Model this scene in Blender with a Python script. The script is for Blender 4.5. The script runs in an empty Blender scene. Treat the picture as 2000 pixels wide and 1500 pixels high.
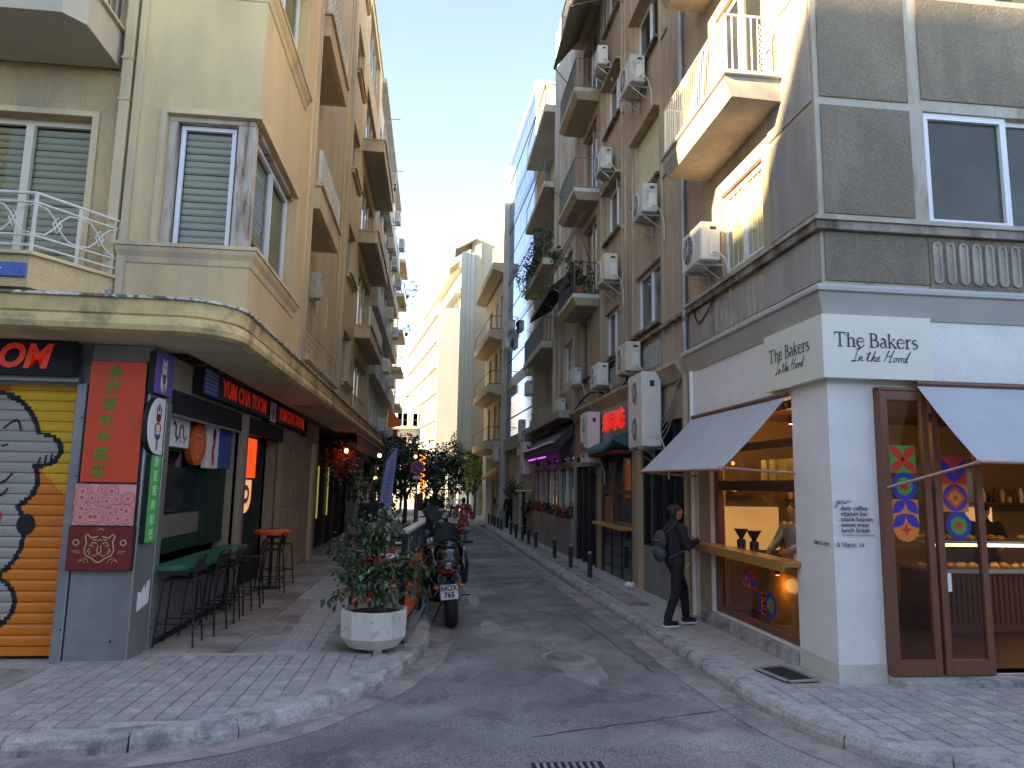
import bpy, bmesh, math, random
from mathutils import Vector, Matrix
random.seed(7)
R=math.radians
S=bpy.context.scene
C=S.collection
# ---------------------------------------------------------------- camera, sky, sun, exposure
cd=bpy.data.cameras.new('camera'); cam=bpy.data.objects.new('camera',cd); C.objects.link(cam)
cd.lens=24.93; cd.sensor_width=36; cd.clip_end=3000; cd.clip_start=.05
cam.matrix_world=Matrix(((0.99359064,-0.03334396,-0.10800844,0),(-0.11158083,-0.13637013,-0.98435405,0),(0.01809314,0.99009665,-0.13921663,2.1),(0,0,0,1)))
S.camera=cam
S.render.resolution_x=1024; S.render.resolution_y=768
SUN=Vector((-1,-.28,.39)).normalized()          # towards the sun
EL=math.asin(SUN.z); 
w=bpy.data.worlds.new('World'); S.world=w; w.use_nodes=True
nt=w.node_tree; nt.nodes.clear()
sky=nt.nodes.new('ShaderNodeTexSky'); sky.sky_type='NISHITA'; sky.sun_disc=False
sky.sun_elevation=EL; sky.sun_rotation=math.atan2(SUN.x,SUN.y); sky.air_density=.7; sky.dust_density=0; sky.ozone_density=2.9; sky.altitude=3500
bg=nt.nodes.new('ShaderNodeBackground'); bg.inputs[1].default_value=.15
wo=nt.nodes.new('ShaderNodeOutputWorld'); nt.links.new(sky.outputs[0],bg.inputs[0]); nt.links.new(bg.outputs[0],wo.inputs[0])
sl=bpy.data.lights.new('sun','SUN'); sl.energy=3.8; sl.angle=R(.55); sl.color=(1,.89,.74)
so=bpy.data.objects.new('sun',sl); C.objects.link(so); so.rotation_euler=SUN.to_track_quat('Z','Y').to_euler(); so.location=(-40,-12,40)
S.view_settings.view_transform='Standard'; S.view_settings.look='None'; S.view_settings.gamma=1; S.view_settings.exposure=3.2
S.view_settings.use_curve_mapping=False
S.view_settings.use_white_balance=True; S.view_settings.white_balance_temperature=10900; S.view_settings.white_balance_tint=15
S.cycles.max_bounces=10; S.cycles.diffuse_bounces=6; S.cycles.glossy_bounces=4; S.cycles.transmission_bounces=6; S.cycles.transparent_max_bounces=8
# ---------------------------------------------------------------- helpers
OFF={}
def zr(y): return -.01*(y-7)
def zs(y): return zr(y)+.13
class MB:
    def __init__(s): s.v=[]; s.f=[]
    def add(s,vs,fs):
        n=len(s.v); s.v+= [tuple(v) for v in vs]; s.f+=[tuple(i+n for i in f) for f in fs]; return s
    def box(s,x0,x1,y0,y1,z0,z1,b=0):
        x0,x1=min(x0,x1),max(x0,x1); y0,y1=min(y0,y1),max(y0,y1); z0,z1=min(z0,z1),max(z0,z1)
        if not b:
            return s.add([(x,y,z) for z in (z0,z1) for y in (y0,y1) for x in (x0,x1)],[(0,2,3,1),(4,5,7,6),(0,1,5,4),(2,6,7,3),(0,4,6,2),(1,3,7,5)])
        b=min(b,(x1-x0)/3,(y1-y0)/3,(z1-z0)/3)
        bm=bmesh.new(); bmesh.ops.create_cube(bm,size=1)
        for v in bm.verts: v.co=Vector(((x0+x1)/2+v.co.x*(x1-x0),(y0+y1)/2+v.co.y*(y1-y0),(z0+z1)/2+v.co.z*(z1-z0)))
        bmesh.ops.bevel(bm,geom=bm.edges[:],offset=b,segments=1,affect='EDGES')
        bm.verts.index_update(); r=s.add([v.co[:] for v in bm.verts],[[v.index for v in f.verts] for f in bm.faces]); bm.free(); return r
    def quad(s,a,b,c,d): return s.add([a,b,c,d],[(0,1,2,3)])
    def poly(s,p): return s.add(p,[tuple(range(len(p)))])
    def prism(s,p,d):
        n=len(p); d=Vector(d); q=[tuple(Vector(a)+d) for a in p]
        return s.add(list(p)+q,[tuple(range(n))[::-1],tuple(range(n,2*n))]+[(i,(i+1)%n,(i+1)%n+n,i+n) for i in range(n)])
    def cyl(s,a,b,r0,r1=None,n=10,cap=True):
        r1=r0 if r1 is None else r1; a=Vector(a); b=Vector(b); d=(b-a); 
        if d.length<1e-7: return s
        d.normalize(); u=d.orthogonal().normalized(); w=d.cross(u)
        vs=[]; 
        for P,r in ((a,r0),(b,r1)):
            for i in range(n):
                t=2*math.pi*i/n; vs.append(P+u*math.cos(t)*r+w*math.sin(t)*r)
        fs=[(i,(i+1)%n,(i+1)%n+n,i+n) for i in range(n)]
        if cap: fs+=[tuple(range(n))[::-1],tuple(range(n,2*n))]
        return s.add(vs,fs)
    def tube(s,pts,r,n=7):
        rr=r if isinstance(r,(list,tuple)) else [r]*len(pts)
        pts=[Vector(p) for p in pts]; vs=[]; fs=[]; u=None
        for k,p in enumerate(pts):
            d=(pts[min(k+1,len(pts)-1)]-pts[max(k-1,0)]).normalized()
            if u is None: u=d.orthogonal().normalized()
            u=(u-d*u.dot(d)).normalized(); w=d.cross(u)
            for i in range(n):
                t=2*math.pi*i/n; vs.append(p+(u*math.cos(t)+w*math.sin(t))*rr[k])
        for k in range(len(pts)-1):
            for i in range(n): fs.append((k*n+i,k*n+(i+1)%n,(k+1)*n+(i+1)%n,(k+1)*n+i))
        m=len(pts)-1; fs+=[tuple(range(n))[::-1],tuple(m*n+i for i in range(n))]
        return s.add(vs,fs)
    def lathe(s,c,prof,n=16,axis='z',sq=1.0):
        vs=[];fs=[]; c=Vector(c)
        for (r,h) in prof:
            for i in range(n):
                t=2*math.pi*i/n; a,b=r*math.cos(t),r*math.sin(t)*sq
                o={'z':(a,b,h),'x':(h,a,b),'y':(a,h,b)}[axis]; vs.append(c+Vector(o))
        for k in range(len(prof)-1):
            for i in range(n): fs.append((k*n+i,k*n+(i+1)%n,(k+1)*n+(i+1)%n,(k+1)*n+i))
        m=len(prof)-1; fs+=[tuple(range(n))[::-1],tuple(m*n+i for i in range(n))]
        return s.add(vs,fs)
    def ell(s,c,r,n=10,m=7,rot=None):
        c=Vector(c); vs=[];fs=[]
        for k in range(m+1):
            p=math.pi*k/m
            for i in range(n):
                t=2*math.pi*i/n; v=Vector((r[0]*math.sin(p)*math.cos(t),r[1]*math.sin(p)*math.sin(t),r[2]*math.cos(p)))
                if rot: v=rot@v
                vs.append(c+v)
        for k in range(m):
            for i in range(n): fs.append((k*n+i,k*n+n+i,k*n+n+(i+1)%n,k*n+(i+1)%n))
        return s.add(vs,fs)
    def caps(s,a,ra,b,rb,n=10,m=4):
        a=Vector(a);b=Vector(b);d=b-a
        if d.length<1e-6: return s.ell(a,(ra,ra,ra),n,6)
        d.normalize();u=d.orthogonal().normalized();w=d.cross(u); rings=[]
        for k in range(1,m+1):
            t=math.pi/2*k/m; rings.append((a-d*ra*math.cos(t),ra*math.sin(t)))
        for k in range(m,0,-1):
            t=math.pi/2*k/m; rings.append((b+d*rb*math.cos(t),rb*math.sin(t)))
        vs=[];fs=[]
        for (p,r) in rings:
            for i in range(n):
                t=2*math.pi*i/n; vs.append(p+(u*math.cos(t)+w*math.sin(t))*r)
        for k in range(len(rings)-1):
            for i in range(n): fs.append((k*n+i,k*n+(i+1)%n,(k+1)*n+(i+1)%n,(k+1)*n+i))
        L=len(rings)-1; fs+=[tuple(range(n))[::-1],tuple(L*n+i for i in range(n))]
        return s.add(vs,fs)
def part(name,mb,m,parent=None,smooth=False,bev=0,sub=0,label=None,loc=None):
    me=bpy.data.meshes.new(name); o=bpy.data.objects.new(name,me); C.objects.link(o)
    off=Vector((0,0,0))
    if parent is not None:
        off=OFF.get(parent.name,Vector((0,0,0))); o.parent=parent
    elif loc is not None: off=Vector(loc); o.location=off
    OFF[o.name]=off
    me.from_pydata([(v[0]-off.x,v[1]-off.y,v[2]-off.z) for v in mb.v],[],mb.f); me.validate()
    me.materials.append(m)
    if smooth:
        for p in me.polygons: p.use_smooth=True
    if bev:
        b=o.modifiers.new('b','BEVEL'); b.width=bev; b.segments=2; b.limit_method='ANGLE'
    if sub:
        b=o.modifiers.new('s','SUBSURF'); b.levels=b.render_levels=sub
    if label: o['label']=label
    return o
def thing(name,label,cat,loc=(0,0,0),rz=0,group=None,local=False):
    o=bpy.data.objects.new(name,None); C.objects.link(o); o.empty_display_size=.2
    o.location=loc; o.rotation_euler=(0,0,rz); o['label']=label; o['category']=cat
    if group: o['group']=group
    OFF[o.name]=Vector((0,0,0)) if local else Vector(loc)
    return o
def tag(o,label,cat,group=None,kind=None):
    o['label']=label; o['category']=cat
    if group: o['group']=group
    if kind: o['kind']=kind
    return o
def struct(o,label=None):
    o['kind']='structure'
    if label: o['label']=label
    return o
def dup(root,loc,rz=None,label=None,group=None,scale=None):
    def cp(o,par):
        c=o.copy(); C.objects.link(c); OFF[c.name]=OFF.get(o.name,Vector((0,0,0)))
        if par: c.parent=par
        for ch in list(o.children): cp(ch,c)
        return c
    r=cp(root,None); r.location=loc
    if rz is not None: r.rotation_euler=(0,0,rz)
    if label: r['label']=label
    if group: r['group']=group
    if scale is not None: r.scale=(scale,)*3 if not isinstance(scale,tuple) else scale
    return r
def text(body,size,frame,m,name='lettering',parent=None,ext=.004,shear=0,bold=0,align='CENTER',sx=1,font=None):
    """frame=(origin, right vector, up vector): flat lettering standing at its real place"""
    cu=bpy.data.curves.new('t','FONT'); cu.body=body; cu.size=size; cu.extrude=ext; cu.align_x=align; cu.align_y='CENTER'; cu.shear=shear; cu.offset=bold; cu.resolution_u=3
    to=bpy.data.objects.new('t',cu); C.objects.link(to)
    dg=bpy.context.evaluated_depsgraph_get(); me=bpy.data.meshes.new_from_object(to.evaluated_get(dg))
    C.objects.unlink(to); bpy.data.objects.remove(to); 
    o0,r,u=[Vector(a) for a in frame]; n=r.cross(u)
    mb=MB(); mb.add([o0+r*v.co.x*sx+u*v.co.y+n*v.co.z for v in me.vertices],[tuple(p.vertices) for p in me.polygons])
    return part(name,mb,m,parent)
def stroke(mb,pts,w,n,t=.004):
    """a flat pen stroke of width w along pts, facing n"""
    n=Vector(n); pts=[Vector(p) for p in pts]; ww=w if isinstance(w,(list,tuple)) else [w]*len(pts)
    L=[];Rr=[]
    for k,p in enumerate(pts):
        d=(pts[min(k+1,len(pts)-1)]-pts[max(k-1,0)]).normalized(); s=n.cross(d).normalized()*ww[k]/2
        L.append(p+s+n*t);Rr.append(p-s+n*t)
    vs=L+Rr; k=len(pts); mb.add(vs,[(i,i+k,i+1+k,i+1) for i in range(k-1)])
# ---------------------------------------------------------------- materials
def lin(c): return tuple(((x/255)/12.92 if x<=10 else ((x/255+.055)/1.055)**2.4) for x in c)
def mat(name,col,rough=.8,var=.12,vs=3.,bump=0,bs=60.,metal=0,emit=0,col2=None,c2s=.8,c2lo=.45,c2hi=.65,stretch=1,spec=.5,coat=0,trans=0,alpha=1,worm=0,ecol=None,grain=0):
    m=bpy.data.materials.new(name); m.use_nodes=True; t=m.node_tree; N=t.nodes; Lk=t.links
    b=N['Principled BSDF']; b.inputs['Roughness'].default_value=rough; b.inputs['Metallic'].default_value=metal; b.inputs['Specular IOR Level'].default_value=spec
    b.inputs['Coat Weight'].default_value=coat; b.inputs['Transmission Weight'].default_value=trans; b.inputs['Alpha'].default_value=alpha
    g=N.new('ShaderNodeNewGeometry'); mp=N.new('ShaderNodeMapping'); mp.inputs['Scale'].default_value=(1,1,1/stretch); Lk.new(g.outputs['Position'],mp.inputs[0])
    out=None
    c=col+(1,)
    if var or col2:
        nz=N.new('ShaderNodeTexNoise'); nz.inputs['Scale'].default_value=vs; nz.inputs['Detail'].default_value=8; nz.inputs['Roughness'].default_value=.65; Lk.new(mp.outputs[0],nz.inputs[0])
        mr=N.new('ShaderNodeMapRange'); mr.inputs[1].default_value=.3; mr.inputs[2].default_value=.7; mr.inputs[3].default_value=1-var; mr.inputs[4].default_value=1+var; Lk.new(nz.outputs[0],mr.inputs[0])
        base=N.new('ShaderNodeRGB'); base.outputs[0].default_value=c; src=base.outputs[0]
        if col2:
            n2=N.new('ShaderNodeTexNoise'); n2.inputs['Scale'].default_value=c2s; n2.inputs['Detail'].default_value=6; n2.inputs['Roughness'].default_value=.6; n2.inputs['Distortion'].default_value=.4; Lk.new(mp.outputs[0],n2.inputs[0])
            m2=N.new('ShaderNodeMapRange'); m2.inputs[1].default_value=c2lo; m2.inputs[2].default_value=c2hi; Lk.new(n2.outputs[0],m2.inputs[0])
            mx=N.new('ShaderNodeMix'); mx.data_type='RGBA'; Lk.new(m2.outputs[0],mx.inputs['Factor']); Lk.new(src,mx.inputs[6]); mx.inputs[7].default_value=col2+(1,); src=mx.outputs[2]
        vm=N.new('ShaderNodeVectorMath'); vm.operation='SCALE'; Lk.new(src,vm.inputs[0]); Lk.new(mr.outputs[0],vm.inputs['Scale'])
        out=vm.outputs[0]
        if grain:
            n3=N.new('ShaderNodeTexNoise'); n3.inputs['Scale'].default_value=bs; n3.inputs['Detail'].default_value=2; Lk.new(g.outputs['Position'],n3.inputs[0])
            m3=N.new('ShaderNodeMapRange'); m3.inputs[1].default_value=.35; m3.inputs[2].default_value=.65; m3.inputs[3].default_value=1-grain; m3.inputs[4].default_value=1+grain; Lk.new(n3.outputs[0],m3.inputs[0])
            v3=N.new('ShaderNodeVectorMath'); v3.operation='SCALE'; Lk.new(out,v3.inputs[0]); Lk.new(m3.outputs[0],v3.inputs['Scale']); out=v3.outputs[0]
        Lk.new(out,b.inputs['Base Color'])
    else: b.inputs['Base Color'].default_value=c
    if bump:
        nb=N.new('ShaderNodeTexNoise'); nb.inputs['Scale'].default_value=bs; nb.inputs['Detail'].default_value=3 if not worm else 1; nb.inputs['Distortion'].default_value=worm; Lk.new(g.outputs['Position'],nb.inputs[0])
        bp=N.new('ShaderNodeBump'); bp.inputs['Strength'].default_value=min(1,bump); bp.inputs['Distance'].default_value=.01 if not worm else .02; Lk.new(nb.outputs[0],bp.inputs['Height']); Lk.new(bp.outputs[0],b.inputs['Normal'])
    if emit:
        b.inputs['Emission Strength'].default_value=emit; b.inputs['Emission Color'].default_value=(ecol or col)+(1,)
    return m
M={}
M['beige']=mat('beige_stucco',(.63,.455,.245),.9,.12,1.5,.5,90,col2=(.46,.345,.21),c2s=1.1,c2lo=.5,c2hi=.72,stretch=5)
M['beige_rough']=mat('beige_rough_stucco',(.55,.40,.215),.95,.16,2,1,34,col2=(.33,.27,.19),c2s=.7,stretch=2,worm=.6)
M['beige_trim']=mat('beige_trim',(.66,.49,.28),.85,.1,2,.25,70,col2=(.40,.33,.24),c2s=1.2,stretch=4)
M['canopy']=mat('canopy_plaster',(.62,.50,.31),.85,.1,1.3,.3,12,col2=(.42,.35,.23),c2s=1.1)
M['canopy_edge']=mat('weathered_canopy_edge',(.66,.48,.23),.85,.2,4,.6,20,col2=(.32,.23,.13),c2s=2.5,c2lo=.5,c2hi=.66)
M['slate_edge']=mat('flaking_marble_coping',(.55,.53,.48),.8,.35,14,.5,40,col2=(.16,.14,.12),c2s=9,c2lo=.5,c2hi=.56)
M['gpanel']=mat('sooty_rough_stucco',(.21,.17,.125),.95,.12,2.2,1,34,col2=(.33,.265,.185),c2s=1.1,c2lo=.5,c2hi=.78,stretch=2.5,worm=1.1,grain=.10)
M['gpanel_side']=mat('grey_streaked_stucco',(.33,.305,.27),.95,.2,2.2,1,60,col2=(.40,.385,.36),c2s=1.6,c2lo=.45,c2hi=.65,stretch=7,worm=.5,grain=.12)
M['gtrim']=mat('pale_weathered_trim',(.42,.38,.31),.85,.15,4,.3,60,col2=(.25,.20,.15),c2s=3,c2lo=.52,c2hi=.7,stretch=3)
M['belt']=mat('stained_belt_course',(.30,.26,.21),.85,.25,5,.5,40,col2=(.10,.07,.05),c2s=3,c2lo=.42,c2hi=.6,stretch=3)
M['brown']=mat('brown_stucco',(.45,.345,.25),.95,.15,2,.9,70,col2=(.32,.25,.19),c2s=.9,stretch=4,grain=.12)
M['browntrim']=mat('tan_trim',(.44,.34,.24),.9,.15,3,.4,50,col2=(.30,.235,.17),c2s=1.5,stretch=5)
M['cornice']=mat('grey_painted_cornice',(.42,.41,.37),.7,.06,2,.1,40)
M['whitew']=mat('white_wormy_stucco',(.84,.83,.79),.85,.06,2,.8,62,worm=.9)
M['whitep']=mat('white_paint',(.80,.79,.75),.6,.05,3,.1,30)
M['signw']=mat('cream_sign_board',(.72,.71,.60),.45,.02,2)
M['concrete']=mat('old_concrete',(.40,.37,.31),.9,.15,3,.4,50,col2=(.28,.25,.21),c2s=1.5)
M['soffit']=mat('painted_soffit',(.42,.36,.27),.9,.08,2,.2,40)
M['palecon']=mat('pale_concrete',(.58,.55,.47),.9,.12,2,.3,40,col2=(.42,.39,.33),c2s=1,stretch=4)
M['cream']=mat('cream_plaster',(.52,.44,.30),.9,.06,1,.1,30)
M['whiteb']=mat('white_render',(.40,.375,.32),.9,.05,1,.1,20)
M['flute']=mat('greenish_marble',(.50,.50,.42),.6,.08,1)
M['asphalt']=mat('asphalt',(.20,.196,.19),.75,.30,.9,1,120,col2=(.31,.305,.29),c2s=.55,c2lo=.50,c2hi=.66,grain=.7)
def roughen(m):   # damp darker islands and oily spots with an outline of their own
    t=m.node_tree; N=t.nodes; L=t.links; b=N['Principled BSDF']; src=b.inputs['Base Color'].links[0].from_socket; g=N.new('ShaderNodeNewGeometry')
    for sc,lo,hi,k in ((1.7,.56,.62,.72),(.35,.52,.60,.78),(7,.62,.66,.8)):
        n=N.new('ShaderNodeTexNoise'); n.inputs['Scale'].default_value=sc; n.inputs['Detail'].default_value=7; n.inputs['Distortion'].default_value=.6; L.new(g.outputs['Position'],n.inputs[0])
        r=N.new('ShaderNodeMapRange'); r.inputs[1].default_value=lo; r.inputs[2].default_value=hi; r.inputs[3].default_value=1; r.inputs[4].default_value=k; L.new(n.outputs[0],r.inputs[0])
        v=N.new('ShaderNodeVectorMath'); v.operation='SCALE'; L.new(src,v.inputs[0]); L.new(r.outputs[0],v.inputs['Scale']); src=v.outputs[0]
    L.new(src,b.inputs['Base Color'])
    r=N.new('ShaderNodeMapRange'); n=N.new('ShaderNodeTexNoise'); n.inputs['Scale'].default_value=1.1; n.inputs['Detail'].default_value=6; L.new(g.outputs['Position'],n.inputs[0]); r.inputs[1].default_value=.45; r.inputs[2].default_value=.6; r.inputs[3].default_value=.85; r.inputs[4].default_value=.55; L.new(n.outputs[0],r.inputs[0]); L.new(r.outputs[0],b.inputs['Roughness'])
roughen(M['asphalt'])
M['gutter']=mat('concrete_gutter',(.34,.31,.28),.9,.25,5,.8,90,col2=(.17,.16,.15),c2s=2.5,grain=.2)
M['kerb']=mat('kerb_limestone',(.38,.37,.34),.85,.25,6,.9,45,col2=(.15,.15,.15),c2s=3.5,c2lo=.5,c2hi=.7,grain=.15)
M['slab']=mat('grey_paving',(.33,.30,.27),.85,.14,4,.5,80,col2=(.16,.15,.14),c2s=1.5,grain=.1)
M['slab_b']=mat('brown_paving',(.32,.265,.215),.85,.16,4,.5,80,col2=(.17,.14,.12),c2s=1.5,grain=.1)
M['sett']=[mat('sett_%s'%n,c,.8,.2,7,.6,70,grain=.12) for n,c in (('grey',(.34,.33,.315)),('blue_grey',(.315,.31,.30)),('pale',(.385,.375,.35)),('warm',(.35,.325,.295)))]
M['joint']=mat('sandy_joint',(.40,.385,.355),.95,.25,9,.4,90)
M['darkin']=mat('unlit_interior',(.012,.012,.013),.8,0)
M['glass']=mat('dark_window_glass',(.02,.025,.03),.06,0,spec=.8)
M['glass_olive']=mat('olive_grey_glass',(.075,.075,.055),.12,.25,1.2,spec=.35)
M['glass_blue']=mat('blue_mirror_glass',(.16,.30,.50),.05,0,metal=.85)
M['glass_dim']=mat('grey_mirror_glass',(.16,.19,.22),.08,.1,metal=.6)
M['upvc']=mat('white_window_frame',(.72,.74,.75),.4,.04,3)
M['cream_frame']=mat('cream_aluminium_frame',(.62,.55,.42),.4,.04,3)
M['oldwood']=mat('peeling_painted_wood',(.48,.40,.32),.85,.2,8,.5,50,col2=(.22,.12,.08),c2s=5,c2lo=.5,c2hi=.62,stretch=6)
M['blind']=mat('roller_blind_slat',(.52,.47,.26),.6,.08,4)
M['blind_w']=mat('white_shutter_slat',(.58,.54,.36),.6,.08,4)
M['iron_w']=mat('white_painted_iron',(.62,.60,.52),.55,.12,12)
M['iron']=mat('dark_iron',(.05,.055,.06),.5,.1,12)
M['iron_g']=mat('grey_green_iron',(.16,.20,.20),.5,.1,12)
M['ac']=mat('ac_casing',(.66,.64,.58),.45,.05,5)
M['ac_dark']=mat('ac_grille_black',(.03,.03,.03),.6,0)
M['steel']=mat('grey_metal_cladding',(.23,.245,.25),.45,.12,3,metal=.35,col2=(.30,.32,.33),c2s=1)
M['gsteel']=mat('galvanised_steel',(.40,.40,.39),.4,.08,5,metal=.7)
M['black']=mat('black_metal',(.013,.013,.014),.42,0)
M['blackm']=mat('black_matt',(.016,.016,.018),.85,0)
M['red']=mat('red_paint',(.62,.05,.03),.45,.05,4)
M['redbox']=mat('orange_red_panel',(.78,.065,.018),.5,.02,3)
M['orange']=mat('orange_panel',(.80,.13,.02),.5,.04,3)
M['oran2']=mat('shutter_orange',(.78,.20,.02),.55,.08,3,.1,30)
M['yel']=mat('shutter_yellow',(.78,.42,.03),.55,.08,3)
M['sgrey']=mat('shutter_grey',(.36,.345,.30),.55,.08,3)
M['green']=mat('green_paint',(.012,.16,.09),.4,.05,4)
M['dgreen']=mat('deep_green_wall',(.004,.035,.024),.5,.1,4)
M['gtext']=mat('green_letter',(.10,.25,.02),.5,0)
M['sigred']=mat('sign_red_letter',(.70,.05,.025),.4,0,emit=.012,ecol=(1,.05,.02))
M['wood']=mat('honey_wood',(.50,.22,.05),.35,.2,9,.1,60,stretch=.2,coat=.3)
M['dwood']=mat('dark_wood',(.07,.03,.018),.5,.2,9,stretch=.3)
M['bronze']=mat('terracotta_brown_frame',(.19,.065,.035),.4,.06,4)
M['pink']=mat('copper_awning_arm',(.45,.22,.16),.35,.05,4,metal=.3)
M['awn']=mat('grey_blue_awning_cloth',(.42,.44,.46),.8,.08,2,.1,200)
M['awn2']=mat('canvas',(.34,.29,.21),.85,.06,2)
M['stone']=mat('stone_cladding',(.40,.32,.22),.7,.1,3,.2,30,col2=(.32,.25,.17),c2s=1.5)
M['leaf']=[mat('leaf_%s'%n,c,.42,.3,9,spec=.6) for n,c in (('dark',(.018,.045,.018)),('mid',(.035,.085,.03)),('bright',(.07,.14,.045)))]
M['leafy']=mat('yellow_green_leaf',(.30,.36,.07),.5,.3,6)
M['leaft']=mat('tree_leaf',(.03,.075,.02),.5,.3,6)
M['bark']=mat('bark',(.11,.075,.05),.9,.2,12,.6,50)
M['soil']=mat('soil',(.05,.035,.025),1,.3,20,1,60)
M['teal']=mat('teal_roof_tile',(.02,.12,.13),.5,.1,5)
M['lilac']=mat('lilac_cloth',(.30,.33,.62),.8,.05,3)
M['blue']=mat('blue_sign',(.02,.10,.36),.5,.15,6)
M['navy']=mat('navy_blue',(.01,.02,.28),.5,0)
M['white']=mat('white',(.8,.8,.8),.5,0)
M['tan']=mat('gold_print',(.55,.36,.16),.5,0)
M['maroon']=mat('maroon_panel',(.20,.015,.012),.5,.05,4)
M['purple']=mat('purple_panel',(.16,.11,.42),.5,.04,4)
M['rubber']=mat('tyre_rubber',(.016,.016,.016),.75,.1,20,.4,120)
M['chrome']=mat('bright_metal',(.55,.55,.55),.2,0,metal=1)
M['skin']=mat('skin',(.42,.22,.14),.5,.05,8)
M['hair']=mat('dark_hair',(.015,.011,.009),.5,.2,40)
M['coat']=mat('black_jacket_cloth',(.012,.014,.02),.8,.2,6,.5,25)
M['trous']=mat('black_trousers',(.010,.010,.011),.85,.15,6,.4,30)
M['dress']=mat('red_patterned_cloth',(.50,.02,.02),.8,.1,6,col2=(.62,.38,.32),c2s=9,c2lo=.52,c2hi=.58)
M['grill']=mat('warm_lamp',(1,.75,.4),.5,0,emit=1.2,ecol=(1,.62,.26))
def clearglass():
    m=bpy.data.materials.new('clear_glass'); m.use_nodes=True; t=m.node_tree; N=t.nodes; N.clear()
    o=N.new('ShaderNodeOutputMaterial'); mx=N.new('ShaderNodeMixShader'); tr=N.new('ShaderNodeBsdfTransparent'); gl=N.new('ShaderNodeBsdfGlossy'); gl.inputs['Roughness'].default_value=.02
    fr=N.new('ShaderNodeFresnel'); fr.inputs[0].default_value=1.5; tr.inputs[0].default_value=(.82,.84,.83,1)
    ge=N.new('ShaderNodeNewGeometry'); ma=N.new('ShaderNodeMath'); ma.operation='SUBTRACT'; ma.inputs[0].default_value=1; mu=N.new('ShaderNodeMath'); mu.operation='MULTIPLY'; t.links.new(ge.outputs['Backfacing'],ma.inputs[1]); t.links.new(fr.outputs[0],mu.inputs[0]); t.links.new(ma.outputs[0],mu.inputs[1]); t.links.new(mu.outputs[0],mx.inputs[0]); t.links.new(tr.outputs[0],mx.inputs[1]); t.links.new(gl.outputs[0],mx.inputs[2]); t.links.new(mx.outputs[0],o.inputs[0]); return m
M['clear']=clearglass()
# ---------------------------------------------------------------- wall and opening builders
def P3(ax,c,u,z): return (c,u,z) if ax=='x' else (u,c,z)
def wall(mb,ax,c,u0,u1,z0,z1,holes=(),depth=.25,out=1,skip=()):
    us=sorted({u0,u1,*[h[0] for h in holes],*[h[1] for h in holes]}); us=[u for u in us if u0<=u<=u1]
    zz=sorted({z0,z1,*[h[2] for h in holes],*[h[3] for h in holes]}); zz=[z for z in zz if z0<=z<=z1]
    ins=lambda u,z:any(h[0]<u<h[1] and h[2]<z<h[3] for h in holes)
    for a,b in zip(us,us[1:]):
        for p,q in zip(zz,zz[1:]):
            if not ins((a+b)/2,(p+q)/2): mb.quad(P3(ax,c,a,p),P3(ax,c,b,p),P3(ax,c,b,q),P3(ax,c,a,q))
    ci=c-out*depth
    for (a,b,p,q) in holes:
        for s in ((a,p,b,p),(b,p,b,q),(b,q,a,q),(a,q,a,p)):
            mb.quad(P3(ax,c,s[0],s[1]),P3(ax,c,s[2],s[3]),P3(ax,ci,s[2],s[3]),P3(ax,ci,s[0],s[1]))
def bx(mb,ax,c0,c1,u0,u1,z0,z1,b=0):
    if ax=='x': mb.box(c0,c1,u0,u1,z0,z1,b)
    else: mb.box(u0,u1,c0,c1,z0,z1,b)
def window(par,ax,c,out,u0,u1,z0,z1,m='upvc',fw=.05,mull=1,pane='glass',blind=None,drop=1.,depth=.05,name='window',single=False):
    """frame mesh = part 'window'; children: pane(s) and blind slats"""
    mb=MB(); a=c-out*depth; b=c
    for (p,q,r,s) in ((u0,u1,z0,z0+fw),(u0,u1,z1-fw,z1),(u0,u0+fw,z0+fw,z1-fw),(u1-fw,u1,z0+fw,z1-fw)): bx(mb,ax,a,b,p,q,r,s)
    for k in range(1,mull+1):
        um=u0+(u1-u0)*k/(mull+1); bx(mb,ax,a-out*.003,b+out*.012,um-fw*.6,um+fw*.6,z0+fw,z1-fw)
    w=part(name,mb,M[m],par)
    n=mull+1
    for k in range(n):
        p=u0+(u1-u0)*k/n+fw*.7; q=u0+(u1-u0)*(k+1)/n-fw*.7; g=MB(); cc=c-out*(depth*.6)
        pts=[P3(ax,cc,p,z0+fw),P3(ax,cc,q,z0+fw),P3(ax,cc,q,z1-fw),P3(ax,cc,p,z1-fw)]
        g.prism(pts,(-out*.008,0,0) if ax=='x' else (0,-out*.008,0)); part('pane',g,M[pane],w)
        if single: break
    if blind:
        h=.088; zz=z1-fw; zb=z1-(z1-z0)*drop+fw
        while zz-h>zb:
            g=MB(); cc=c-out*(depth+.03)
            a_,b_=u0+fw,u1-fw; sg=random.uniform(-.006,.004); pr=[(0,zz-h+.004),(.016,zz-h*.75),(.016,zz-h*.25),(-.004,zz-.006),(-.01,zz-.006),(-.006,zz-h+.004)]; g.prism([P3(ax,cc-out*.01+out*d,a_,z+sg) for d,z in pr],(0,b_-a_,0) if ax=='x' else (b_-a_,0,0)); 
            part('blind_slat',g,M[blind],w); zz-=h*1.6 if False else h
    return w
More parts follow.
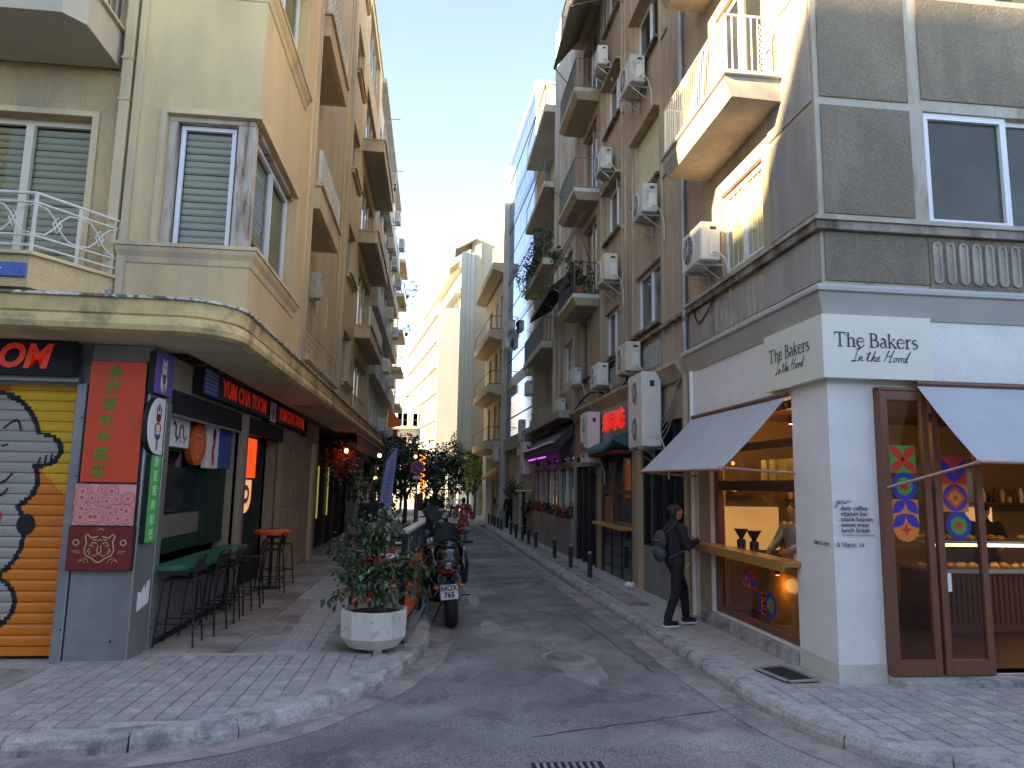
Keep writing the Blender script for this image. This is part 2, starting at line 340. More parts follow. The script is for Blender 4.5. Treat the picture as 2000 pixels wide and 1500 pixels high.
def rail(par,segs,z0,z1,m,sp=.11,r=.008,name='railing',style='bars',sub=True):
    """segs: plan polyline; bars are sub-parts sharing one mesh"""
    mb=MB()
    for (a,b) in zip(segs,segs[1:]):
        for z in (z0+.04,z1): mb.cyl((a[0],a[1],z),(b[0],b[1],z),r*1.9,n=6)
        if style!='bars': mb.cyl((a[0],a[1],z1-.12),(b[0],b[1],z1-.12),r,n=5); mb.cyl((a[0],a[1],z0+.16),(b[0],b[1],z0+.16),r,n=5)
    for a in segs: mb.cyl((a[0],a[1],z0),(a[0],a[1],z1),r*1.8,n=6)
    rl=part(name,mb,m,par); me=None; off=OFF[rl.name]
    for (a,b) in zip(segs,segs[1:]):
        L=math.dist(a,b); n=max(1,int(L/sp))
        for i in range(1,n):
            t=i/n; x=a[0]+(b[0]-a[0])*t; y=a[1]+(b[1]-a[1])*t
            if me is None:
                g=MB(); g.cyl((0,0,z0),(0,0,z1),r,n=5); me=bpy.data.meshes.new('baluster'); me.from_pydata([(v[0],v[1],v[2]-off.z) for v in g.v],[],g.f); me.materials.append(m)
            if sub:
                o=bpy.data.objects.new('baluster',me); C.objects.link(o); o.parent=rl; o.location=(x-off.x,y-off.y,0)
    return rl
# ================================================================ SETTING: road and pavements
g=MB()
def gz(x,y,o=0): return (x,y,zr(y)+o)
g.quad(gz(-500,-300),gz(500,-300),gz(500,900),gz(-500,900)); struct(part('road',g,M['asphalt']))
KL=[(-14,5.9),(-8,5.93),(-4.5,5.95),(-3.1,5.98),(-2.2,6.04),(-1.55,6.28),(-.98,6.85),(-.47,7.72),(-.12,8.8),(.02,9.8),(.03,11.4),(-.05,16),(-.2,22),(-.4,47),(-.6,82)]
KR=[(3.2,82),(3.0,43),(3.03,39),(3.09,15.9),(3.17,11.5),(3.17,8),(3.2,6.9),(3.3,6.1),(3.55,5.45),(3.95,5.12),(4.6,4.95),(6,4.85),(9,4.8),(20,4.7)]
def resample(P,step):
    out=[];d=0
    for a,b in zip(P,P[1:]):
        L=math.dist(a,b); 
        while d<L: t=d/L; out.append((a[0]+(b[0]-a[0])*t,a[1]+(b[1]-a[1])*t)); d+=step
        d-=L
    out.append(P[-1]); return out
def offs(P,w):
    o=[]
    for k,p in enumerate(P):
        a=P[max(k-1,0)]; b=P[min(k+1,len(P)-1)]; dx,dy=b[0]-a[0],b[1]-a[1]; L=math.hypot(dx,dy); o.append((p[0]-dy/L*w,p[1]+dx/L*w))
    return o
def smoothp(P,n=3):
    out=[]
    for i in range(len(P)-1):
        p0=P[max(i-1,0)];p1=P[i];p2=P[i+1];p3=P[min(i+2,len(P)-1)]
        for k in range(n):
            t=k/n; out.append(tuple(.5*((2*p1[j])+(-p0[j]+p2[j])*t+(2*p0[j]-5*p1[j]+4*p2[j]-p3[j])*t*t+(-p0[j]+3*p1[j]-3*p2[j]+p3[j])*t**3) for j in (0,1)))
    out.append(P[-1]); return out
KLs,KRs=smoothp(KL),smoothp(KR)
def pavement(name,K,back,label):
    inner=offs(K,.22); mb=MB()      # left side of direction of travel is the pavement
    top=[(x,y,zs(y)-.02) for x,y in inner]+[(x,y,zs(y)-.02) for x,y in back]
    mb.poly(top); o=struct(part(name,mb,M['joint']),label); return o
PL=pavement('left_pavement',KLs,[(-7,82),(-7,8.4),(-14,8.4)],'grey paved pavement with worn limestone kerb on the left side')
PR=pavement('right_pavement',KRs,[(20,7.6),(4.6,7.6),(4.6,44),(7,82)],'narrow grey pavement with worn kerb along the shops on the right')
def kerbs(K,par):
    st=resample(K,.08); i=0
    while i<len(st)-2:
        y=st[i][1]; n=int(random.uniform(9,13)) if y<26 else 60
        seg=st[i:i+n+1]; i+=n
        if len(seg)<2: break
        # shorten the ends for the joint
        a,b=seg[0],seg[1]; seg[0]=(a[0]+(b[0]-a[0])*.13,a[1]+(b[1]-a[1])*.13)
        ks=seg[::4]+([seg[-1]] if (len(seg)-1)%4 else []); w=.23+random.uniform(-.012,.01); h=.13+random.uniform(-.006,.012); mb=MB()
        inn=offs(ks,w); r=.045; m1=offs(ks,-.012); m2=offs(ks,.008); m3=offs(ks,.05)
        vs=[]; L=len(ks)
        for P,z in ((m1,-.03),(m1,h*.45),(m2,h*.82),(m3,h),(inn,h-.004),(inn,-.03)):
            vs+=[(x+random.uniform(-.006,.006),yy+random.uniform(-.006,.006),zr(yy)+z+(random.uniform(-.006,.005) if z>0 else 0)) for x,yy in P]
        fs=[(k*L+q,k*L+q+1,(k+1)*L+q+1,(k+1)*L+q) for k in range(5) for q in range(L-1)]
        fs+=[tuple(k*L for k in range(6)),tuple(k*L+L-1 for k in range(6))[::-1]]
        mb.add(vs,fs); part('kerb_stone',mb,M['kerb'],par)
kerbs(KLs,PL); kerbs(KRs,PR)
# gutter strips 4 mm over the asphalt
def strip(K,w0,w1,par,name,m,h=.004):
    a=offs(K,-w0);mb=MB();n=len(K); b=[]
    for k,p in enumerate(offs(K,-w1)): b.append((p[0]+random.uniform(-.02,.02),p[1]+random.uniform(-.02,.02)))
    mb.add([(x,y,zr(y)+h) for x,y in a]+[(x,y,zr(y)+h) for x,y in b],[(i,i+1,i+1+n,i+n) for i in range(n-1)])
    return struct(part(name,mb,m))
strip(resample(KRs[:33],.3),-.02,.36,None,'gutter',M['gutter']); strip(resample(KLs[9:],.3),-.02,.30,None,'gutter',M['gutter'])
# setts, slabs, tactile paving
def kfun(K):
    pts=offs(K,.26)
    def inside(x,y,poly): 
        c=False;j=len(poly)-1
        for i in range(len(poly)):
            xi,yi=poly[i];xj,yj=poly[j]
            if (yi>y)!=(yj>y) and x<(xj-xi)*(y-yi)/(yj-yi)+xi: c=not c
            j=i
        return c
    return pts,inside
pL,inside=kfun(KLs); polyL=pL+[(-7,82),(-7,8.5),(-14,8.5)]
pR,_=kfun(KRs); polyR=pR+[(20,7.15),(4.3,7.15),(4.22,7.3),(4.22,60)]
def pave(par,poly,x0,x1,y0,y1,w,l,mats,name,gap=.009,skew=0,th=.02,stag=.5,excl=None,shp={}):
    rows=int((y1-y0)/l)
    for r in range(rows):
        y=y0+r*l; x=x0+(stag*w if r%2 else 0)+skew*(y-y0)
        while x+w<x1+.001:
            cx,cy=x+w/2,y+l/2; x+=w
            cs=[(cx+i*w/2,cy+j*l/2) for i in (-.98,.98) for j in (-.98,.98)]
            if not all(inside(a,b,poly) for a,b in cs): continue
            if excl and excl(cx,cy): continue
            key=(name,w,l,random.randrange(4)); mt=random.choice(mats)
            if (key,mt.name) not in shp:
                hw,hl=w/2-gap/2,l/2-gap/2; e=.008; j=lambda:random.uniform(-.35,.35)*gap
                top=[(sx*(hw-e)+j(),sy*(hl-e)+j(),0) for sx,sy in ((-1,-1),(1,-1),(1,1),(-1,1))]; bot=[(sx*hw,sy*hl,-th-.006) for sx,sy in ((-1,-1),(1,-1),(1,1),(-1,1))]
                mb=MB(); mb.add(bot+top,[(4,5,6,7)]+[(i,(i+1)%4,(i+1)%4+4,i+4) for i in range(4)])
                me=bpy.data.meshes.new(name); me.from_pydata(mb.v,[],mb.f); me.materials.append(mt); shp[(key,mt.name)]=me
            o=bpy.data.objects.new(name,shp[(key,mt.name)]); C.objects.link(o); o.parent=par
            o.location=(cx,cy,zs(cy)+random.uniform(-.003,.003)); o.rotation_euler=(R(-.57)+random.uniform(-.006,.006),random.uniform(-.006,.006),random.uniform(-.006,.006))
pave(PL,polyL,-4.3,-.3,6.1,8.86,.175,.165,M['sett'],'sett',stag=0,excl=lambda x,y:x<-3.9+ (8.5-y)*.15 and y>6.0 and x< -3.3-(8.2-y)*.25)
pave(PL,polyL,-6.6,-3.6,6.3,8.3,.9,.95,[M['slab'],M['gutter']],'concrete_slab',stag=0)
TX=lambda y:-1.6-(y-9.1)*.03
pave(PL,polyL,-3.25,-.25,8.9,20.9,.5,.5,[M['slab'],M['slab'],M['slab_b']],'paving_slab',stag=0,gap=.008,excl=lambda x,y:abs(x-TX(y))<.28 and y<16.5)
pave(PL,polyL,-3.6,-.3,20.9,34,.95,.95,[M['slab'],M['slab_b']],'paving_slab',stag=0,gap=.01)
pave(PR,polyR,3.5,8.3,5.1,7.3,.20,.165,M['sett'],'sett',stag=0,excl=lambda x,y:False)
pave(PR,polyR,3.42,4.3,7.25,30,.42,.72,[M['slab'],M['slab'],M['slab_b']],'paving_slab',stag=0,gap=.01)
# tactile strip: ribbed tiles
k=0; y=9.0
while y<15.6:
    mb=MB(); x=TX(y+.2); 
    mb.box(x-.19,x+.19,y+.006,y+.39,zs(y+.2)-.02,zs(y+.2)-.001)
    for i in range(4): mb.box(x-.155+i*.09,x-.115+i*.09,y+.02,y+.376,zs(y+.2)-.001,zs(y+.2)+.006,.003)
    o=part('tactile_tile',mb,M['sett'][2],PL); y+=.4
def metal_cover(loc,sx,sy,rz,label,name='inspection_cover',m='steel',n=5):
    t=thing(name,label,'cover',loc,rz,local=True); mb=MB(); z=.004
    for a in (-1,1): mb.box(-sx/2,sx/2,a*sy/2-.03,a*sy/2+.03,0,z+.006); mb.box(a*sx/2-.03,a*sx/2+.03,-sy/2+.03,sy/2-.03,0,z+.006)
    part('rim',mb,M['gutter'],t); mb=MB(); mb.box(-sx/2+.03,sx/2-.03,-sy/2+.03,sy/2-.03,-.002,z)
    for i in range(n): 
        for j in range(n): 
            u=-sx/2+.06+(sx-.12)*(i+.5)/n; v=-sy/2+.06+(sy-.12)*(j+.5)/n; mb.box(u-.02,u+.02,v-.012,v+.012,z,z+.004)
    part('plate',mb,M[m],t); t.rotation_euler=(-.01,0,rz); return t
metal_cover((-2.3,10.3,zs(10.3)),.7,.75,0,'square inspection cover set in paving in front of the tall stools',m='slab')
metal_cover((3.86,7.62,zs(7.62)),.36,.6,.15,'rectangular iron inspection cover on the pavement beside the white bakery pillar',n=6,m='blackm')
metal_cover((5.35,5.75,zs(5.75)),.5,.42,.05,'small square cover amid pale setts before the bakery doors',n=3,m='slab')
# road drain and round cover
t=thing('road_drain','black iron road grating at the bottom edge of the picture','drain',(1.08,5.42,zr(5.42)+.004),0,local=True)
mb=MB(); mb.box(-.27,.27,-.2,.2,0,.006); part('frame',mb,M['blackm'],t)
for i in range(9): g=MB(); g.box(-.24+i*.055,-.215+i*.055,-.17,.17,.006,.014); part('grate_bar',g,M['gsteel'],t)
t=thing('manhole_cover','round iron manhole cover in the middle of the street surrounded by paler patching','manhole',(1.72,9.05,zr(9.05)+.003),0,local=True)
mb=MB(); mb.cyl((0,0,0),(0,0,.004),.30,n=28); part('surround',mb,M['gutter'],t); mb=MB(); mb.lathe((0,0,0),[(.24,.004),(.24,.008),(.2,.008),(.2,.006),(.15,.006),(.15,.009),(.02,.009)],24); part('lid',mb,M['asphalt'],t)
def patch(cx,cy,rx,ry,seed,m,label):
    rd=random.Random(seed); mb=MB(); n=26; P=[]
    for i in range(n):
        a=2*math.pi*i/n; k=1+rd.uniform(-.16,.16); P.append((cx+rx*k*math.cos(a),cy+ry*k*math.sin(a),zr(cy+ry*k*math.sin(a))+.003))
    mb.poly(P); o=part('road_patch',mb,m); struct(o,label)
M['patch']=mat('pale_road_patch',(.27,.265,.245),.85,.3,4,.8,120,col2=(.2,.195,.19),c2s=3,grain=.3)
patch(1.80,8.9,.30,1.1,3,M['patch'],'pale cement patch round the manhole')
M['damp']=mat('damp_patch',(.25,.25,.25),.45,.35,3,.6,120,grain=.3)
patch(.95,11.0,.16,.5,4,M['damp'],'pale damp smear on the road beside the motorcycle wheel'); patch(.85,13.6,.10,.6,5,M['damp'],'pale damp smear farther along the motorcycles')
M['tar']=mat('tar_seam',(.05,.05,.052),.6,.2,5)
for k,(x0_,y0_,x1_,y1_) in enumerate(((.9,6.2,3.0,6.9),(1.5,10.5,1.35,16.5),(2.6,8.2,2.4,12.5))):
    mb=MB(); rd_=random.Random(k); n_=26; a_=[];b_=[]
    for i in range(n_+1): u=i/n_; x=x0_+(x1_-x0_)*u+rd_.uniform(-.02,.02); y=y0_+(y1_-y0_)*u+rd_.uniform(-.02,.02); w_=rd_.uniform(.004,.011); dx,dy=(0,1) if abs(x1_-x0_)>abs(y1_-y0_) else (1,0); a_.append((x-dx*w_,y-dy*w_,zr(y)+.0045)); b_.append((x+dx*w_,y+dy*w_,zr(y)+.0045))
    mb.add(a_+b_,[(i,i+1,i+n_+2,i+n_+1) for i in range(n_)]); struct(part('road_seam',mb,M['tar']),'thin dark tar seam across the road')
# ================================================================ LEFT: beige corner building
def core(name,pts,z0,z1,m,par):
    mb=MB(); mb.prism([(x,y,z0) for x,y in pts],(0,0,z1-z0)); return part(name,mb,m,par)
LB=thing('apartment_building','beige stucco corner apartment building with bay windows and deep ground floor canopy','building',(-3.3,8.4,.1))
FL=[4.0,7.43,10.86,14.29,17.7]
TOPL=20.6; XB=-2.23; XW=-2.86; YF=8.42
core('body',[(-16,8.86),(-3.72,8.86),(-3.72,12.4),(-3.2,12.4),(-3.2,31),(-16,31)],4.0,TOPL-.05,M['darkin'],LB)
mb=MB(); mb.box(-16,-2.15,8.3,12.2,TOPL-.05,TOPL+.12); part('roof',mb,M['palecon'],LB); mb=MB(); mb.box(-16,-2.8,12.2,31.02,TOPL-.05,TOPL+.12); part('roof',mb,M['palecon'],LB)
# front wall left of drainpipe (plane y=8.55)
H=[]
for f in FL: H.append((-5.75,-4.2,f+.38,f+2.38))
mb=MB(); wall(mb,'y',8.55,-16,-3.72,4.0,TOPL-.05,H,.22,-1); part('front_wall',mb,M['beige_rough'],LB)
for i,f in enumerate(FL):
    window(LB,'y',8.70,-1,-5.75,-4.2,f+.38,f+2.38,'cream_frame',.075,1,'clear',blind='blind',drop=1 if i==0 else .7,depth=.06)
    mb=MB()
    for (a,b,c,d) in ((-5.83,-5.752,f+.38,f+2.45),(-4.198,-4.12,f+.38,f+2.45),(-5.752,-4.198,f+2.382,f+2.45)): mb.box(a,b,8.52,8.549,c,d)
    part('window_surround',mb,M['beige_trim'],LB)
# bay: front face (y=YF) and street face (x=XB)
Hf=[];Hs=[]
for f in FL: Hf.append((-3.30,XB-.001,f+.80,f+2.44)); Hs.append((YF+.001,10.85,f+.80,f+2.44))
def wall_open(mb,ax,c,u0,u1,z0,z1,holes,out): wall(mb,ax,c,u0,u1,z0,z1,[(h[0],h[1],h[2],h[3]) for h in holes],.0,out)
mb=MB(); zz=[4.0]+[z for f in FL for z in (f+.80,f+2.44)]+[TOPL-.05]
for a,b in zip(zz[::2],zz[1::2]):
    mb.quad((-3.72,YF,a),(XB,YF,a),(XB,YF,b),(-3.72,YF,b)); mb.quad((XB,YF,a),(XB,12.12,a),(XB,12.12,b),(XB,YF,b))
    for z in (a,b): mb.quad((-3.72,YF,z),(XB,YF,z),(XB,12.12,z),(-3.72,12.12,z))
for a,b in zip(zz[1::2],zz[2::2]):
    mb.quad((-3.72,YF,a),(-3.30,YF,a),(-3.30,YF,b),(-3.72,YF,b)); mb.quad((XB,10.85,a),(XB,12.12,a),(XB,12.12,b),(XB,10.85,b))
    mb.quad((-3.30,YF,a),(-3.30,YF+.3,a),(-3.30,YF+.3,b),(-3.30,YF,b)); mb.quad((XB,10.85,a),(XB-.3,10.85,a),(XB-.3,10.85,b),(XB,10.85,b))
mb.quad((-3.72,YF,4),(-3.72,8.9,4),(-3.72,8.9,TOPL),(-3.72,YF,TOPL)); mb.quad((XB,12.12,4),(XW-.1,12.12,4),(XW-.1,12.12,TOPL),(XB,12.12,TOPL))
part('bay_wall',mb,M['beige'],LB)
for f in FL:
    z0,z1=f+.80,f+2.44
    # dark room core in the bay
    mb=MB(); mb.box(-3.4,XB-.25,YF+.25,11,z0-.02,z1+.02); part('room',mb,M['darkin'],LB)
    # corner post of old wood, frames
    mb=MB(); mb.box(XB-.26,XB-.06,YF+.06,YF+.24,z0,z1-.06,.008); mb.box(-3.30,-3.20,YF+.06,YF+.2,z0,z1-.06,.006)
    mb.box(-3.30,XB-.06,YF+.055,YF+.22,z1-.06,z1+.0); mb.box(XB-.22,XB-.055,YF+.24,10.85,z1-.06,z1); part('wooden_post',mb,M['oldwood'],LB)
    window(LB,'y',YF+.15,-1,-3.18,XB-.30,z0+.01,z1-.07,'upvc',.05,0,'clear',blind='blind_w' if f<5 else 'blind',drop=1)
    window(LB,'x',XB-.13,1,YF+.28,10.80,z0+.01,z1-.07,'upvc',.05,1,'clear',blind='blind_w',drop=.8,depth=.06)
    # sill: stepped moulding wrapping the corner
    mb=MB()
    mb.box(-3.74,XB+.10,YF-.10,YF+.15,z0-.045,z0-.001); mb.box(XB-.1,XB+.10,YF+.15,11.1,z0-.045,z0-.001); part('window_sill',mb,M['beige_trim'],LB)
    mb=MB(); prof=[(0,-.045),(.085,-.05),(.07,-.10),(.03,-.16),(.012,-.23),(0,-.23)]
    # moulding under the sill, mitred round the corner
    P0=[(-3.72,YF-d,z0+h) for d,h in prof]; P1=[(XB+d,YF-d,z0+h) for d,h in prof]; P2=[(XB+d,11.05,z0+h) for d,h in prof]; n=len(prof)
    mb.add(P0+P1+P2,[(i,i+1,n+i+1,n+i) for i in range(n-1)]+[(n+i,n+i+1,2*n+i+1,2*n+i) for i in range(n-1)]+[tuple(range(2*n,3*n)),tuple(range(n))[::-1]]); part('sill_moulding',mb,M['beige_trim'],LB)
    # raised surround
    mb=MB(); s=.07
    mb.box(-3.30-s,-3.302,YF-.025,YF-.002,z0,z1+s); mb.box(-3.302,XB+.025,YF-.025,YF-.002,z1+.002,z1+s); mb.box(XB+.002,XB+.025,YF-.002,10.85+s,z1+.002,z1+s); mb.box(XB+.002,XB+.025,10.852,10.85+s,z0,z1+.002)
    part('window_surround',mb,M['beige_trim'],LB)
# vertical trims on the bay
mb=MB()
mb.box(-3.70,-3.62,YF-.03,YF-.002,4,TOPL-.06); mb.box(XB+.002,XB+.03,11.62,11.70,4,TOPL-.06); mb.box(XB+.002,XB+.03,11.98,12.1,4,TOPL-.06); mb.box(XB+.002,XB+.018,11.72,11.96,4,TOPL-.06); part('pilaster',mb,M['beige_trim'],LB)
# recessed street wall x=XW with windows, y 12.12..31
Hs=[(22.0,23.9,f+1.2,f+2.8) for f in FL]+[(25.2,29.8,f+.1,f+2.5) for f in FL]
mb=MB(); wall(mb,'x',XW,12.12,31,4.0,TOPL-.05,Hs,.22,1); part('street_wall',mb,M['beige'],LB)
for f in FL:
    window(LB,'x',XW-.14,1,22.0,23.9,f+1.2,f+2.8,'cream_frame',.06,1,'glass_dim')
    mb=MB(); mb.box(XW+.002,XW+.16,21.9,24.0,f+1.12,f+1.19); mb.box(XW+.002,XW+.1,21.95,23.95,f+1.02,f+1.118); part('window_sill',mb,M['beige_trim'],LB)
    window(LB,'x',XW-.14,1,25.2,29.8,f+.1,f+2.5,'cream_frame',.06,3,'glass_dim')
    mb=MB(); 
    for y in (20.2,20.75,21.15): mb.box(XW+.002,XW+.045,y,y+.16,f+.0,f+3.42)
    part('pilaster',mb,M['beige_trim'],LB)
def balcony(par,x0,x1,y0,y1,zt,th=.12,ph=.28,m='beige_trim',ms='soffit',lip=.05):
    """slab with upturned fascia; x0 wall side, x1 outer"""
    s=1 if x1>x0 else -1
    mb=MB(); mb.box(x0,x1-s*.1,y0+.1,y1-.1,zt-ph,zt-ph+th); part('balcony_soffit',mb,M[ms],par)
    mb=MB(); mb.box(x1-s*.1,x1,y0,y1,zt-ph,zt); mb.box(x0,x1-s*.1,y0,y0+.1,zt-ph,zt); mb.box(x0,x1-s*.1,y1-.1,y1,zt-ph,zt); 
    mb.box(x1-s*.14,x1+s*lip,y0-lip,y1+lip,zt,zt+.04); mb.box(x0,x1-s*.14,y0-lip,y0+.14,zt,zt+.04)
    return part('balcony_slab',mb,M[m],par)
def lattice(par,x,y0,y1,z0,z1,m,name='lattice_panel'):
    """pierced fish-scale parapet: many small rings, one joined mesh"""
    mb=MB(); r=.075; nz=max(1,round((z1-z0)/(2*r*.9))); ny=round((y1-y0)/(2*r)); 
    for i in range(ny):
        for j in range(nz):
            cy=y0+(y1-y0)*(i+.5)/ny; cz=z0+(z1-z0)*(j+.5)/nz; n=10; a=[];
            for q in (r*1.02,r*.72):
                for e in (0,.05): a+=[(x+e-.025,cy+q*math.cos(t*2*math.pi/n),cz+q*math.sin(t*2*math.pi/n)) for t in range(n)]
            fs=[]
            for t in range(n):
                u=(t+1)%n; fs+=[(t,u,2*n+u,2*n+t),(n+t,n+u,3*n+u,3*n+t),(2*n+t,2*n+u,3*n+u,3*n+t),(t,u,n+u,n+t)]
            mb.add(a,fs)
            mb.cyl((x,cy-r*.6,cz),(x,cy+r*.6,cz),.012,n=4,cap=False)
    for z in (z0-.03,z1+.0): mb.box(x-.03,x+.03,y0,y1,z,z+.03)
    for k in range(int((y1-y0)/1.2)+2):
        yy=min(y1,y0+k*1.2); mb.box(x-.03,x+.03,yy-.025,yy+.025,z0,z1)
    o=part(name,mb,M[m],par); o['kind']='stuff'; return o
for i,f in enumerate(FL[1:]):
    balcony(LB,XW,-2.2,12.75,15.35,f+.02,ph=.42)
    lattice(LB,-2.24,12.8,15.3,f+.16,f+.72,'iron_w','balcony_railing')
    rail(LB,[(XW+.05,12.8),(-2.26,12.8)],f+.06,f+.75,M['iron_w'],sp=.16,r=.01)
for i,f in enumerate(FL[1:4]):
    balcony(LB,XW,-2.3+i*.1,24.6,30.4,f+.02,ph=.42); lattice(LB,-2.34+i*.1,24.7,30.3,f+.1,f+.72,'iron_w','balcony_railing')
# first floor pierced parapets on the canopy
lattice(LB,XW+.06,15.2,19.9,4.75,5.35,'beige_trim','pierced_parapet'); lattice(LB,XW+.06,24.9,30.6,4.4,5.05,'beige_trim','pierced_parapet')
mb=MB(); mb.box(XW+.002,XW+.2,15.1,20.0,4.62,4.715); mb.box(XW+.002,XW+.2,24.8,30.7,4.27,4.365); part('parapet_ledge',mb,M['beige_trim'],LB)
# canopy: slab with rounded corner and moulded edge
cx,cy,cr=-2.75,8.25,.62
plan=[(-16,cy-cr)]+[(cx+cr*math.sin(a),cy-cr*math.cos(a)) for a in [math.pi/2*k/8 for k in range(9)]]+[(cx+cr,31)]
def shr(P,d):  # shift inwards
    q=[]
    for k,(x,y) in enumerate(P):
        if k==0: q.append((x,y+d))
        elif k==len(P)-1: q.append((x-d,y))
        else: a=math.pi/2*(k-1)/8; q.append((x-d*math.sin(a),y+d*math.cos(a)))
    return q
prof=[(.10,3.60),(.02,3.625),(0,3.68),(.02,3.765),(.06,3.775),(.06,3.785),(.035,3.80),(.02,3.955)]
vs=[];n=len(plan)
for d,z in prof: vs+=[(x,y,z) for x,y in shr(plan,d)]
mb=MB(); mb.add(vs,[(k*n+i,k*n+i+1,(k+1)*n+i+1,(k+1)*n+i) for k in range(len(prof)-1) for i in range(n-1)]); 
mb.quad((cx+cr-.1,31,3.6),(-3.3,31,3.6),(-3.3,31,3.955),(cx+cr-.02,31,3.955)); part('canopy_fascia',mb,M['canopy_edge'],LB)
mb=MB(); q=shr(plan,.10); mb.poly([(x,y,3.602) for x,y in q]+[(-3.0,31,3.602),(-3.0,8.9,3.602),(-16,8.9,3.602)]); part('canopy_soffit',mb,M['canopy'],LB)
mb=MB(); q=shr(plan,-.02); P=[(x,y) for x,y in q]+[(-3.72,31),(-16,31)]; mb.prism([(x,y,3.957) for x,y in P],(0,0,.028)); part('canopy_coping',mb,M['slate_edge'],LB)
# drainpipe with shoe, blue street sign, low balcony front left
t=thing('drainpipe','cream painted square drainpipe with grey shoe running down beside the bay','drainpipe',(-3.80,8.4,4))
mb=MB(); mb.box(-3.865,-3.745,8.38,8.50,4.22,TOPL-.3,.01); part('pipe',mb,M['beige_trim'],t)
for z in (6.55,7.08,10,13.4): g=MB(); g.box(-3.875,-3.735,8.37,8.51,z,z+.03); part('bracket',g,M['beige_trim'],t)
g=MB(); g.box(-3.89,-3.72,8.34,8.52,4.0,4.22,.02); part('shoe',g,M['steel'],t)
def front_balcony(f,first):
    P=[(-9,8.5),(-9,7.62),(-4.22,7.62),(-3.68,8.5)] if first else [(-9,8.5),(-9,7.46),(-4.1,7.46),(-3.93,7.66),(-3.93,8.5)]
    z1=f+.36; z0=f+.02 if first else f-.42
    if not first: z1=f+.02
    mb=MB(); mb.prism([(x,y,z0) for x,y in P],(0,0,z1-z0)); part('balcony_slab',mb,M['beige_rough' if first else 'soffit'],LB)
    mb=MB(); Q=[(-9,8.5),(-9,P[1][1]-.05),(P[2][0]+.03,P[2][1]-.05)]+[(x+.05,y) for x,y in P[3:]]; mb.prism([(x,y,z1+.002) for x,y in Q],(0,0,.035)); part('balcony_coping',mb,M['beige_trim'],LB)
    return P,z1+.037
P,z=front_balcony(FL[0],True)
def fancy_rail(P,z0,z1):
    rl=None; mb=MB(); r=.013
    for a,b in zip(P,P[1:]):
        for zz in (z1,z1-.1,z0+.2,z0+.09): mb.cyl((a[0],a[1],zz),(b[0],b[1],zz),r if zz<z1 else .018,n=6)
    rl=part('railing',mb,M['iron_w'],LB)
    for a,b in zip(P,P[1:]):
        L=math.dist(a,b); n=max(1,round(L/.42)); 
        for i in range(n+1):
            t=i/n; x=a[0]+(b[0]-a[0])*t; y=a[1]+(b[1]-a[1])*t; g=MB(); 
            if i==n and b!=P[-1]: x-=.0
            if not(i==0 and a!=P[0]): g.box(x-.014,x+.014,y-.014,y+.014,z0+.002,z1-.002); part('upright',g,M['iron_w'],rl)
            if i<n:
                x2=a[0]+(b[0]-a[0])*(i+1)/n; y2=a[1]+(b[1]-a[1])*(i+1)/n
                L3=lambda u,zz:(x+(x2-x)*u,y+(y2-y)*u,zz); zc=(z0+z1)/2+.05; g=MB()
                g.tube([L3(0,z1-.12),L3(.25,z1-.14),L3(.42,zc+.06),L3(.5,zc),L3(.58,zc-.06),L3(.75,z0+.24),L3(1,z0+.22)],.009,5)
                g.tube([L3(0,z0+.22),L3(.25,z0+.24),L3(.42,zc-.06),L3(.5,zc),L3(.58,zc+.06),L3(.75,z1-.14),L3(1,z1-.12)],.009,5)
                g.tube([L3(.4,zc),L3(.5,zc+.09),L3(.6,zc),L3(.5,zc-.09),L3(.4,zc)],.009,5); part('scroll',g,M['iron_w'],rl)
fancy_rail([(-8.9,7.68),(-4.25,7.68),(-3.72,8.44)],z,z+.66)
for f in FL[1:]:
    P,z=front_balcony(f,False); rail(LB,[(-8.9,7.52),(-4.15,7.52),(-4.0,7.7),(-4.0,8.48)],z,z+.8,M['iron'],sp=.12,r=.01)
# ground floor shell
mb=MB(); wall(mb,'x',-3.27,9.2,20.9,zs(15)-.15,3.6,[(9.2,12.45,-.2,3.05),(12.86,15.85,-.2,3.0)],.3,1); part('shopfront_wall',mb,M['stone'],LB)
mb=MB(); wall(mb,'y',8.56,-16,-3.9,-.1,3.6,[(-7.2,-4.03,0,3.12)],.3,-1); part('shopfront_wall',mb,M['steel'],LB)
core('body',[(-16,9.3),(-7,9.3),(-7,9.5),(-6.2,9.5),(-6.2,20.9),(-3.9,21),(-3.9,31),(-16,31)],-.4,3.6,M['darkin'],LB)
# stone cladding slabs at far end
for y0,y1 in ((15.9,17.0),(17.02,18.2),(18.22,19.6)):
    for z0,z1 in ((.02,.62),(.63,1.5),(1.51,2.4),(2.41,3.2)):
        g=MB(); g.box(-3.268,-3.235,y0,y1-.01,z0,z1-.01,.004); part('stone_panel',g,M['stone'],LB)
g=MB(); g.box(-3.268,-3.16,19.62,19.9,0,3.05); part('door_jamb',g,M['beige_trim'],LB)
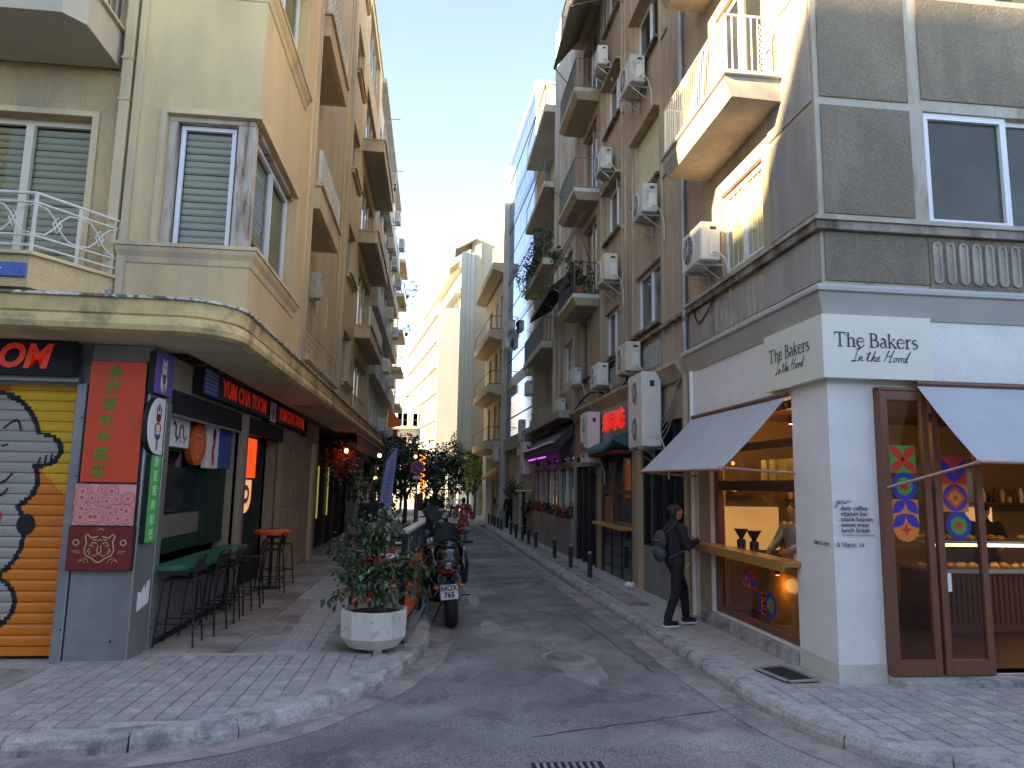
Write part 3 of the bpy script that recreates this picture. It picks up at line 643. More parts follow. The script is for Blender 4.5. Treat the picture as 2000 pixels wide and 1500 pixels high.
# ================================================================ LEFT far buildings
W2=thing('apartment_building','white apartment block with continuous balcony bands and air conditioners behind the beige one','building',(-2.8,31.0,-.3))
core('body',[(-14,31.02),(-3.6,31.02),(-3.6,47),(-14,47)],-.5,20.2,M['darkin'],W2)
mb=MB(); wall(mb,'x',-3.0,31.03,46.98,-.4,20.3,[(31.6+i*2.55,33.5+i*2.55,z+.1,z+2.2) for i in range(6) for z in (4.6,7.65,10.7,13.75,16.8)]+[(32,38,-.3,3),(40,45,-.3,3)],.25,1)
mb.quad((-2.9,31.025,-.4),(-14,31.025,-.4),(-14,31.025,20.3),(-2.9,31.025,20.3)); mb.box(-14,-2.65,30.9,47.0,20.3,20.5); part('street_wall',mb,M['palecon'],W2)
for z in (4.6,7.65,10.7,13.75,16.8):
    for i in range(6): window(W2,'x',-3.1,1,31.6+i*2.55,33.5+i*2.55,z+.1,z+2.2,'upvc',.06,1,'glass_dim' if i%2 else 'glass')
    mb=MB(); mb.box(-2.98,-2.62,31.1,46.9,z-.9,z-.02,.01); part('balcony_band',mb,M['whiteb' if z<6 else 'palecon'],W2)
W3=thing('apartment_building','cream block with stacked balconies and plants seen against the sky beyond the white block','building',(-3.67,57.5,-.5))
core('wall',[(-14,50),(-3.67,50),(-3.67,68),(-14,68)],-.6,21.9,M['cream'],W3)
for k,z in enumerate((20.7,17.7,14.6,11.45,8.4,5.3)):
    mb=MB(); mb.box(-3.66,-2.79,58.5,64,z-.25,z,.02); part('balcony_slab',mb,M['cream'],W3)
    rail(W3,[(-3.6,58.6),(-2.85,58.6),(-2.85,63.9)],z,z+1.0,M['iron'] if k%2 else M['iron_w'],sp=.24,r=.014,sub=False)
    mb=MB(); 
    for i in range(3): mb.box(-3.665,-3.62,59+i*1.8,60.1+i*1.8,z+.1,z+2.2)
    part('window',mb,M['glass'],W3)
mb=MB(); mb.prism([(-3.66,58.4,8.1),(-2.7,58.4,7.0),(-2.7,58.4,6.6),(-3.66,58.4,6.4)],(0,.1,0)); part('awning',mb,M['orange'],W3)
for z in (6.4,):
    mb=MB(); mb.box(-3.66,-2.9,58.45,58.5,3.9,6.3); part('red_screen',mb,mat('rust_blind',(.22,.06,.03)),W3)
# end of street building far left
W4=thing('apartment_building','small pale apartment house closing the street behind the trees','building',(-6,98,-.9))
core('wall',[(-9,98),(-1,98),(-1,112),(-9,112)],-1.2,13.6,M['whiteb'],W4)
for z in (3.2,6.4,9.6):
    for x in (-7.5,-5,-2.9): window(W4,'y',97.97,-1,x,x+1.5,z,z+1.9,'upvc',.08,1,'glass_dim')
    mb=MB(); mb.box(-8.5,-1,96.9,97.98,z-.35,z-.12); part('balcony_slab',mb,M['whiteb'],W4); rail(W4,[(-8.4,97),(-1.1,97)],z-.1,z+.8,M['iron'],sp=.3,r=.02,sub=False)
# ================================================================ RIGHT: bakery corner building
RB=thing('apartment_building','grey and white corner building with rough sooty panels above the bakery','building',(4.27,7.27,.1))
XR=4.27; YR=7.27
TOPR=23.0; FR=[5.13,8.05,11.0,13.95,16.9,19.85]
# upper walls
Hx=[(8.62,10.0,f+.13,f+1.40) for f in FR]; Hy=[(5.62,8.0,f+.03,f+1.42) for f in FR]
Hx[1:]=[(8.5,10.05,f-.75,f+1.45) for f in FR[1:]]
mb=MB(); wall(mb,'x',XR,YR,11.5,4.2,TOPR,Hx,.16,-1); part('street_wall',mb,M['brown'],RB)
mb=MB(); wall(mb,'y',YR,XR,20,4.2,TOPR,Hy,.14,-1); part('front_wall',mb,M['gtrim'],RB)
core('body',[(XR+.25,YR+.25),(20,YR+.25),(20,11.45),(XR+.25,11.45)],4.1,TOPR-.02,M['darkin'],RB)
mb=MB(); mb.box(XR-.15,20,YR-.15,11.5,TOPR,TOPR+.15); part('roof',mb,M['palecon'],RB)
# rough stucco panels, front
for i,f in enumerate(FR):
    for (x0,x1,z0,z1) in ((XR+.06,5.44,f+.08,f+1.40),(XR+.06,5.44,f+1.50,f+2.87),(5.60,8.1,f+1.56,f+2.87),(8.16,9.6,f+.08,f+1.4),(8.16,9.6,f+1.5,f+2.87)):
        g=MB(); g.box(x0,x1,YR-.018,YR-.001,z0,z1,.006); part('stucco_panel',g,M['gpanel'],RB)
    for (y0,y1,z0,z1) in ((YR+.05,8.40,f+.10,f+1.38),(YR+.05,8.40,f+1.46,f+2.88)):
        g=MB(); g.box(XR-.018,XR-.001,y0,y1,z0,z1,.006); part('stucco_panel',g,M['gpanel_side'],RB)
    w=window(RB,'y',YR+.03,-1,5.62,6.70,f+.03,f+1.42,'upvc',.075,0,'glass_olive',depth=.08)
    w=window(RB,'y',YR+.09,-1,6.66,8.0,f+.03,f+1.42,'upvc',.06,0,'glass_olive')
    if i==0:
        window(RB,'x',XR+.07,-1,8.64,10.0,f+.15,f+1.38,'upvc',.06,1,'clear'); g=MB()
        for q in range(17): g.tube([(XR+.13+.012*(q%2),8.68+q*.08,f+.17),(XR+.13+.012*((q+1)%2),8.70+q*.08,f+1.36)],.038,5)
        part('curtain',g,M['blind_w'],RB)
    else: window(RB,'x',XR+.07,-1,8.52,10.03,f-.73,f+1.43,'upvc',.07,1,'glass')
g=MB(); g.box(XR-.07,XR-.001,7.26,8.6,4.30,5.06); 
# belt course and lower band with slots
mb=MB(); mb.box(XR-.11,XR-.001,YR-.11,11.45,5.10,5.15); mb.box(XR-.001,20,YR-.11,YR-.001,5.10,5.15); part('belt_coping',mb,M['gtrim'],RB)
mb=MB(); mb.box(XR-.08,XR-.001,YR-.08,11.45,5.00,5.098); mb.box(XR-.001,20,YR-.08,YR-.001,5.0,5.098); part('belt_course',mb,M['belt'],RB)
g=MB(); g.box(XR-.02,XR-.001,YR+.04,8.55,4.42,4.99,.004); part('stucco_panel',g,M['gpanel_side'],RB); g=MB(); g.box(XR-.02,XR-.001,10.45,11.35,4.42,4.99,.004); part('stucco_panel',g,M['gpanel_side'],RB)
SLM=M['concrete']
def slots(ax,c,out,us,z0,z1,par,w=.075):
    for u in us:
        mb=MB(); n=8; pts=[]
        for k in range(n+1): a=math.pi*k/n; pts.append((u+w/2*math.cos(a),z1-w/2+w/2*math.sin(a)))
        for k in range(n+1): a=math.pi+math.pi*k/n; pts.append((u+w/2*math.cos(a),z0+w/2+w/2*math.sin(a)))
        m=len(pts); a=[P3(ax,c+out*.022,p*1.0,q) for p,q in pts]; cu=sum(p for p,q in pts)/m
        b=[P3(ax,c+out*.022,cu+(p-cu)*.62,(z0+z1)/2+(q-(z0+z1)/2)*.93) for p,q in pts]; d=[P3(ax,c+out*.002,cu+(p-cu)*.5,(z0+z1)/2+(q-(z0+z1)/2)*.92) for p,q in pts]
        e=[P3(ax,c,p,q) for p,q in pts]
        mb.add(e+a+b+d,[(i+k*m,(i+1)%m+k*m,(i+1)%m+(k+1)*m,i+(k+1)*m) for i in range(m) for k in range(3)]+[tuple(range(3*m,4*m))]); part('parapet_slot',mb,SLM,par)
slots('y',YR-.021,-1,[5.66+i*.162 for i in range(22)],4.44,4.93,RB,.11); slots('x',XR-.001,-1,[8.72+i*.185 for i in range(9)],4.42,4.93,RB,.10)
g=MB(); g.box(XR+.04,5.56,YR-.02,YR-.001,4.42,4.99,.004); part('stucco_panel',g,M['gpanel'],RB); g=MB(); g.box(5.57,9.4,YR-.02,YR-.001,4.36,4.99,.004); part('stucco_panel',g,M['gpanel'],RB)
# grey cornice over the shop
mb=MB(); prof=[(.0,4.36),(.13,4.345),(.15,4.31),(.15,4.27),(.11,4.26),(.11,4.24),(.02,4.0),(0,4.0)]; n=len(prof)
P0=[(XR-d,11.45,z) for d,z in prof];P1=[(XR-d,YR-d,z) for d,z in prof];P2=[(20,YR-d,z) for d,z in prof]
mb.add(P0+P1+P2,[(i,i+1,n+i+1,n+i) for i in range(n-1)]+[(n+i,n+i+1,2*n+i+1,2*n+i) for i in range(n-1)]+[tuple(range(n))]); part('cornice',mb,M['cornice'],RB)
# balcony with balustrade (first floor, sunlit)
for f in FR[1:]:
    zt=f-.78; xo=3.52
    mb=MB(); mb.prism([(XR-.002,8.0,zt),(xo,8.0,zt),(xo,8.0,zt-.10),(xo+.08,8.0,zt-.28),(XR-.002,8.0,zt-.30)],(0,2.45,0)); part('balcony_slab',mb,M['concrete'],RB)
    mb=MB(); mb.box(xo-.04,XR-.002,7.95,10.5,zt+.001,zt+.05,.01); part('balcony_coping',mb,M['palecon'],RB)
    rl=rail(RB,[(XR-.03,8.03),(xo+.03,8.03),(xo+.03,10.42),(XR-.03,10.42)],zt+.05,zt+.86,M['iron_w'],sp=.085,r=.009)
    for k in range(2):
        g=MB(); y=8.03; x0=xo+.2+k*.28; zz=zt+.12
        for q in range(4): g.tube([(x0,y,zz),(x0+.05,y,zz+.08),(x0,y,zz+.16)],.006,4); g.tube([(x0+.05,y,zz),(x0,y,zz+.08),(x0+.05,y,zz+.16)],.006,4); zz+=.16
        part('scroll',g,M['iron_w'],rl)
# ground floor: white walls with shop openings
mb=MB(); wall(mb,'x',XR,YR,11.5,zs(9)-.2,4.2,[(8.06,10.62,.27,3.22)],.22,-1); wall(mb,'y',YR,XR,20,-.1,4.2,[(4.80,12,.19,3.22)],.22,-1); part('shopfront_wall',mb,M['whitew'],RB)
mb=MB(); mb.box(XR-.012,XR-.001,10.65,11.1,.1,3.2); part('pilaster',mb,M['stone'],RB); mb=MB(); mb.box(XR-.012,XR-.002,YR-.012,8.05,.05,.30); mb.box(XR-.002,4.795,YR-.012,YR-.001,.05,.30); part('plinth',mb,mat('stained_white_plinth',(.62,.58,.50),.85,.12,5,.3,50,col2=(.30,.22,.14),c2s=2.5,c2lo=.52,c2hi=.66),RB)
mb=MB(); mb.box(XR-.09,XR-.014,8.05,10.9,.02,.262,.008); part('stone_ledge',mb,M['kerb'],RB)
mb=MB(); mb.box(4.80,20,6.98,7.268,.05,.19,.008); part('door_step',mb,M['kerb'],RB)
# ================================================================ RIGHT 2: brown building
R2=thing('apartment_building','brown stucco apartment building with many air conditioners between the bakery and the pale block','building',(4.27,11.6,.05))
F2=[5.12,8.05,10.98,13.9]
Hx=[(12.93,14.66,5.28,6.55),(16.05,17.46,5.2,6.4),(19.1,20.6,4.95,6.9)]+[(12.85,14.6,f+.18,f+1.55) for f in F2[1:]]+[(15.8,17.3,f+.2,f+1.5) for f in F2[1:]]+[(18.4,20.2,f-.9,f+1.5) for f in F2[1:]]
mb=MB(); wall(mb,'x',XR+.01,11.52,21.1,4.0,17.2,Hx,.2,-1); mb.quad((XR+.01,11.52,17.2),(20,11.52,17.2),(20,21.1,17.2),(XR+.01,21.1,17.2)); part('street_wall',mb,M['brown'],R2)
core('body',[(XR+.3,11.55),(20,11.55),(20,21.05),(XR+.3,21.05)],-.1,17.1,M['darkin'],R2)
for h in Hx:
    tall=h[3]-h[2]>1.8; sh=(h[0]<15 and h[2]>8) 
    window(R2,'x',XR+.12,-1,h[0],h[1],h[2],h[3],'upvc' if h[0]<18 else 'browntrim',.055,1,'glass_dim' if not sh else 'glass',blind=None)
    if sh and h[2]<10:
        mb=MB(); mb.box(XR+.06,XR+.10,h[0]+.02,h[1]-.02,h[2]+.02,h[3]-.02); o=part('roller_shutter',mb,M['blind_w'],R2)
    if not tall:
        mb=MB(); mb.box(XR-.1,XR+.008,h[0]-.05,h[1]+.05,h[2]-.07,h[2]-.005); part('window_sill',mb,M['belt'],R2)
        if h[2]>7: mb=MB(); mb.box(XR-.14,XR+.008,h[0]-.06,h[1]+.04,h[3]+.004,h[3]+.06); part('window_hood',mb,M['browntrim'],R2)
mb=MB()
for y in (11.55,12.15,12.72,14.75,15.35,15.62,17.5,17.75,20.75,20.98): mb.box(XR-.03,XR+.008,y,y+.09,4.2,17.15)
part('pilaster',mb,M['browntrim'],R2)
mb=MB()
for f in F2: mb.box(XR-.02,XR+.008,12.26,12.70,f-.03,f+.0); mb.box(XR-.02,XR+.008,15.47,15.6,f-.03,f)
mb.box(XR-.1,XR+.008,11.52,21.1,5.03,5.09); part('belt_course',mb,M['belt'],R2)
slots('x',XR+.008,-1,[13.0+i*.17 for i in range(9)]+[15.9+i*.17 for i in range(9)],4.42,4.93,R2,.09)
mb=MB(); prof=[(0,4.3),(.18,4.27),(.2,4.2),(.05,3.95),(0,3.95)]; 
mb.add([(XR-d,11.6,z) for d,z in prof]+[(XR-d,21.1,z) for d,z in prof],[(i,i+1,6+i,5+i) for i in range(4)]+[(0,1,2,3,4),(9,8,7,6,5)]); part('cornice',mb,M['browntrim'],R2)
for k,f in enumerate((7.12,10.07,12.98,15.9)):
    mb=MB(); mb.box(3.55,XR,17.95,20.4,f-.10,f-.0); mb.prism([(3.55,17.95,f-.101),(3.68,18.1,f-.28),(XR,18.1,f-.28),(XR,17.95,f-.101)],(0,0,0.001)); part('balcony_slab',mb,M['palecon'],R2)
    mb=MB(); a=[(XR,17.95,f-.1),(3.55,17.95,f-.1),(3.55,20.4,f-.1),(XR,20.4,f-.1)]; b=[(XR,18.08,f-.27),(3.68,18.08,f-.27),(3.68,20.27,f-.27),(XR,20.27,f-.27)]
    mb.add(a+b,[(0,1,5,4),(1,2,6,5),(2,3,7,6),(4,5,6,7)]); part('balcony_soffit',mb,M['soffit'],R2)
    rail(R2,[(XR-.02,18.0),(3.6,18.0),(3.6,20.35),(XR-.02,20.35)],f,f+.88,M['iron_g' if k else 'iron'],sp=.1,r=.009)
# ground floor of R2
mb=MB(); wall(mb,'x',XR+.01,11.52,21.1,zs(16)-.3,4.0,[(11.75,14.2,-.2,3.3),(15.0,17.8,-.2,3.95),(18.3,20.8,-.2,2.9)],.3,-1); part('shopfront_wall',mb,M['stone'],R2)
# ================================================================ RIGHT 3: pale block with long balconies
R3=thing('apartment_building','pale concrete apartment block with long grey balconies before the blue glass building','building',(4.27,21.2,0))
core('body',[(XR+.6,21.15),(20,21.15),(20,30.5),(XR+.6,30.5)],-.4,19.4,M['palecon'],R3)
mb=MB(); wall(mb,'x',XR+.02,21.12,25.1,4.0,19.5,[(21.7,23.3,z,z+1.3) for z in (5.4,8.4,11.4,14.4)],.2,-1); mb.box(XR+.25,XR+.6,21.15,25.1,4,19.4); mb.quad((XR+.02,25.1,4),(XR+.6,25.1,4),(XR+.6,25.1,19.4),(XR+.02,25.1,19.4)); part('street_wall',mb,M['palecon'],R3)
for z in (5.4,8.4,11.4,14.4): window(R3,'x',XR+.15,-1,21.7,23.3,z,z+1.3,'upvc',.05,1,'glass_dim')
mb=MB(); 
for y in (21.2,23.9,24.85): mb.box(XR-.05,XR+.018,y,y+.22,4.2,19.4)
part('pilaster',mb,M['palecon'],R3)
for k,f in enumerate((7.3,10.45,13.45,16.5)):
    mb=MB(); mb.box(3.82,XR+.6,25.15,30.4,f-.26,f,.02); part('balcony_slab',mb,M['palecon'],R3)
    rail(R3,[(XR,25.2),(3.87,25.2),(3.87,30.35)],f,f+.9,M['iron_g'],sp=.1,r=.01,sub=(k<2))
    for i in range(2): window(R3,'x',XR+.58,-1,25.8+i*2.3,27.7+i*2.3,f+.1,f+2.2,'upvc',.06,1,'glass')
mb=MB(); mb.box(XR-.5,XR+.6,21.2,30.4,4.12,4.35); mb.box(XR-.02,XR+.2,21.3,30.4,4.35,5.1); part('first_floor_parapet',mb,M['concrete'],R3)
mb=MB(); wall(mb,'x',XR+.02,21.12,30.5,-.5,4.12,[(21.3,23.9,0,3.0),(24.2,26.9,0,3.0),(27.2,29.4,0,3.0)],.3,-1); part('shopfront_wall',mb,M['stone'],R3)
# ================================================================ RIGHT 4: glass building (street bends 2.4 degrees)
R4=thing('office_building','office building with blue mirror glass front and dark bands','building',(4.27,30.6,-.1),R(2.4),local=True)
L4=8.1
mb=MB(); mb.box(.06,14,0,L4,-.4,20.7); part('body',mb,M['cream'],R4)
mb=MB(); mb.box(-.02,14,-.01,L4+.05,20.7,20.95); part('roof',mb,M['palecon'],R4)
zb=[4.6,7.7,10.6,13.6,16.6,19.2]
for i,z in enumerate(zb):
    zt=min(20.6,z+2.55 if i<len(zb)-1 else 20.6)
    for k in range(6):
        y0=.15+k*1.3; 
        for (a,b) in ((z,z+.95),(z+1.0,zt)):
            if b-a<.1: continue
            g=MB(); g.box(-.005,.05,y0+.02,y0+1.28,a+.02,b-.01); part('glass_panel',g,M['glass_blue' if z>7 else 'glass_dim'],R4)
    if zt<20.5: g=MB(); g.box(-.03,.055,.1,L4,zt+.005,(zb[i+1] if i+1<len(zb) else zt+.4)-.005); part('dark_band',g,M['steel' if i<1 else 'glass'],R4)
g=MB(); g.box(.0,.058,.0,.14,4,20.6); part('corner_frame',g,M['whitep'],R4)
mb=MB(); mb.box(-.28,.05,L4-.25,L4+.1,-.4,20.3); part('service_pipe',mb,M['palecon'],R4)
mb=MB(); mb.prism([(-.1,L4-.6,3.9),(-.1,L4-.6,-.4),(-.35,L4-.6,-.4),(-.25,L4-.6,3.9)],(0,.9,0)); mb.box(-.1,.05,2.6,3.2,-.4,3.9); part('pier',mb,M['palecon'],R4)
mb=MB(); mb.box(-.2,.05,0,L4-.7,3.9,4.55); part('fascia_band',mb,M['concrete'],R4)
# ================================================================ RIGHT 5: cream house with three balconies
R5=thing('apartment_building','low cream apartment house with black railed balconies after the glass building','building',(3.93,38.75,-.3),R(3.2),local=True)
mb=MB(); wall(mb,'x',0,0,9.5,3.6,14.9,[(y,y+1.1,z+.1,z+2.3) for z in (4.8,8.0,11.2) for y in (1.6,3.6,6.2)],.2,-1); part('street_wall',mb,M['cream'],R5)
mb=MB(); mb.box(.25,14,0.02,9.48,-.4,14.85); part('body',mb,M['cream'],R5)
for z in (4.8,8.0,11.2):
    for y in (1.6,3.6,6.2): window(R5,'x',.15,-1,y,y+1.1,z+.1,z+2.3,'cream_frame',.06,1,'glass_dim')
    mb=MB(); mb.prism([(-.85,1.0,z-.02),(-.85,1.0,z-.45),(-.4,1.0,z-.62),(-.002,1.0,z-.62),(-.002,1.0,z-.02)],(0,7.6,0)); part('balcony_slab',mb,M['cream'],R5)
    rail(R5,[(-.02,1.05),(-.8,1.05),(-.8,8.5)],z-.02,z+.75,M['iron'],sp=.14,r=.012,sub=False)
mb=MB(); mb.prism([(-.75,.9,14.9),(-.75,.9,14.7),(-.1,.9,14.5),(0,.9,14.9)],(0,8.6,0)); mb.box(-.75,14,.9,9.5,14.9,15.1); part('roof',mb,M['cream'],R5)
mb=MB(); wall(mb,'x',0,0,9.5,-.6,3.6,[(.8,2.8,-.5,2.6),(3.4,5.4,-.5,2.6),(6,8,-.5,2.6)],.2,-1); part('shopfront_wall',mb,M['whiteb'],R5)
# ================================================================ RIGHT 6: tall cream building with marble flutes
R6=thing('office_building','tall sunlit cream building with grey green marble fins at its edge','building',(2.0,53,-.4))
core('wall',[(2.55,53),(12,53),(12,66),(2.2,66)],4.6,21.2,M['cream'],R6)
core('wall',[(5.6,53.2),(12,53.2),(12,60),(5.6,60)],21.2,26,M['whiteb'],R6)
core('step_wall',[(2.9,54),(12,54),(12,66),(2.7,66)],21.2,22.0,M['whiteb'],R6)
for i,(a,b) in enumerate(((1.75,2.12),(2.14,2.42),(2.44,2.75))):
    g=MB(); g.box(a,b,52.4+i*.12,53.6,4.7,19.6-i*.0,.02); part('marble_fin',g,M['flute'],R6)
g=MB(); g.box(2.77,3.25,52.75,53,4.7,20.5,.02); part('pilaster',g,M['cream'],R6)
core('pilotis',[(3.6,56),(12,56),(12,66),(3.6,66)],-.6,4.6,M['whiteb'],R6)
g=MB(); g.box(1.7,3.3,52.3,54,4.45,4.69); part('soffit_slab',g,M['cream'],R6)
g=MB(); g.prism([(1.25,52.6,19.9),(2.9,52.6,20.9),(2.9,52.6,20.8),(1.25,52.6,19.8)],(0,2.0,0)); part('roof_awning',g,M['awn2'],R6)
g=MB(); g.prism([(1.0,62,21.3),(1.9,62,22.1),(1.9,62,22.0),(1.0,62,21.2)],(0,2.4,0)); part('roof_awning',g,M['awn2'],R6)
# ================================================================ end building D: white with window grid
R7=thing('office_building','large sunlit white building with rows of deep windows closing the street','building',(.27,83,-.8),R(8.4),local=True)
mb=MB(); L=32; zf=[3.9,7.1,10.3,13.4,16.6,19.8]; holes=[(1.0+i*2.1,2.5+i*2.1,z+.75,z+2.75) for z in zf for i in range(14)]
wall(mb,'x',0,0,L,-.8,23.6,holes,.55,-1); part('street_wall',mb,M['whiteb'],R7)
g=MB(); g.box(.6,16,.02,L,-.8,23.55); part('body',g,M['whiteb'],R7)
g=MB(); g.box(-.0,16,-.01,.018,-.8,23.6); part('blank_wall',g,M['whiteb'],R7)
for z in zf:
    g=MB(); g.box(-.35,-.002,.2,L,z+2.95,z+3.15); part('floor_band',g,M['whiteb'],R7)
    for i in range(14): g=MB(); g.box(.5,.54,1.02+i*2.1,2.48+i*2.1,z+.78,z+2.72); part('window_pane',g,M['glass_dim'],R7)
g=MB(); g.box(3.0,16,2,L,23.6,29.8); part('penthouse',g,M['whiteb'],R7)
for z in (25.9,29.2): g=MB(); g.box(2.0,16,1.5,L,z,z+.7); part('penthouse_band',g,M['whiteb'],R7)
for i in range(9): g=MB(); g.box(-.1,.6,1.2+i*3,2.0+i*3,23.62,24.7); part('parapet_block',g,M['whiteb'],R7)
g=MB(); g.box(2.95,2.999,3,L,24,25.5); part('penthouse_window',g,M['glass_dim'],R7)
# ================================================================ buildings behind the camera across the side street (they cast the shade)
RBk=thing('apartment_building','tall apartment building on the opposite side of the cross street behind the photographer','building',(0,-5,0))
core('wall',[(-90,-4.5),(-20,-4.5),(-20,-16),(-90,-16)],-.2,24.4,M['beige'],RBk)
mb=MB()
for f in range(6):
    for i in range(15): mb.box(-66+i*3.2,-64.4+i*3.2,-4.55,-4.502,2+f*3.4,3.8+f*3.4)
o=part('window_row',mb,M['glass_dim'],RBk); o['kind']='stuff'
RD=thing('shop_building','low two storey cream building across the cross street behind the photographer','building',(10,-9,0))
core('wall',[(-19.9,-9),(60,-9),(60,-20),(-19.9,-20)],-.2,7.5,M['cream'],RD); mb=MB()
for i in range(24): mb.box(-18+i*3.2,-16.2+i*3.2,-9.0,-8.95,.3,2.8); mb.box(-18+i*3.2,-16.2+i*3.2,-9.0,-8.95,4.2,6.2)
o=part('window_row',mb,M['glass_dim'],RD); o['kind']='stuff'
RC=thing('apartment_building','unseen building added at the far left end of the cross street to block low sun','building',(-34,4,0))  # unseen block, added and sized to keep low sun off the bakery wall
core('wall',[(-44,-4.4),(-34,-4.4),(-34,8.2),(-44,8.2)],-.2,20.6,M['beige'],RC); mb=MB(); mb.box(-44.2,-33.8,-4.4,8.3,20.6,20.8); part('roof',mb,M['palecon'],RC)
# ================================================================ LEFT SHOP: shutter, signs, posters
XL3=-3.27
T=thing('roller_shutter','closed roller shutter with orange, yellow and grey mural, left of the metal pillar','shutter',(-5.6,8.7,zs(8.6)))
random.seed(11)
x0,x1,ys=-7.2,-4.03,8.66
# mural painted slat by slat: each slat is its own curved strip, areas by flat shapes in the plane
def inE(x,z,cx,cz,rx,rz): return ((x-cx)/rx)**2+((z-cz)/rz)**2<1
def mural(x,z):
    # plain generic rounded shapes in grey on orange and yellow
    g=[(-4.46,2.37,.21,.16),(-4.98,2.38,.50,.60),(-4.80,2.02,.34,.30),(-4.90,1.42,.36,.44),(-4.84,.68,.28,.26)]
    best=9
    for (cx,cz,rx,rz) in g:
        d=((x-cx)/rx)**2+((z-cz)/rz)**2
        if d<1: best=min(best,0)
        elif d<1.0+.055/min(rx,rz)*2: best=min(best,1)
    if best==0: return 'sgrey'
    if best==1: return 'blackm'
    if inE(x,z,-4.62,1.55,.0001,.0001): return 'oran2'
    return 'yel' if math.sin(x*2.2+z*1.15+1.0)+.35*math.sin(z*3.1)>.18 else 'oran2'
mats=['sgrey','blackm','oran2','yel']
h=.118; k=0; z=zs(8.6)+.12; nx=280
while z<3.12:
    me=bpy.data.meshes.new('shutter_slat'); vs=[];fs=[];mi=[]
    prof=[(0,0),(-.012,.012),(-.018,.05),(-.018,h-.035),(-.004,h-.012),(.0,h-.004)]
    for i in range(nx+1):
        x=x0+(x1-x0)*i/nx
        for d,e in prof: vs.append((x+5.6,ys+d-8.7,z+e-zs(8.6)))
    for i in range(nx):
        for q in range(len(prof)-1):
            a=i*6+q; fs.append((a,a+6,a+7,a+1)); mi.append(mats.index(mural(x0+(x1-x0)*(i+.5)/nx,z+prof[q][1])))
    me.from_pydata(vs,[],fs); 
    for m in mats: me.materials.append(M[m])
    me.polygons.foreach_set('material_index',mi); me.polygons.foreach_set('use_smooth',[False]*len(fs))
    o=bpy.data.objects.new('shutter_slat',me); C.objects.link(o); o.parent=T; z+=h
for P_ in ([(-4.42,2.30),(-4.44,2.24),(-4.43,2.18)],[(-4.36,2.33),(-4.37,2.25),(-4.36,2.19)],[(-4.30,2.34),(-4.31,2.27),(-4.31,2.22)],[(-4.72,.62),(-4.74,.52),(-4.72,.42)],[(-4.82,.60),(-4.83,.5),(-4.82,.42)],[(-4.85,2.62),(-4.72,2.72),(-4.66,2.6)],[(-4.85,2.42),(-4.78,2.44)],[(-4.84,2.0),(-4.76,2.04),(-4.70,2.12)],[(-4.86,1.85),(-4.78,1.88),(-4.73,1.95)]):
    mb=MB(); stroke(mb,[(a,ys-.021,b) for a,b in smoothp(P_,4)],.022,(0,-1,0),.001); part('painted_line',mb,M['blackm'],T)
for (a,b,c,d,mm) in ((-4.83,1.62,.07,.10,'red'),(-4.50,1.55,.10,.12,'blackm')): mb=MB(); mb.poly([(a+c*math.cos(k_*.35),ys-.0205,b+d*math.sin(k_*.35)) for k_ in range(18)]); part('painted_spot',mb,M[mm],T)
mb=MB(); mb.box(x0,x1,ys-.02,ys+.02,zs(8.6)+.02,zs(8.6)+.115,.006); part('bottom_bar',mb,M['oran2'],T)
mb=MB(); mb.box(x1+.002,x1+.115,8.46,8.6,zs(8.5)-.02,3.14,.008); part('guide_rail',mb,M['steel'],T)
for z in (.45,1.25,2.1,2.75): g=MB(); g.cyl((x1+.09,8.455,z),(x1+.09,8.462,z),.011,n=8); part('rivet',g,M['blackm'],T)
mb=MB(); mb.box(-7.2,-4.0,8.42,8.56,3.15,3.2); part('header',mb,M['steel'],T)
T=thing('metal_pillar','grey sheet metal clad pillar under the red poster beside the shutter','pillar',(-3.57,8.8,zs(8.8)))
mb=MB(); mb.box(-3.90,-3.24,8.47,9.18,zs(8.8)-.02,3.6,.012); part('cladding',mb,M['steel'],T)
mb=MB(); mb.box(-3.238,-3.225,9.0,9.17,zs(9)-.0,3.0,.004); part('side_strip',mb,M['gsteel'],T)
for (x,y,z) in ((-3.42,8.465,.32),(-3.222,9.05,.9),(-3.222,9.05,2.3),(-3.222,9.05,.35)): g=MB(); g.ell((x,y,z),(.012,.012,.012),8,5); part('bolt',g,M['blackm'],T)
mb=MB(); mb.prism([(-3.236,8.62,.60),(-3.236,8.95,.66),(-3.236,8.95,.92),(-3.236,8.86,.90),(-3.236,8.84,.80),(-3.236,8.80,.88),(-3.236,8.72,.80),(-3.236,8.62,.82)],(.002,0,0)); part('sticker_remnant',mb,M['white'],T)
def signbox(name,label,x0,x1,y0,y1,z0,z1,face,side='blackm',cat='sign',group=None,facing='y'):
    t=thing(name,label,cat,((x0+x1)/2,(y0+y1)/2,z0),group=group); mb=MB(); mb.box(x0,x1,y0,y1,z0,z1); part('case',mb,M[side],t)
    mb=MB()
    if facing=='y': mb.box(x0+.006,x1-.006,y0-.006,y0-.001,z0+.006,z1-.006)
    else: mb.box(x1+.001,x1+.006,y0+.006,y1-.006,z0+.006,z1-.006)
    part('face',mb,M[face],t); return t
UX,UZ=(1,0,0),(0,0,1); UYn=(0,1,0)
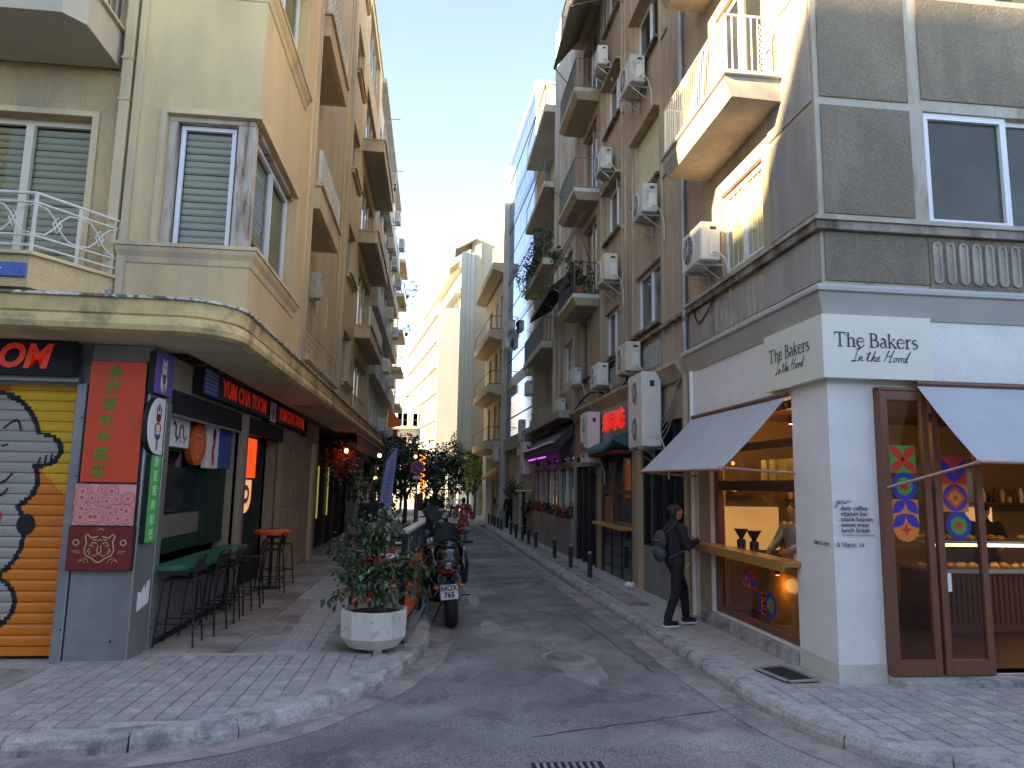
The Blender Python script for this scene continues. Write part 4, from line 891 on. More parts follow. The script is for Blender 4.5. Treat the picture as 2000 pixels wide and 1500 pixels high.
# front sign with red letters
t=signbox('shop_sign','long black fascia sign with slanted red letters above the painted shutter','x' and -8.2,-4.03,8.34,8.47,3.20,3.585,'blackm')
text('YUM CHA TOOM',.37,((-5.62,8.33,3.40),UX,UZ),M['sigred'],parent=t,shear=.22,bold=.014,sx=.92)
t=signbox('poster','tall orange red panel with green Chinese characters fixed on the metal pillar','x' and -3.87,-3.26,8.40,8.465,2.03,3.40,'redbox')
for i,ch in enumerate('我们爱吃中国菜'): text(ch,.15,((-3.60-.016*i*.9,8.39,3.27-i*.187),UX,UZ),M['gtext'],parent=t,ext=.002,bold=.004)
def circle_pts(c,r,n,ax,sq=1): return [ (c[0]+r*math.cos(2*math.pi*k/n),c[1],c[2]+r*sq*math.sin(2*math.pi*k/n)) if ax=='y' else (c[0],c[1]+r*math.cos(2*math.pi*k/n),c[2]+r*sq*math.sin(2*math.pi*k/n)) for k in range(n)]
def disc(c,r,m,par,ax='y',t=.002,sq=1,n=28,name='print'):
    mb=MB(); mb.prism(circle_pts(c,r,n,ax,sq),(0,-t,0) if ax=='y' else (t,0,0)); return part(name,mb,m,par)
M['pinkp']=mat('pink_print',(.75,.32,.30),.6,.1,30); M['redp']=mat('crimson_print',(.60,.06,.05),.6,0)
t=signbox('poster','pink and crimson poster of ringed blossoms below the tall orange red panel','x' and -3.90,-3.25,8.38,8.45,1.56,2.02,'pinkp')
rd=random.Random(5)
for i in range(22):
    cx=-3.84+ (i%6)*.105+rd.uniform(-.03,.03); cz=1.60+(i//6)*.12+rd.uniform(-.03,.03); r=rd.uniform(.05,.09); cx=min(max(cx,-3.89+r),-3.26-r); cz=min(max(cz,1.57+r),2.01-r)
    for q,(rr,mm) in enumerate(((r,'redp'),(r*.88,'pinkp'),(r*.66,'redp'),(r*.58,'pinkp'))): disc((cx,8.373-q*.001-i*.0001,cz),rr,M[mm],t,n=16,t=.0008)
    mb=MB(); P=[(cx+(r*.45 if k%2 else r*.15)*math.cos(k*math.pi/8),8.3685-i*.0001,cz+(r*.45 if k%2 else r*.15)*math.sin(k*math.pi/8)) for k in range(16)]; mb.poly(P); part('print',mb,M['redp'],t)
t=signbox('poster','dark maroon poster with gold line drawing of a tiger face, lowest on the pillar','x' and -3.92,-3.24,8.38,8.45,1.08,1.555,'maroon')
def gl(pts,w=.012): mb=MB(); stroke(mb,[(x,8.372,z) for x,z in pts],w,(0,-1,0),.001); part('print',mb,M['tan'],t)
cx,cz=-3.585,1.32
for s in (-1,1):
    gl([(cx+s*.02,cz+.125),(cx+s*.09,cz+.11),(cx+s*.13,cz+.15),(cx+s*.155,cz+.13),(cx+s*.135,cz+.06),(cx+s*.155,cz-.02),(cx+s*.13,cz-.08),(cx+s*.06,cz-.11),(cx+s*.03,cz-.14),(cx,cz-.15)],.014)
    gl([(cx+s*.03,cz+.05),(cx+s*.07,cz+.065),(cx+s*.10,cz+.03),(cx+s*.06,cz+.02)],.012); gl([(cx+s*.03,cz+.09),(cx+s*.07,cz+.09)],.012); gl([(cx+s*.015,cz+.03),(cx+s*.02,cz-.04),(cx,cz-.06)],.012)
    gl([(cx+s*.01,cz-.06),(cx+s*.04,cz-.085),(cx+s*.07,cz-.07)],.01); gl([(cx+s*.10,cz-.0),(cx+s*.12,cz-.04)],.012); gl([(cx+s*.09,cz-.03),(cx+s*.10,cz-.07)],.012)
    disc((cx+s*.245,8.372,cz+.06),.035,M['tan'],t,n=16,t=.001); disc((cx+s*.245,8.3708,cz+.06),.022,M['maroon'],t,n=16,t=.0008)
    for q in (.05,.03): gl([(cx+s*(.2-q)+q*math.cos(a),cz-.16+q*math.sin(a)) for a in [math.pi*j/8 for j in range(9)]],.006)
    gl([(cx+s*.2,cz-.03),(cx+s*.28,cz-.03)],.006); gl([(cx+s*.19,cz-.05),(cx+s*.26,cz-.05)],.006)
gl([(cx-.03,cz+.19),(cx-.01,cz+.21),(cx+.01,cz+.21),(cx+.03,cz+.19)],.008); gl([(cx-.02,cz+.075),(cx,cz+.1),(cx+.02,cz+.075)],.01)
# signs on the street side of the pillar
t=signbox('lucky_cat_sign','square purple sign with a white cat figure high on the pillar side','x' and -3.24,-3.17,8.38,8.92,3.05,3.53,'purple',facing='x')
def sd(c,ry,rz,m,q=0): mb=MB(); mb.prism([(-3.1635+q*.0012,c[0]+ry*math.cos(2*math.pi*k/18),c[1]+rz*math.sin(2*math.pi*k/18)) for k in range(18)],(.001,0,0)); part('print',mb,M[m],t)
sd((8.65,3.21),.10,.13,'white',0); sd((8.65,3.36),.075,.085,'white',1); sd((8.65,3.27),.07,.03,'redp',2); sd((8.65,3.22),.045,.05,'green',3); sd((8.66,3.12),.04,.06,'tan',3); sd((8.60,3.44),.02,.035,'white',2); sd((8.70,3.44),.02,.035,'white',2); sd((8.63,3.38),.008,.014,'blackm',3); sd((8.68,3.38),.008,.014,'blackm',3)
t=thing('oval_sign','white half round sign with a lion dance mask print under the purple sign','sign',(-3.2,8.6,2.36))
P=[(8.80,3.01)]+[(8.62-.30*math.sin(math.pi*k/14)*1.0,2.69+.325*math.cos(math.pi*k/14)) for k in range(15)]+[(8.80,2.36)]
mb=MB(); mb.prism([(-3.24,y,z) for y,z in P],(.06,0,0)); part('case',mb,M['blackm'],t); mb=MB(); mb.prism([(-3.179,y,z) for y,z in P],(.004,0,0)); part('face',mb,M['white'],t)
sd((8.62,2.66),.10,.07,'redp',-8); sd((8.62,2.66),.06,.045,'white',-7); sd((8.62,2.78),.07,.05,'maroon',-8); sd((8.56,2.86),.015,.06,'maroon',-8); sd((8.68,2.86),.015,.06,'maroon',-8); sd((8.62,2.58),.09,.05,'purple',-8); sd((8.62,2.61),.05,.02,'white',-7); sd((8.62,2.49),.035,.09,'steel',-8); sd((8.62,2.90),.03,.05,'redp',-8)
t=signbox('vertical_sign','narrow bright green vertical sign with white Chinese characters below the oval one','x' and -3.24,-3.18,8.52,8.82,1.36,2.355,mat and 'green',facing='x'); 
M['bgreen']=mat('bright_green',(.02,.50,.10),.5,0); t.children[1].data.materials[0]=M['bgreen']
for i,ch in enumerate('你是我的阳光'): text(ch,.13,((-3.172,8.67,2.27-i*.165),UYn,UZ),M['white'],parent=t,ext=.001)
# fascia boxes along the street
t=signbox('patterned_sign_box','small dark box sign with blue white wave pattern before the first fascia sign','x' and -3.26,-3.12,9.95,10.58,3.24,3.60,'blue',facing='x')
for i in range(6):
    for j in range(9):
        mb=MB(); a=10.0+j*.065; b=3.27+i*.055; stroke(mb,[(-3.113,a,b),(-3.113,a+.016,b+.02),(-3.113,a+.033,b+.025),(-3.113,a+.05,b)],.008,(1,0,0),.001); part('print',mb,M['white'],t)
for (a,b,lab) in ((10.62,13.95,'black fascia sign with red letters nearest to the patterned blue box'),(14.5,17.95,'black fascia sign with red letters farther along, after the emblem plate')):
    t=signbox('shop_sign',lab,-3.26,-3.14,a,b,3.24,3.595,'blackm',facing='x'); t.children[1].data.materials[0]=mat('charcoal_board',(.04,.042,.045),.5,.2,6)
    text('YUM CHA TOOM',.34,((-3.128,(a+b)/2,3.42),UYn,UZ),M['sigred'],parent=t,bold=.010,sx=1.06)
t=signbox('emblem_plate','white plate with red lantern emblem between the two fascia signs','x' and -3.26,-3.12,13.97,14.46,3.20,3.595,'white',facing='x')
for q,(r,mm) in enumerate(((.13,'redp'),(.10,'white'),(.07,'redp'))): disc((-3.113+q*.0012,14.21,3.4),r,M[mm],t,ax='x',t=.001,sq=1.1)
t=signbox('end_plate','small white mirror plate at the far end of the fascia signs','x' and -3.26,-3.12,17.98,18.5,3.18,3.595,'glass_dim',facing='x')
# roller boxes, posts, interior
T=thing('shopfront','dark green bar front with open shutters and a fold down counter','shopfront',(-3.5,12.5,zs(12)))
mb=MB(); mb.box(-3.42,-3.22,9.2,12.42,2.90,3.19,.01); part('shutter_box',mb,M['blackm'],T); mb=MB(); mb.box(-3.42,-3.22,12.9,15.85,2.9,3.18,.01); part('shutter_box',mb,M['blackm'],T)
mb=MB(); mb.box(-3.24,-3.205,9.2,12.42,2.86,2.89); part('shutter_edge',mb,M['gsteel'],T)
mb=MB(); mb.box(-3.33,-3.2,12.45,12.62,zs(12.5),3.2,.01); part('door_post',mb,M['stone'],T); mb=MB(); mb.box(-3.33,-3.2,12.66,12.84,zs(12.5),3.2,.01); part('door_post',mb,M['gsteel'],T)
mb=MB(); mb.box(-3.33,-3.2,15.80,15.9,zs(15.5),3.2,.01); part('door_post',mb,M['stone'],T)
g=MB(); g.box(-3.62,-3.58,9.3,12.4,1.62,2.45); part('glass_pane',g,M['glass_dim'] if False else M['glass'],T)
g=MB(); g.box(-3.64,-3.50,9.3,12.4,1.30,1.60); part('steel_counter_back',g,M['gsteel'],T)
g=MB(); g.box(-3.60,-3.50,9.22,12.4,2.46,2.9); part('green_header',g,M['green'],T)
g=MB(); g.box(-3.60,-3.48,9.22,12.4,1.1,1.29); part('green_panel',g,M['dgreen'],T); g=MB(); g.box(-3.62,-3.42,11.4,12.4,1.1,2.9); part('green_panel',g,M['dgreen'],T)
g=MB(); g.box(-3.36,-3.29,9.2,12.42,zs(11)-.1,1.02); part('metal_base',g,M['steel'],T); g=MB(); g.box(-3.40,-3.24,9.2,12.42,zs(11)-.1,zs(11)+.06); part('kick_strip',g,M['blackm'],T)
g=MB(); g.prism([(-3.26,9.05,1.0),(-3.0,9.05,1.0),(-2.82,9.35,1.0),(-2.82,12.1,1.0),(-3.26,12.1,1.0)],(0,0,.055)); part('green_counter',g,M['green'],T)
g=MB(); g.box(-4.6,-3.62,12.9,15.8,zs(14),3.0); part('green_wall',g,M['dgreen'],T)
for i in range(9): g=MB(); g.box(-3.615,-3.60,12.95+i*.32,13.24+i*.32,.1,2.9); part('curtain_board',g,M['dgreen'],T)
g=MB(); g.box(-3.5,-3.4,13.0,13.3,.1,1.3); part('green_panel',g,M['green'],T)
for i in range(0):
    g=MB(); y=9.6+i*.35; g.lathe((-3.5,y,1.6),[(.05,0),(.055,.1),(.03,.14),(.03,.18)],10); o=part('bottle',g,M['glass_dim' if i%2 else 'gsteel'],T,smooth=True)
def hang(name,label,y0,y1,z0,z1,face,shape='rect',x=-3.40):
    t=thing(name,label,'sign',(x,(y0+y1)/2,z0)); mb=MB()
    if shape=='oval': P=[(x-.04,(y0+y1)/2+(y1-y0)/2*math.cos(2*math.pi*k/24),(z0+z1)/2+(z1-z0)/2*math.sin(2*math.pi*k/24)) for k in range(24)]; mb.prism(P,(.08,0,0))
    elif shape=='pointed': P=[(x-.04,y0,z1),(x-.04,y1,z1)]+[(x-.04,(y0+y1)/2+(y1-y0)/2*math.cos(math.pi*k/10),z0+(z1-z0)*.5*(1-math.sin(math.pi*k/10))) for k in range(11)]; mb.prism(P,(.08,0,0))
    else: mb.box(x-.04,x+.04,y0,y1,z0,z1,.006)
    part('panel',mb,M[face],t); g=MB(); g.cyl((x,(y0+y1)/2,z1),(x,(y0+y1)/2,2.95),.008,n=5); part('hanger',g,M['blackm'],t); return t
t=hang('hanging_sign','white hanging board with a black dragon drawing, first in the row',9.55,10.28,2.50,2.88,'white')
mb=MB(); P=[(9.62,2.78),(9.68,2.82),(9.74,2.76),(9.74,2.66),(9.80,2.60),(9.87,2.64),(9.89,2.74),(9.95,2.80),(10.02,2.76),(10.03,2.66),(10.09,2.60),(10.15,2.66),(10.2,2.62)]
stroke(mb,[(-3.357,a,b) for a,b in P],[.03,.05,.05,.05,.05,.045,.045,.045,.04,.04,.03,.02,.01],(1,0,0),.001); part('print',mb,mat('ink',(.05,.05,.03),.6,0),t)
for a in (9.76,9.92,10.06): g=MB(); stroke(g,[(-3.357,a,2.64),(-3.357,a+.03,2.58),(-3.357,a-.01,2.56)],.014,(1,0,0),.001); part('print',g,M['blackm'],t)
t=hang('hanging_sign','orange red oval hanging sign with thin white tiger outline',10.35,11.05,2.28,2.88,'orange','oval')
for s in (-1,1):
    g=MB(); stroke(g,[(-3.357,10.7+s*a,2.58+b) for a,b in ((.0,.14),(.08,.12),(.15,.18),(.16,.1),(.14,0),(.1,-.1),(.04,-.17),(0,-.2))],.01,(1,0,0),.001); part('print',g,M['white'],t)
    g=MB(); stroke(g,[(-3.357,10.7+s*a,2.58+b) for a,b in ((.03,.06),(.08,.06),(.03,-.02),(.02,-.1))],.01,(1,0,0),.001); part('print',g,M['white'],t)
t=hang('hanging_sign','narrow white hanging board with a red robed dancer print',11.12,11.68,2.25,2.90,'white')
for (a,b,r,s,mm) in ((11.42,2.76,.07,.1,'maroon'),(11.44,2.66,.06,.12,'orange'),(11.38,2.5,.05,.12,'redp'),(11.42,2.38,.05,.1,'redp'),(11.47,2.8,.03,.035,'blackm')):
    g=MB(); g.prism([(-3.358,a+r*math.cos(2*math.pi*k/12),b+s*math.sin(2*math.pi*k/12)) for k in range(12)],(.001,0,0)); part('print',g,M[mm],t)
t=hang('hanging_sign','plain deep blue hanging board beside the dancer board',11.76,12.38,2.25,2.88,'blue')
M['litred']=mat('lit_red_banner',(.60,.05,.03),.6,.1,4,emit=.10,ecol=(1,.10,.03)); M['litw']=mat('lit_white_panel',(.8,.7,.6),.6,0,emit=.07,ecol=(1,.55,.3))
t=hang('hanging_sign','glowing red rectangular banner hanging in the doorway',13.25,14.35,2.12,2.86,'litred',x=-3.45)
t=hang('hanging_sign','glowing white pointed lantern sign with red face below the red banner',13.2,14.0,1.48,2.08,'litw','pointed',x=-3.42)
g=MB(); g.prism([(-3.378,13.6+.25*math.cos(2*math.pi*k/16),1.82+.17*math.sin(2*math.pi*k/16)) for k in range(16)],(.002,0,0)); part('print',g,M['redp'],t)
g=MB(); g.prism([(-3.375,13.6+.12*math.cos(2*math.pi*k/16),1.82+.08*math.sin(2*math.pi*k/16)) for k in range(16)],(.002,0,0)); part('print',g,M['litw'],t)
# blue street sign on the low balcony
t=thing('street_sign','blue enamel street number sign with arrow under the low balcony','sign',(-4.6,7.6,4.1))
mb=MB(); mb.box(-5.6,-4.235,7.59,7.615,4.12,4.27,.006); part('plate',mb,M['blue'],t)
text('ΟΔΟΣ ΝΙΚΗΣ',.085,((-5.15,7.585,4.195),UX,UZ),M['white'],parent=t,ext=.001); text('←',.12,((-4.50,7.585,4.20),UX,UZ),M['white'],parent=t,ext=.001); text('16',.085,((-4.32,7.585,4.195),UX,UZ),mat('faded_blue',(.05,.17,.45),.5,0),parent=t,ext=.001)
# dark bar past the stone wall
T=thing('shopfront','dark bar front with black boards and brown awning past the stone wall','shopfront',(-3.4,25,zs(25)))
for i in range(14): g=MB(); g.box(-3.72,-3.66,20.95+i*.7,21.6+i*.7,-.3,3.5); part('wall_board',g,M['blackm' if i%3 else 'dwood'],T)
M['strip']=mat('yellow_light_strip',(.8,.85,.4),.5,0,emit=.03,ecol=(.8,1,.35))
for y in (23.4,25.6): g=MB(); g.box(-3.62,-3.6,y,y+.16,.9,2.55); part('light_strip',g,M['strip'],T)
g=MB(); g.prism([(-3.2,22.5,3.45),(-2.3,22.5,3.10),(-2.3,22.5,3.05),(-3.2,22.5,3.4)],(0,15,0)); part('awning_cloth',g,mat('dark_green_awning',(.03,.05,.045),.8,.1,3),T)
g=MB(); g.box(-2.34,-2.27,22.4,37.6,3.02,3.5); part('awning_box',g,mat('brown_awning_front',(.16,.07,.045),.7,.3,1.2),T)
g=MB(); g.box(-2.36,-2.25,22.35,37.65,3.5,3.56); part('awning_top',g,M['gsteel'],T)
# ================================================================ BAKERY
YD=7.2
T=thing('shop_door','terracotta brown folding glass doors standing at the bakery entrance','door',(5.4,7.2,.19))
for (a,b) in ((4.82,5.36),(5.40,5.96)):
    fr=MB(); z0,z1=.20,3.18
    fr.box(a,a+.075,YD-.03,YD+.03,z0,z1,.004); fr.box(b-.075,b,YD-.03,YD+.03,z0,z1,.004); fr.box(a+.075,b-.075,YD-.03,YD+.03,z0,z0+.16,.004); fr.box(a+.075,b-.075,YD-.03,YD+.03,z1-.1,z1,.004)
    lf=part('door_leaf',fr,M['bronze'],T); g=MB(); g.box(a+.07,b-.07,YD-.004,YD+.004,z0+.15,z1-.09); part('pane',g,M['clear'],lf)
for z in (.5,1.3,2.1,2.9): g=MB(); g.cyl((5.38,YD-.035,z-.05),(5.38,YD-.035,z+.05),.012,n=8); part('hinge',g,M['blackm'],T)
g=MB(); g.box(4.80,4.818,YD-.05,YD+.06,.2,3.2); part('jamb',g,M['bronze'],T); g=MB(); g.box(4.8,9,YD-.03,YD+.06,3.19,3.22); part('door_head',g,M['bronze'],T)
g=MB(); g.box(5.45,5.53,YD-.012,YD-.006,1.05,1.24); part('paper_notice',g,M['white'],T)
M['sblue']=mat('sticker_blue',(.012,.02,.33),.5,0);M['sgreen']=mat('sticker_green',(.02,.30,.04),.5,0);M['sorange']=mat('sticker_orange',(.85,.20,.02),.5,0);M['sred']=mat('sticker_red',(.70,.035,.02),.5,0)
class St:
    def __init__(s,par,fr): s.par=par; s.o,s.r,s.u=[Vector(v) for v in fr]; s.n=s.r.cross(s.u); s.q=0
    def pt(s,a,b,k=0): return s.o+s.r*a+s.u*b+s.n*(.001+.0012*k)
    def shape(s,P,m,k): mb=MB(); mb.poly([s.pt(a,b,k) for a,b in P]); part('sticker',mb,M[m],s.par)
    def disc(s,a,b,r,m,k): s.shape([(a+r*math.cos(2*math.pi*i/28),b+r*math.sin(2*math.pi*i/28)) for i in range(28)],m,k)
    def sq(s,a,b,w,m,k): s.shape([(a-w,b-w),(a+w,b-w),(a+w,b+w),(a-w,b+w)],m,k)
    def leaf(s,a0,b0,a1,b1,w,m,k):
        dx,dy=a1-a0,b1-b0; L=math.hypot(dx,dy); px,py=-dy/L,dx/L; P=[]
        for sgn in (1,-1):
            rng=range(0,9) if sgn==1 else range(8,-1,-1)
            for i in rng:
                t=i/8; h=w*math.sin(math.pi*t); P.append((a0+dx*t+sgn*px*h,b0+dy*t+sgn*py*h))
        s.shape(P,m,k)
    def star(s,a,b,r,m,k,p=.42): s.shape([(a+(r if i%2==0 else r*p)*math.sin(i*math.pi/4),b+(r if i%2==0 else r*p)*math.cos(i*math.pi/4)) for i in range(8)],m,k)
t=thing('door_stickers','strip of geometric red, green, blue and orange stickers on the left door leaf','sticker',(5.05,7.15,1.6))
s=St(t,((5.055,7.193,2.44),(1,0,0),(0,0,1))); W=.148
s.sq(0,0,W,'sgreen',0); s.leaf(-W,-W,0.01,0.01,.05,'sred',1); s.leaf(W,W,-.01,-.01,.05,'sred',1); s.leaf(-W,W,.01,-.01,.05,'sred',1); s.leaf(W,-W,-.01,.01,.05,'sred',1)
s.disc(0,-.29,W,'sblue',0); s.disc(0,-.29,.095,'sgreen',1); s.disc(0,-.29,.042,'sred',2)
s.sq(0,-.58,W,'sorange',0); 
for a in (-1,1):
    s.leaf(a*W,-.58,0,-.58+W,.055,'sblue',1); s.leaf(a*W,-.58-W,0,-.58,.055,'sblue',1)
s.disc(0,-.728,W,'sorange',-.5); s.star(0,-.75,.07,'sred',1)
t=thing('door_stickers','strip of geometric orange and blue stickers on the right door leaf','sticker',(5.64,7.15,1.6))
s=St(t,((5.64,7.193,2.16),(1,0,0),(0,0,1)))
s.sq(0,.17,W,'sred',0); s.leaf(-W,.30,0,.04,.055,'sblue',1); s.leaf(W,.30,0,.04,.055,'sblue',1)
s.sq(0,-.125,W,'sorange',0); s.disc(0,-.125,W*.98,'sblue',1)
for w_,m_,k in ((.13,'sred',2),(.09,'sorange',3),(.035,'sred',4)): s.shape([(0,-.125+w_),(w_,-.125),(0,-.125-w_),(-w_,-.125)],m_,k)
s.disc(.02,-.42,W,'sblue',0); s.disc(.02,-.42,.095,'sgreen',1); s.disc(.02,-.42,.045,'sred',2)
# signs
t=thing('shop_sign','cream corner sign board with The Bakers lettering wrapping the bakery corner','sign',(4.2,7.2,3.3))
mb=MB(); mb.box(4.165,5.44,7.135,7.255,3.30,4.0); part('front_board',mb,M['signw'],t); mb=MB(); mb.box(4.165,4.26,7.257,8.50,3.30,4.0); part('side_board',mb,M['signw'],t)
INK=mat('black_sign_letter',(.02,.02,.02),.5,0)
def serif_text(fr,par,k=1.0,hs=1.0):
    o,r,u=[Vector(v) for v in fr]; n=r.cross(u); 
    def S_(P,w): 
        mb=MB(); stroke(mb,[o+r*a*k*hs+u*b*k for a,b in P],[q*k for q in w] if isinstance(w,list) else w*k,n,.004); part('letter',mb,INK,par)
    def arc(cx,cy,rx,ry,a0,a1,n_=12): return [(cx+rx*math.cos(math.radians(a0+(a1-a0)*i/n_)),cy+ry*math.sin(math.radians(a0+(a1-a0)*i/n_))) for i in range(n_+1)]
    H=.70;X=.46;T_=.085;t_=.04; x=0
    def ser(cx,y,w=.13): S_([(cx-w,y),(cx+w,y)],t_)
    # T
    S_([(x+.28,0),(x+.28,H)],T_); S_([(x,H),(x+.56,H)],t_*1.3); S_([(x+.015,H),(x,H-.14)],t_); S_([(x+.545,H),(x+.56,H-.14)],t_); ser(x+.28,.01); x+=.64
    def hh(x,top=H): S_([(x+.08,0),(x+.08,top)],T_); ser(x+.08,.01,.1); S_([(x,top-.01),(x+.08,top)],t_); S_([(x+.08,.36)]+arc(x+.24,.32,.12,.13,150,0)+[(x+.36,0)],[.03]*2+[.05]*6+[T_]*7); ser(x+.36,.01,.1)
    def ee(x): S_(arc(x+.22,.23,.19,.23,20,330,20),[.04]*4+[.06]*4+[T_]*7+[.05]*6); S_([(x+.05,.25),(x+.40,.27)],t_)
    hh(x); x+=.50; ee(x); x+=.46+.22
    # B
    S_([(x+.1,0),(x+.1,H)],T_); ser(x+.08,.01,.1); ser(x+.08,H-.01,.1); S_([(x+.1,H-.01),(x+.22,H-.01)]+arc(x+.24,.53,.14,.16,80,-90)+[(x+.1,.365)],[.04]*2+[.06]*4+[T_]*6+[.04]*4); S_([(x+.1,.365),(x+.26,.365)]+arc(x+.27,.19,.18,.18,80,-90)+[(x+.1,.01)],[.04]*2+[.06]*4+[T_]*6+[.04]*4); x+=.54
    # a
    S_(arc(x+.16,.33,.13,.12,150,0)+[(x+.29,.06),(x+.36,.02)],[.04]*4+[T_]*11); S_([(x+.29,.28),(x+.16,.24)]+arc(x+.15,.12,.11,.11,100,300),[.04]*3+[T_]*6+[.05]*6); x+=.42
    # k
    S_([(x+.08,0),(x+.08,H)],T_); ser(x+.08,.01,.1); S_([(x,H-.01),(x+.08,H)],t_); S_([(x+.09,.2),(x+.34,X-.01)],t_); S_([(x+.18,.27),(x+.40,0)],T_*.9); S_([(x+.25,X-.01),(x+.42,X-.01)],t_); S_([(x+.32,.01),(x+.47,.01)],t_); x+=.48
    ee(x); x+=.46
    # r
    S_([(x+.08,0),(x+.08,X)],T_); ser(x+.09,.01,.11); S_([(x,X-.01),(x+.08,X)],t_); S_([(x+.09,.33),(x+.18,.44),(x+.28,.44)],[.04,.07,.08]); x+=.34
    # s
    S_(arc(x+.17,.34,.12,.10,30,230,10)+arc(x+.16,.12,.13,.11,60,-150,10),[.04]*3+[.07]*5+[T_]*7+[.05]*7)
    # dotted arc ornament
    for i in range(16):
        a=math.radians(150-i*14.5); c=(x+.12+.30*math.cos(a),.52+.30*math.sin(a)); d=(c[0]+.03*math.sin(a),c[1]-.03*math.cos(a)); S_([c,d],.016)
def script(words,fr,par,k,w=.02,sl=.35,m=INK):
    o,r,u=[Vector(v) for v in fr]; n=r.cross(u); x=0
    G={'I':[(0,.9),(.35,.95),(.18,.93),(.1,0),(-.1,0),(.3,.02)],'n':[(0,.0),(.05,.35),(.05,.0),(.15,.32),(.25,.3),(.25,.03),(.4,.05)],'t':[(0,.1),(.15,.75),(.1,.1),(.2,0),(.3,.1)],'h':[(0,0),(.15,.85),(.05,0),(.18,.35),(.28,.3),(.28,.02),(.42,.05)],'e':[(0,.1),(.2,.22),(.18,.36),(.05,.3),(.05,.05),(.2,0),(.35,.08)],
     'H':[(.05,0),(.2,.9),(.12,.45),(.5,.5),(.6,.95),(.45,0),(.6,.05)],'o':[(.15,.33),(.03,.2),(.08,.02),(.22,.05),(.26,.25),(.15,.33),(.3,.3),(.4,.28)],'d':[(.25,.3),(.08,.28),(.04,.05),(.18,.03),(.42,.85),(.28,.05),(.42,.05)],'y':[(0,.35),(.08,.05),(.22,.3),(.3,.35),(.15,-.35),(-.05,-.4),(.1,-.15),(.4,.1)],'u':[(0,.35),(.05,.05),(.2,.1),(.28,.35),(.28,.05),(.4,.08)],'r':[(0,.05),(.1,.35),(.2,.28),(.25,.25),(.6,.4)]}
    adv={'I':.42,'H':.72,' ':.22}
    for ch in words:
        if ch!=' ':
            P=G[ch]; mb=MB(); Q=smoothp([(x+a+b*sl,b) for a,b in P],4); stroke(mb,[o+r*a*k+u*b*k for a,b in Q],w,n,.003); part('letter',mb,m,par)
            if ch=='t': mb=MB(); stroke(mb,[o+r*(x+.05)*k+u*.55*k,o+r*(x+.45)*k+u*.6*k],w,n,.003); part('letter',mb,m,par)
        x+=adv.get(ch,.40)
serif_text(((4.30,7.132,3.645),(1,0,0),(0,0,1)),t,.222); script('In the Hood',((4.50,7.132,3.49),(1,0,0),(0,0,1)),t,.145,.009)
serif_text(((4.162,8.36,3.645),(0,-1,0),(0,0,1)),t,.222,.98); script('In the Hood',((4.162,8.20,3.49),(0,-1,0),(0,0,1)),t,.145,.009)
t=thing('wall_lettering','small black menu words and address painted on the white bakery pillar','lettering',(4.5,7.25,1.5))
for i,s_ in enumerate(('daily coffee','vitamin bar','snack heaven','sweet treat','lunch break')):
    text(s_,.064,((4.352,7.248,1.905-i*.058),(1,0,0),(0,0,1)),INK,parent=t,ext=.001,align='LEFT',sx=1.06,bold=.0008)
script('your',((4.30,7.248,1.95),(1,0,0),(0,0,1)),t,.095,.006)
g=MB(); g.box(4.352,4.72,7.245,7.249,1.622,1.628); part('underline',g,INK,t)
text('& Νίκης 16',.064,((4.29,7.248,1.52),(1,0,0),(0,0,1)),INK,parent=t,ext=.001,align='LEFT'); text('Απόλλωνος',.064,((4.249,7.64,1.52),(0,-1,0),(0,0,1)),INK,parent=t,ext=.001,align='LEFT',sx=.9)
# awnings
def awning(label,pts,arms,name='awning'):
    t=thing(name,label,'awning',pts[0]); n=12; mb=MB(); A,B,Cc,D=[Vector(p) for p in pts]   # A,B at wall, C,D outer (C under B)
    vs=[]
    for i in range(n+1):
        for j in range(7):
            u=i/n;v=j/6; p=A.lerp(B,u).lerp(D.lerp(Cc,u),v); p.z-=.02*math.sin(math.pi*v)+.006*math.sin(u*23+v*3)*v*(1-v*.5); vs.append(p)
    up=[v+Vector((0,0,.006)) for v in vs]; N_=len(vs)
    fs=[(i*7+j,i*7+j+1,(i+1)*7+j+1,(i+1)*7+j) for i in range(n) for j in range(6)]
    mb.add(vs+up,fs+[tuple(q+N_ for q in f[::-1]) for f in fs]+[(i*7+6,i*7+6+N_,(i+1)*7+6+N_,(i+1)*7+6) for i in range(n)]+[(j,j+N_,j+1+N_,j+1) for j in range(6)]+[(n*7+j,n*7+j+1,n*7+j+1+N_,n*7+j+N_) for j in range(6)]); part('cloth',mb,M['awn'],t,smooth=False)
    g=MB(); g.cyl(A+Vector((0,0,.02)),B+Vector((0,0,.02)),.035,n=10); part('roller',g,M['bronze'],t); g=MB(); g.cyl(D,Cc,.018,n=8); part('front_bar',g,M['pink'],t)
    for u in (.3,.62): g=MB(); g.tube([A.lerp(B,u).lerp(D.lerp(Cc,u),v)+Vector((0,0,.009-.02*math.sin(math.pi*v)+.004*math.sin(u*40)*v)) for v in (0,.2,.4,.6,.8,1)],.005,4); part('seam',g,M['awn'],t)
    for a,b in arms:
        g=MB(); g.tube([a,Vector(a).lerp(Vector(b),.5)+Vector((0,0,-.0)),b],.016,8); g.ell(b,(.03,.03,.03),8,6); part('arm',g,M['pink'],t)
    return t
awning('grey blue awning over the bakery side window',[(4.2,8.02,3.20),(4.2,11.15,3.20),(3.345,11.2,2.33),(3.345,8.0,2.31)],[((4.24,7.98,2.28),(3.36,8.03,2.33)),((4.24,11.1,2.27),(3.36,11.15,2.32))])
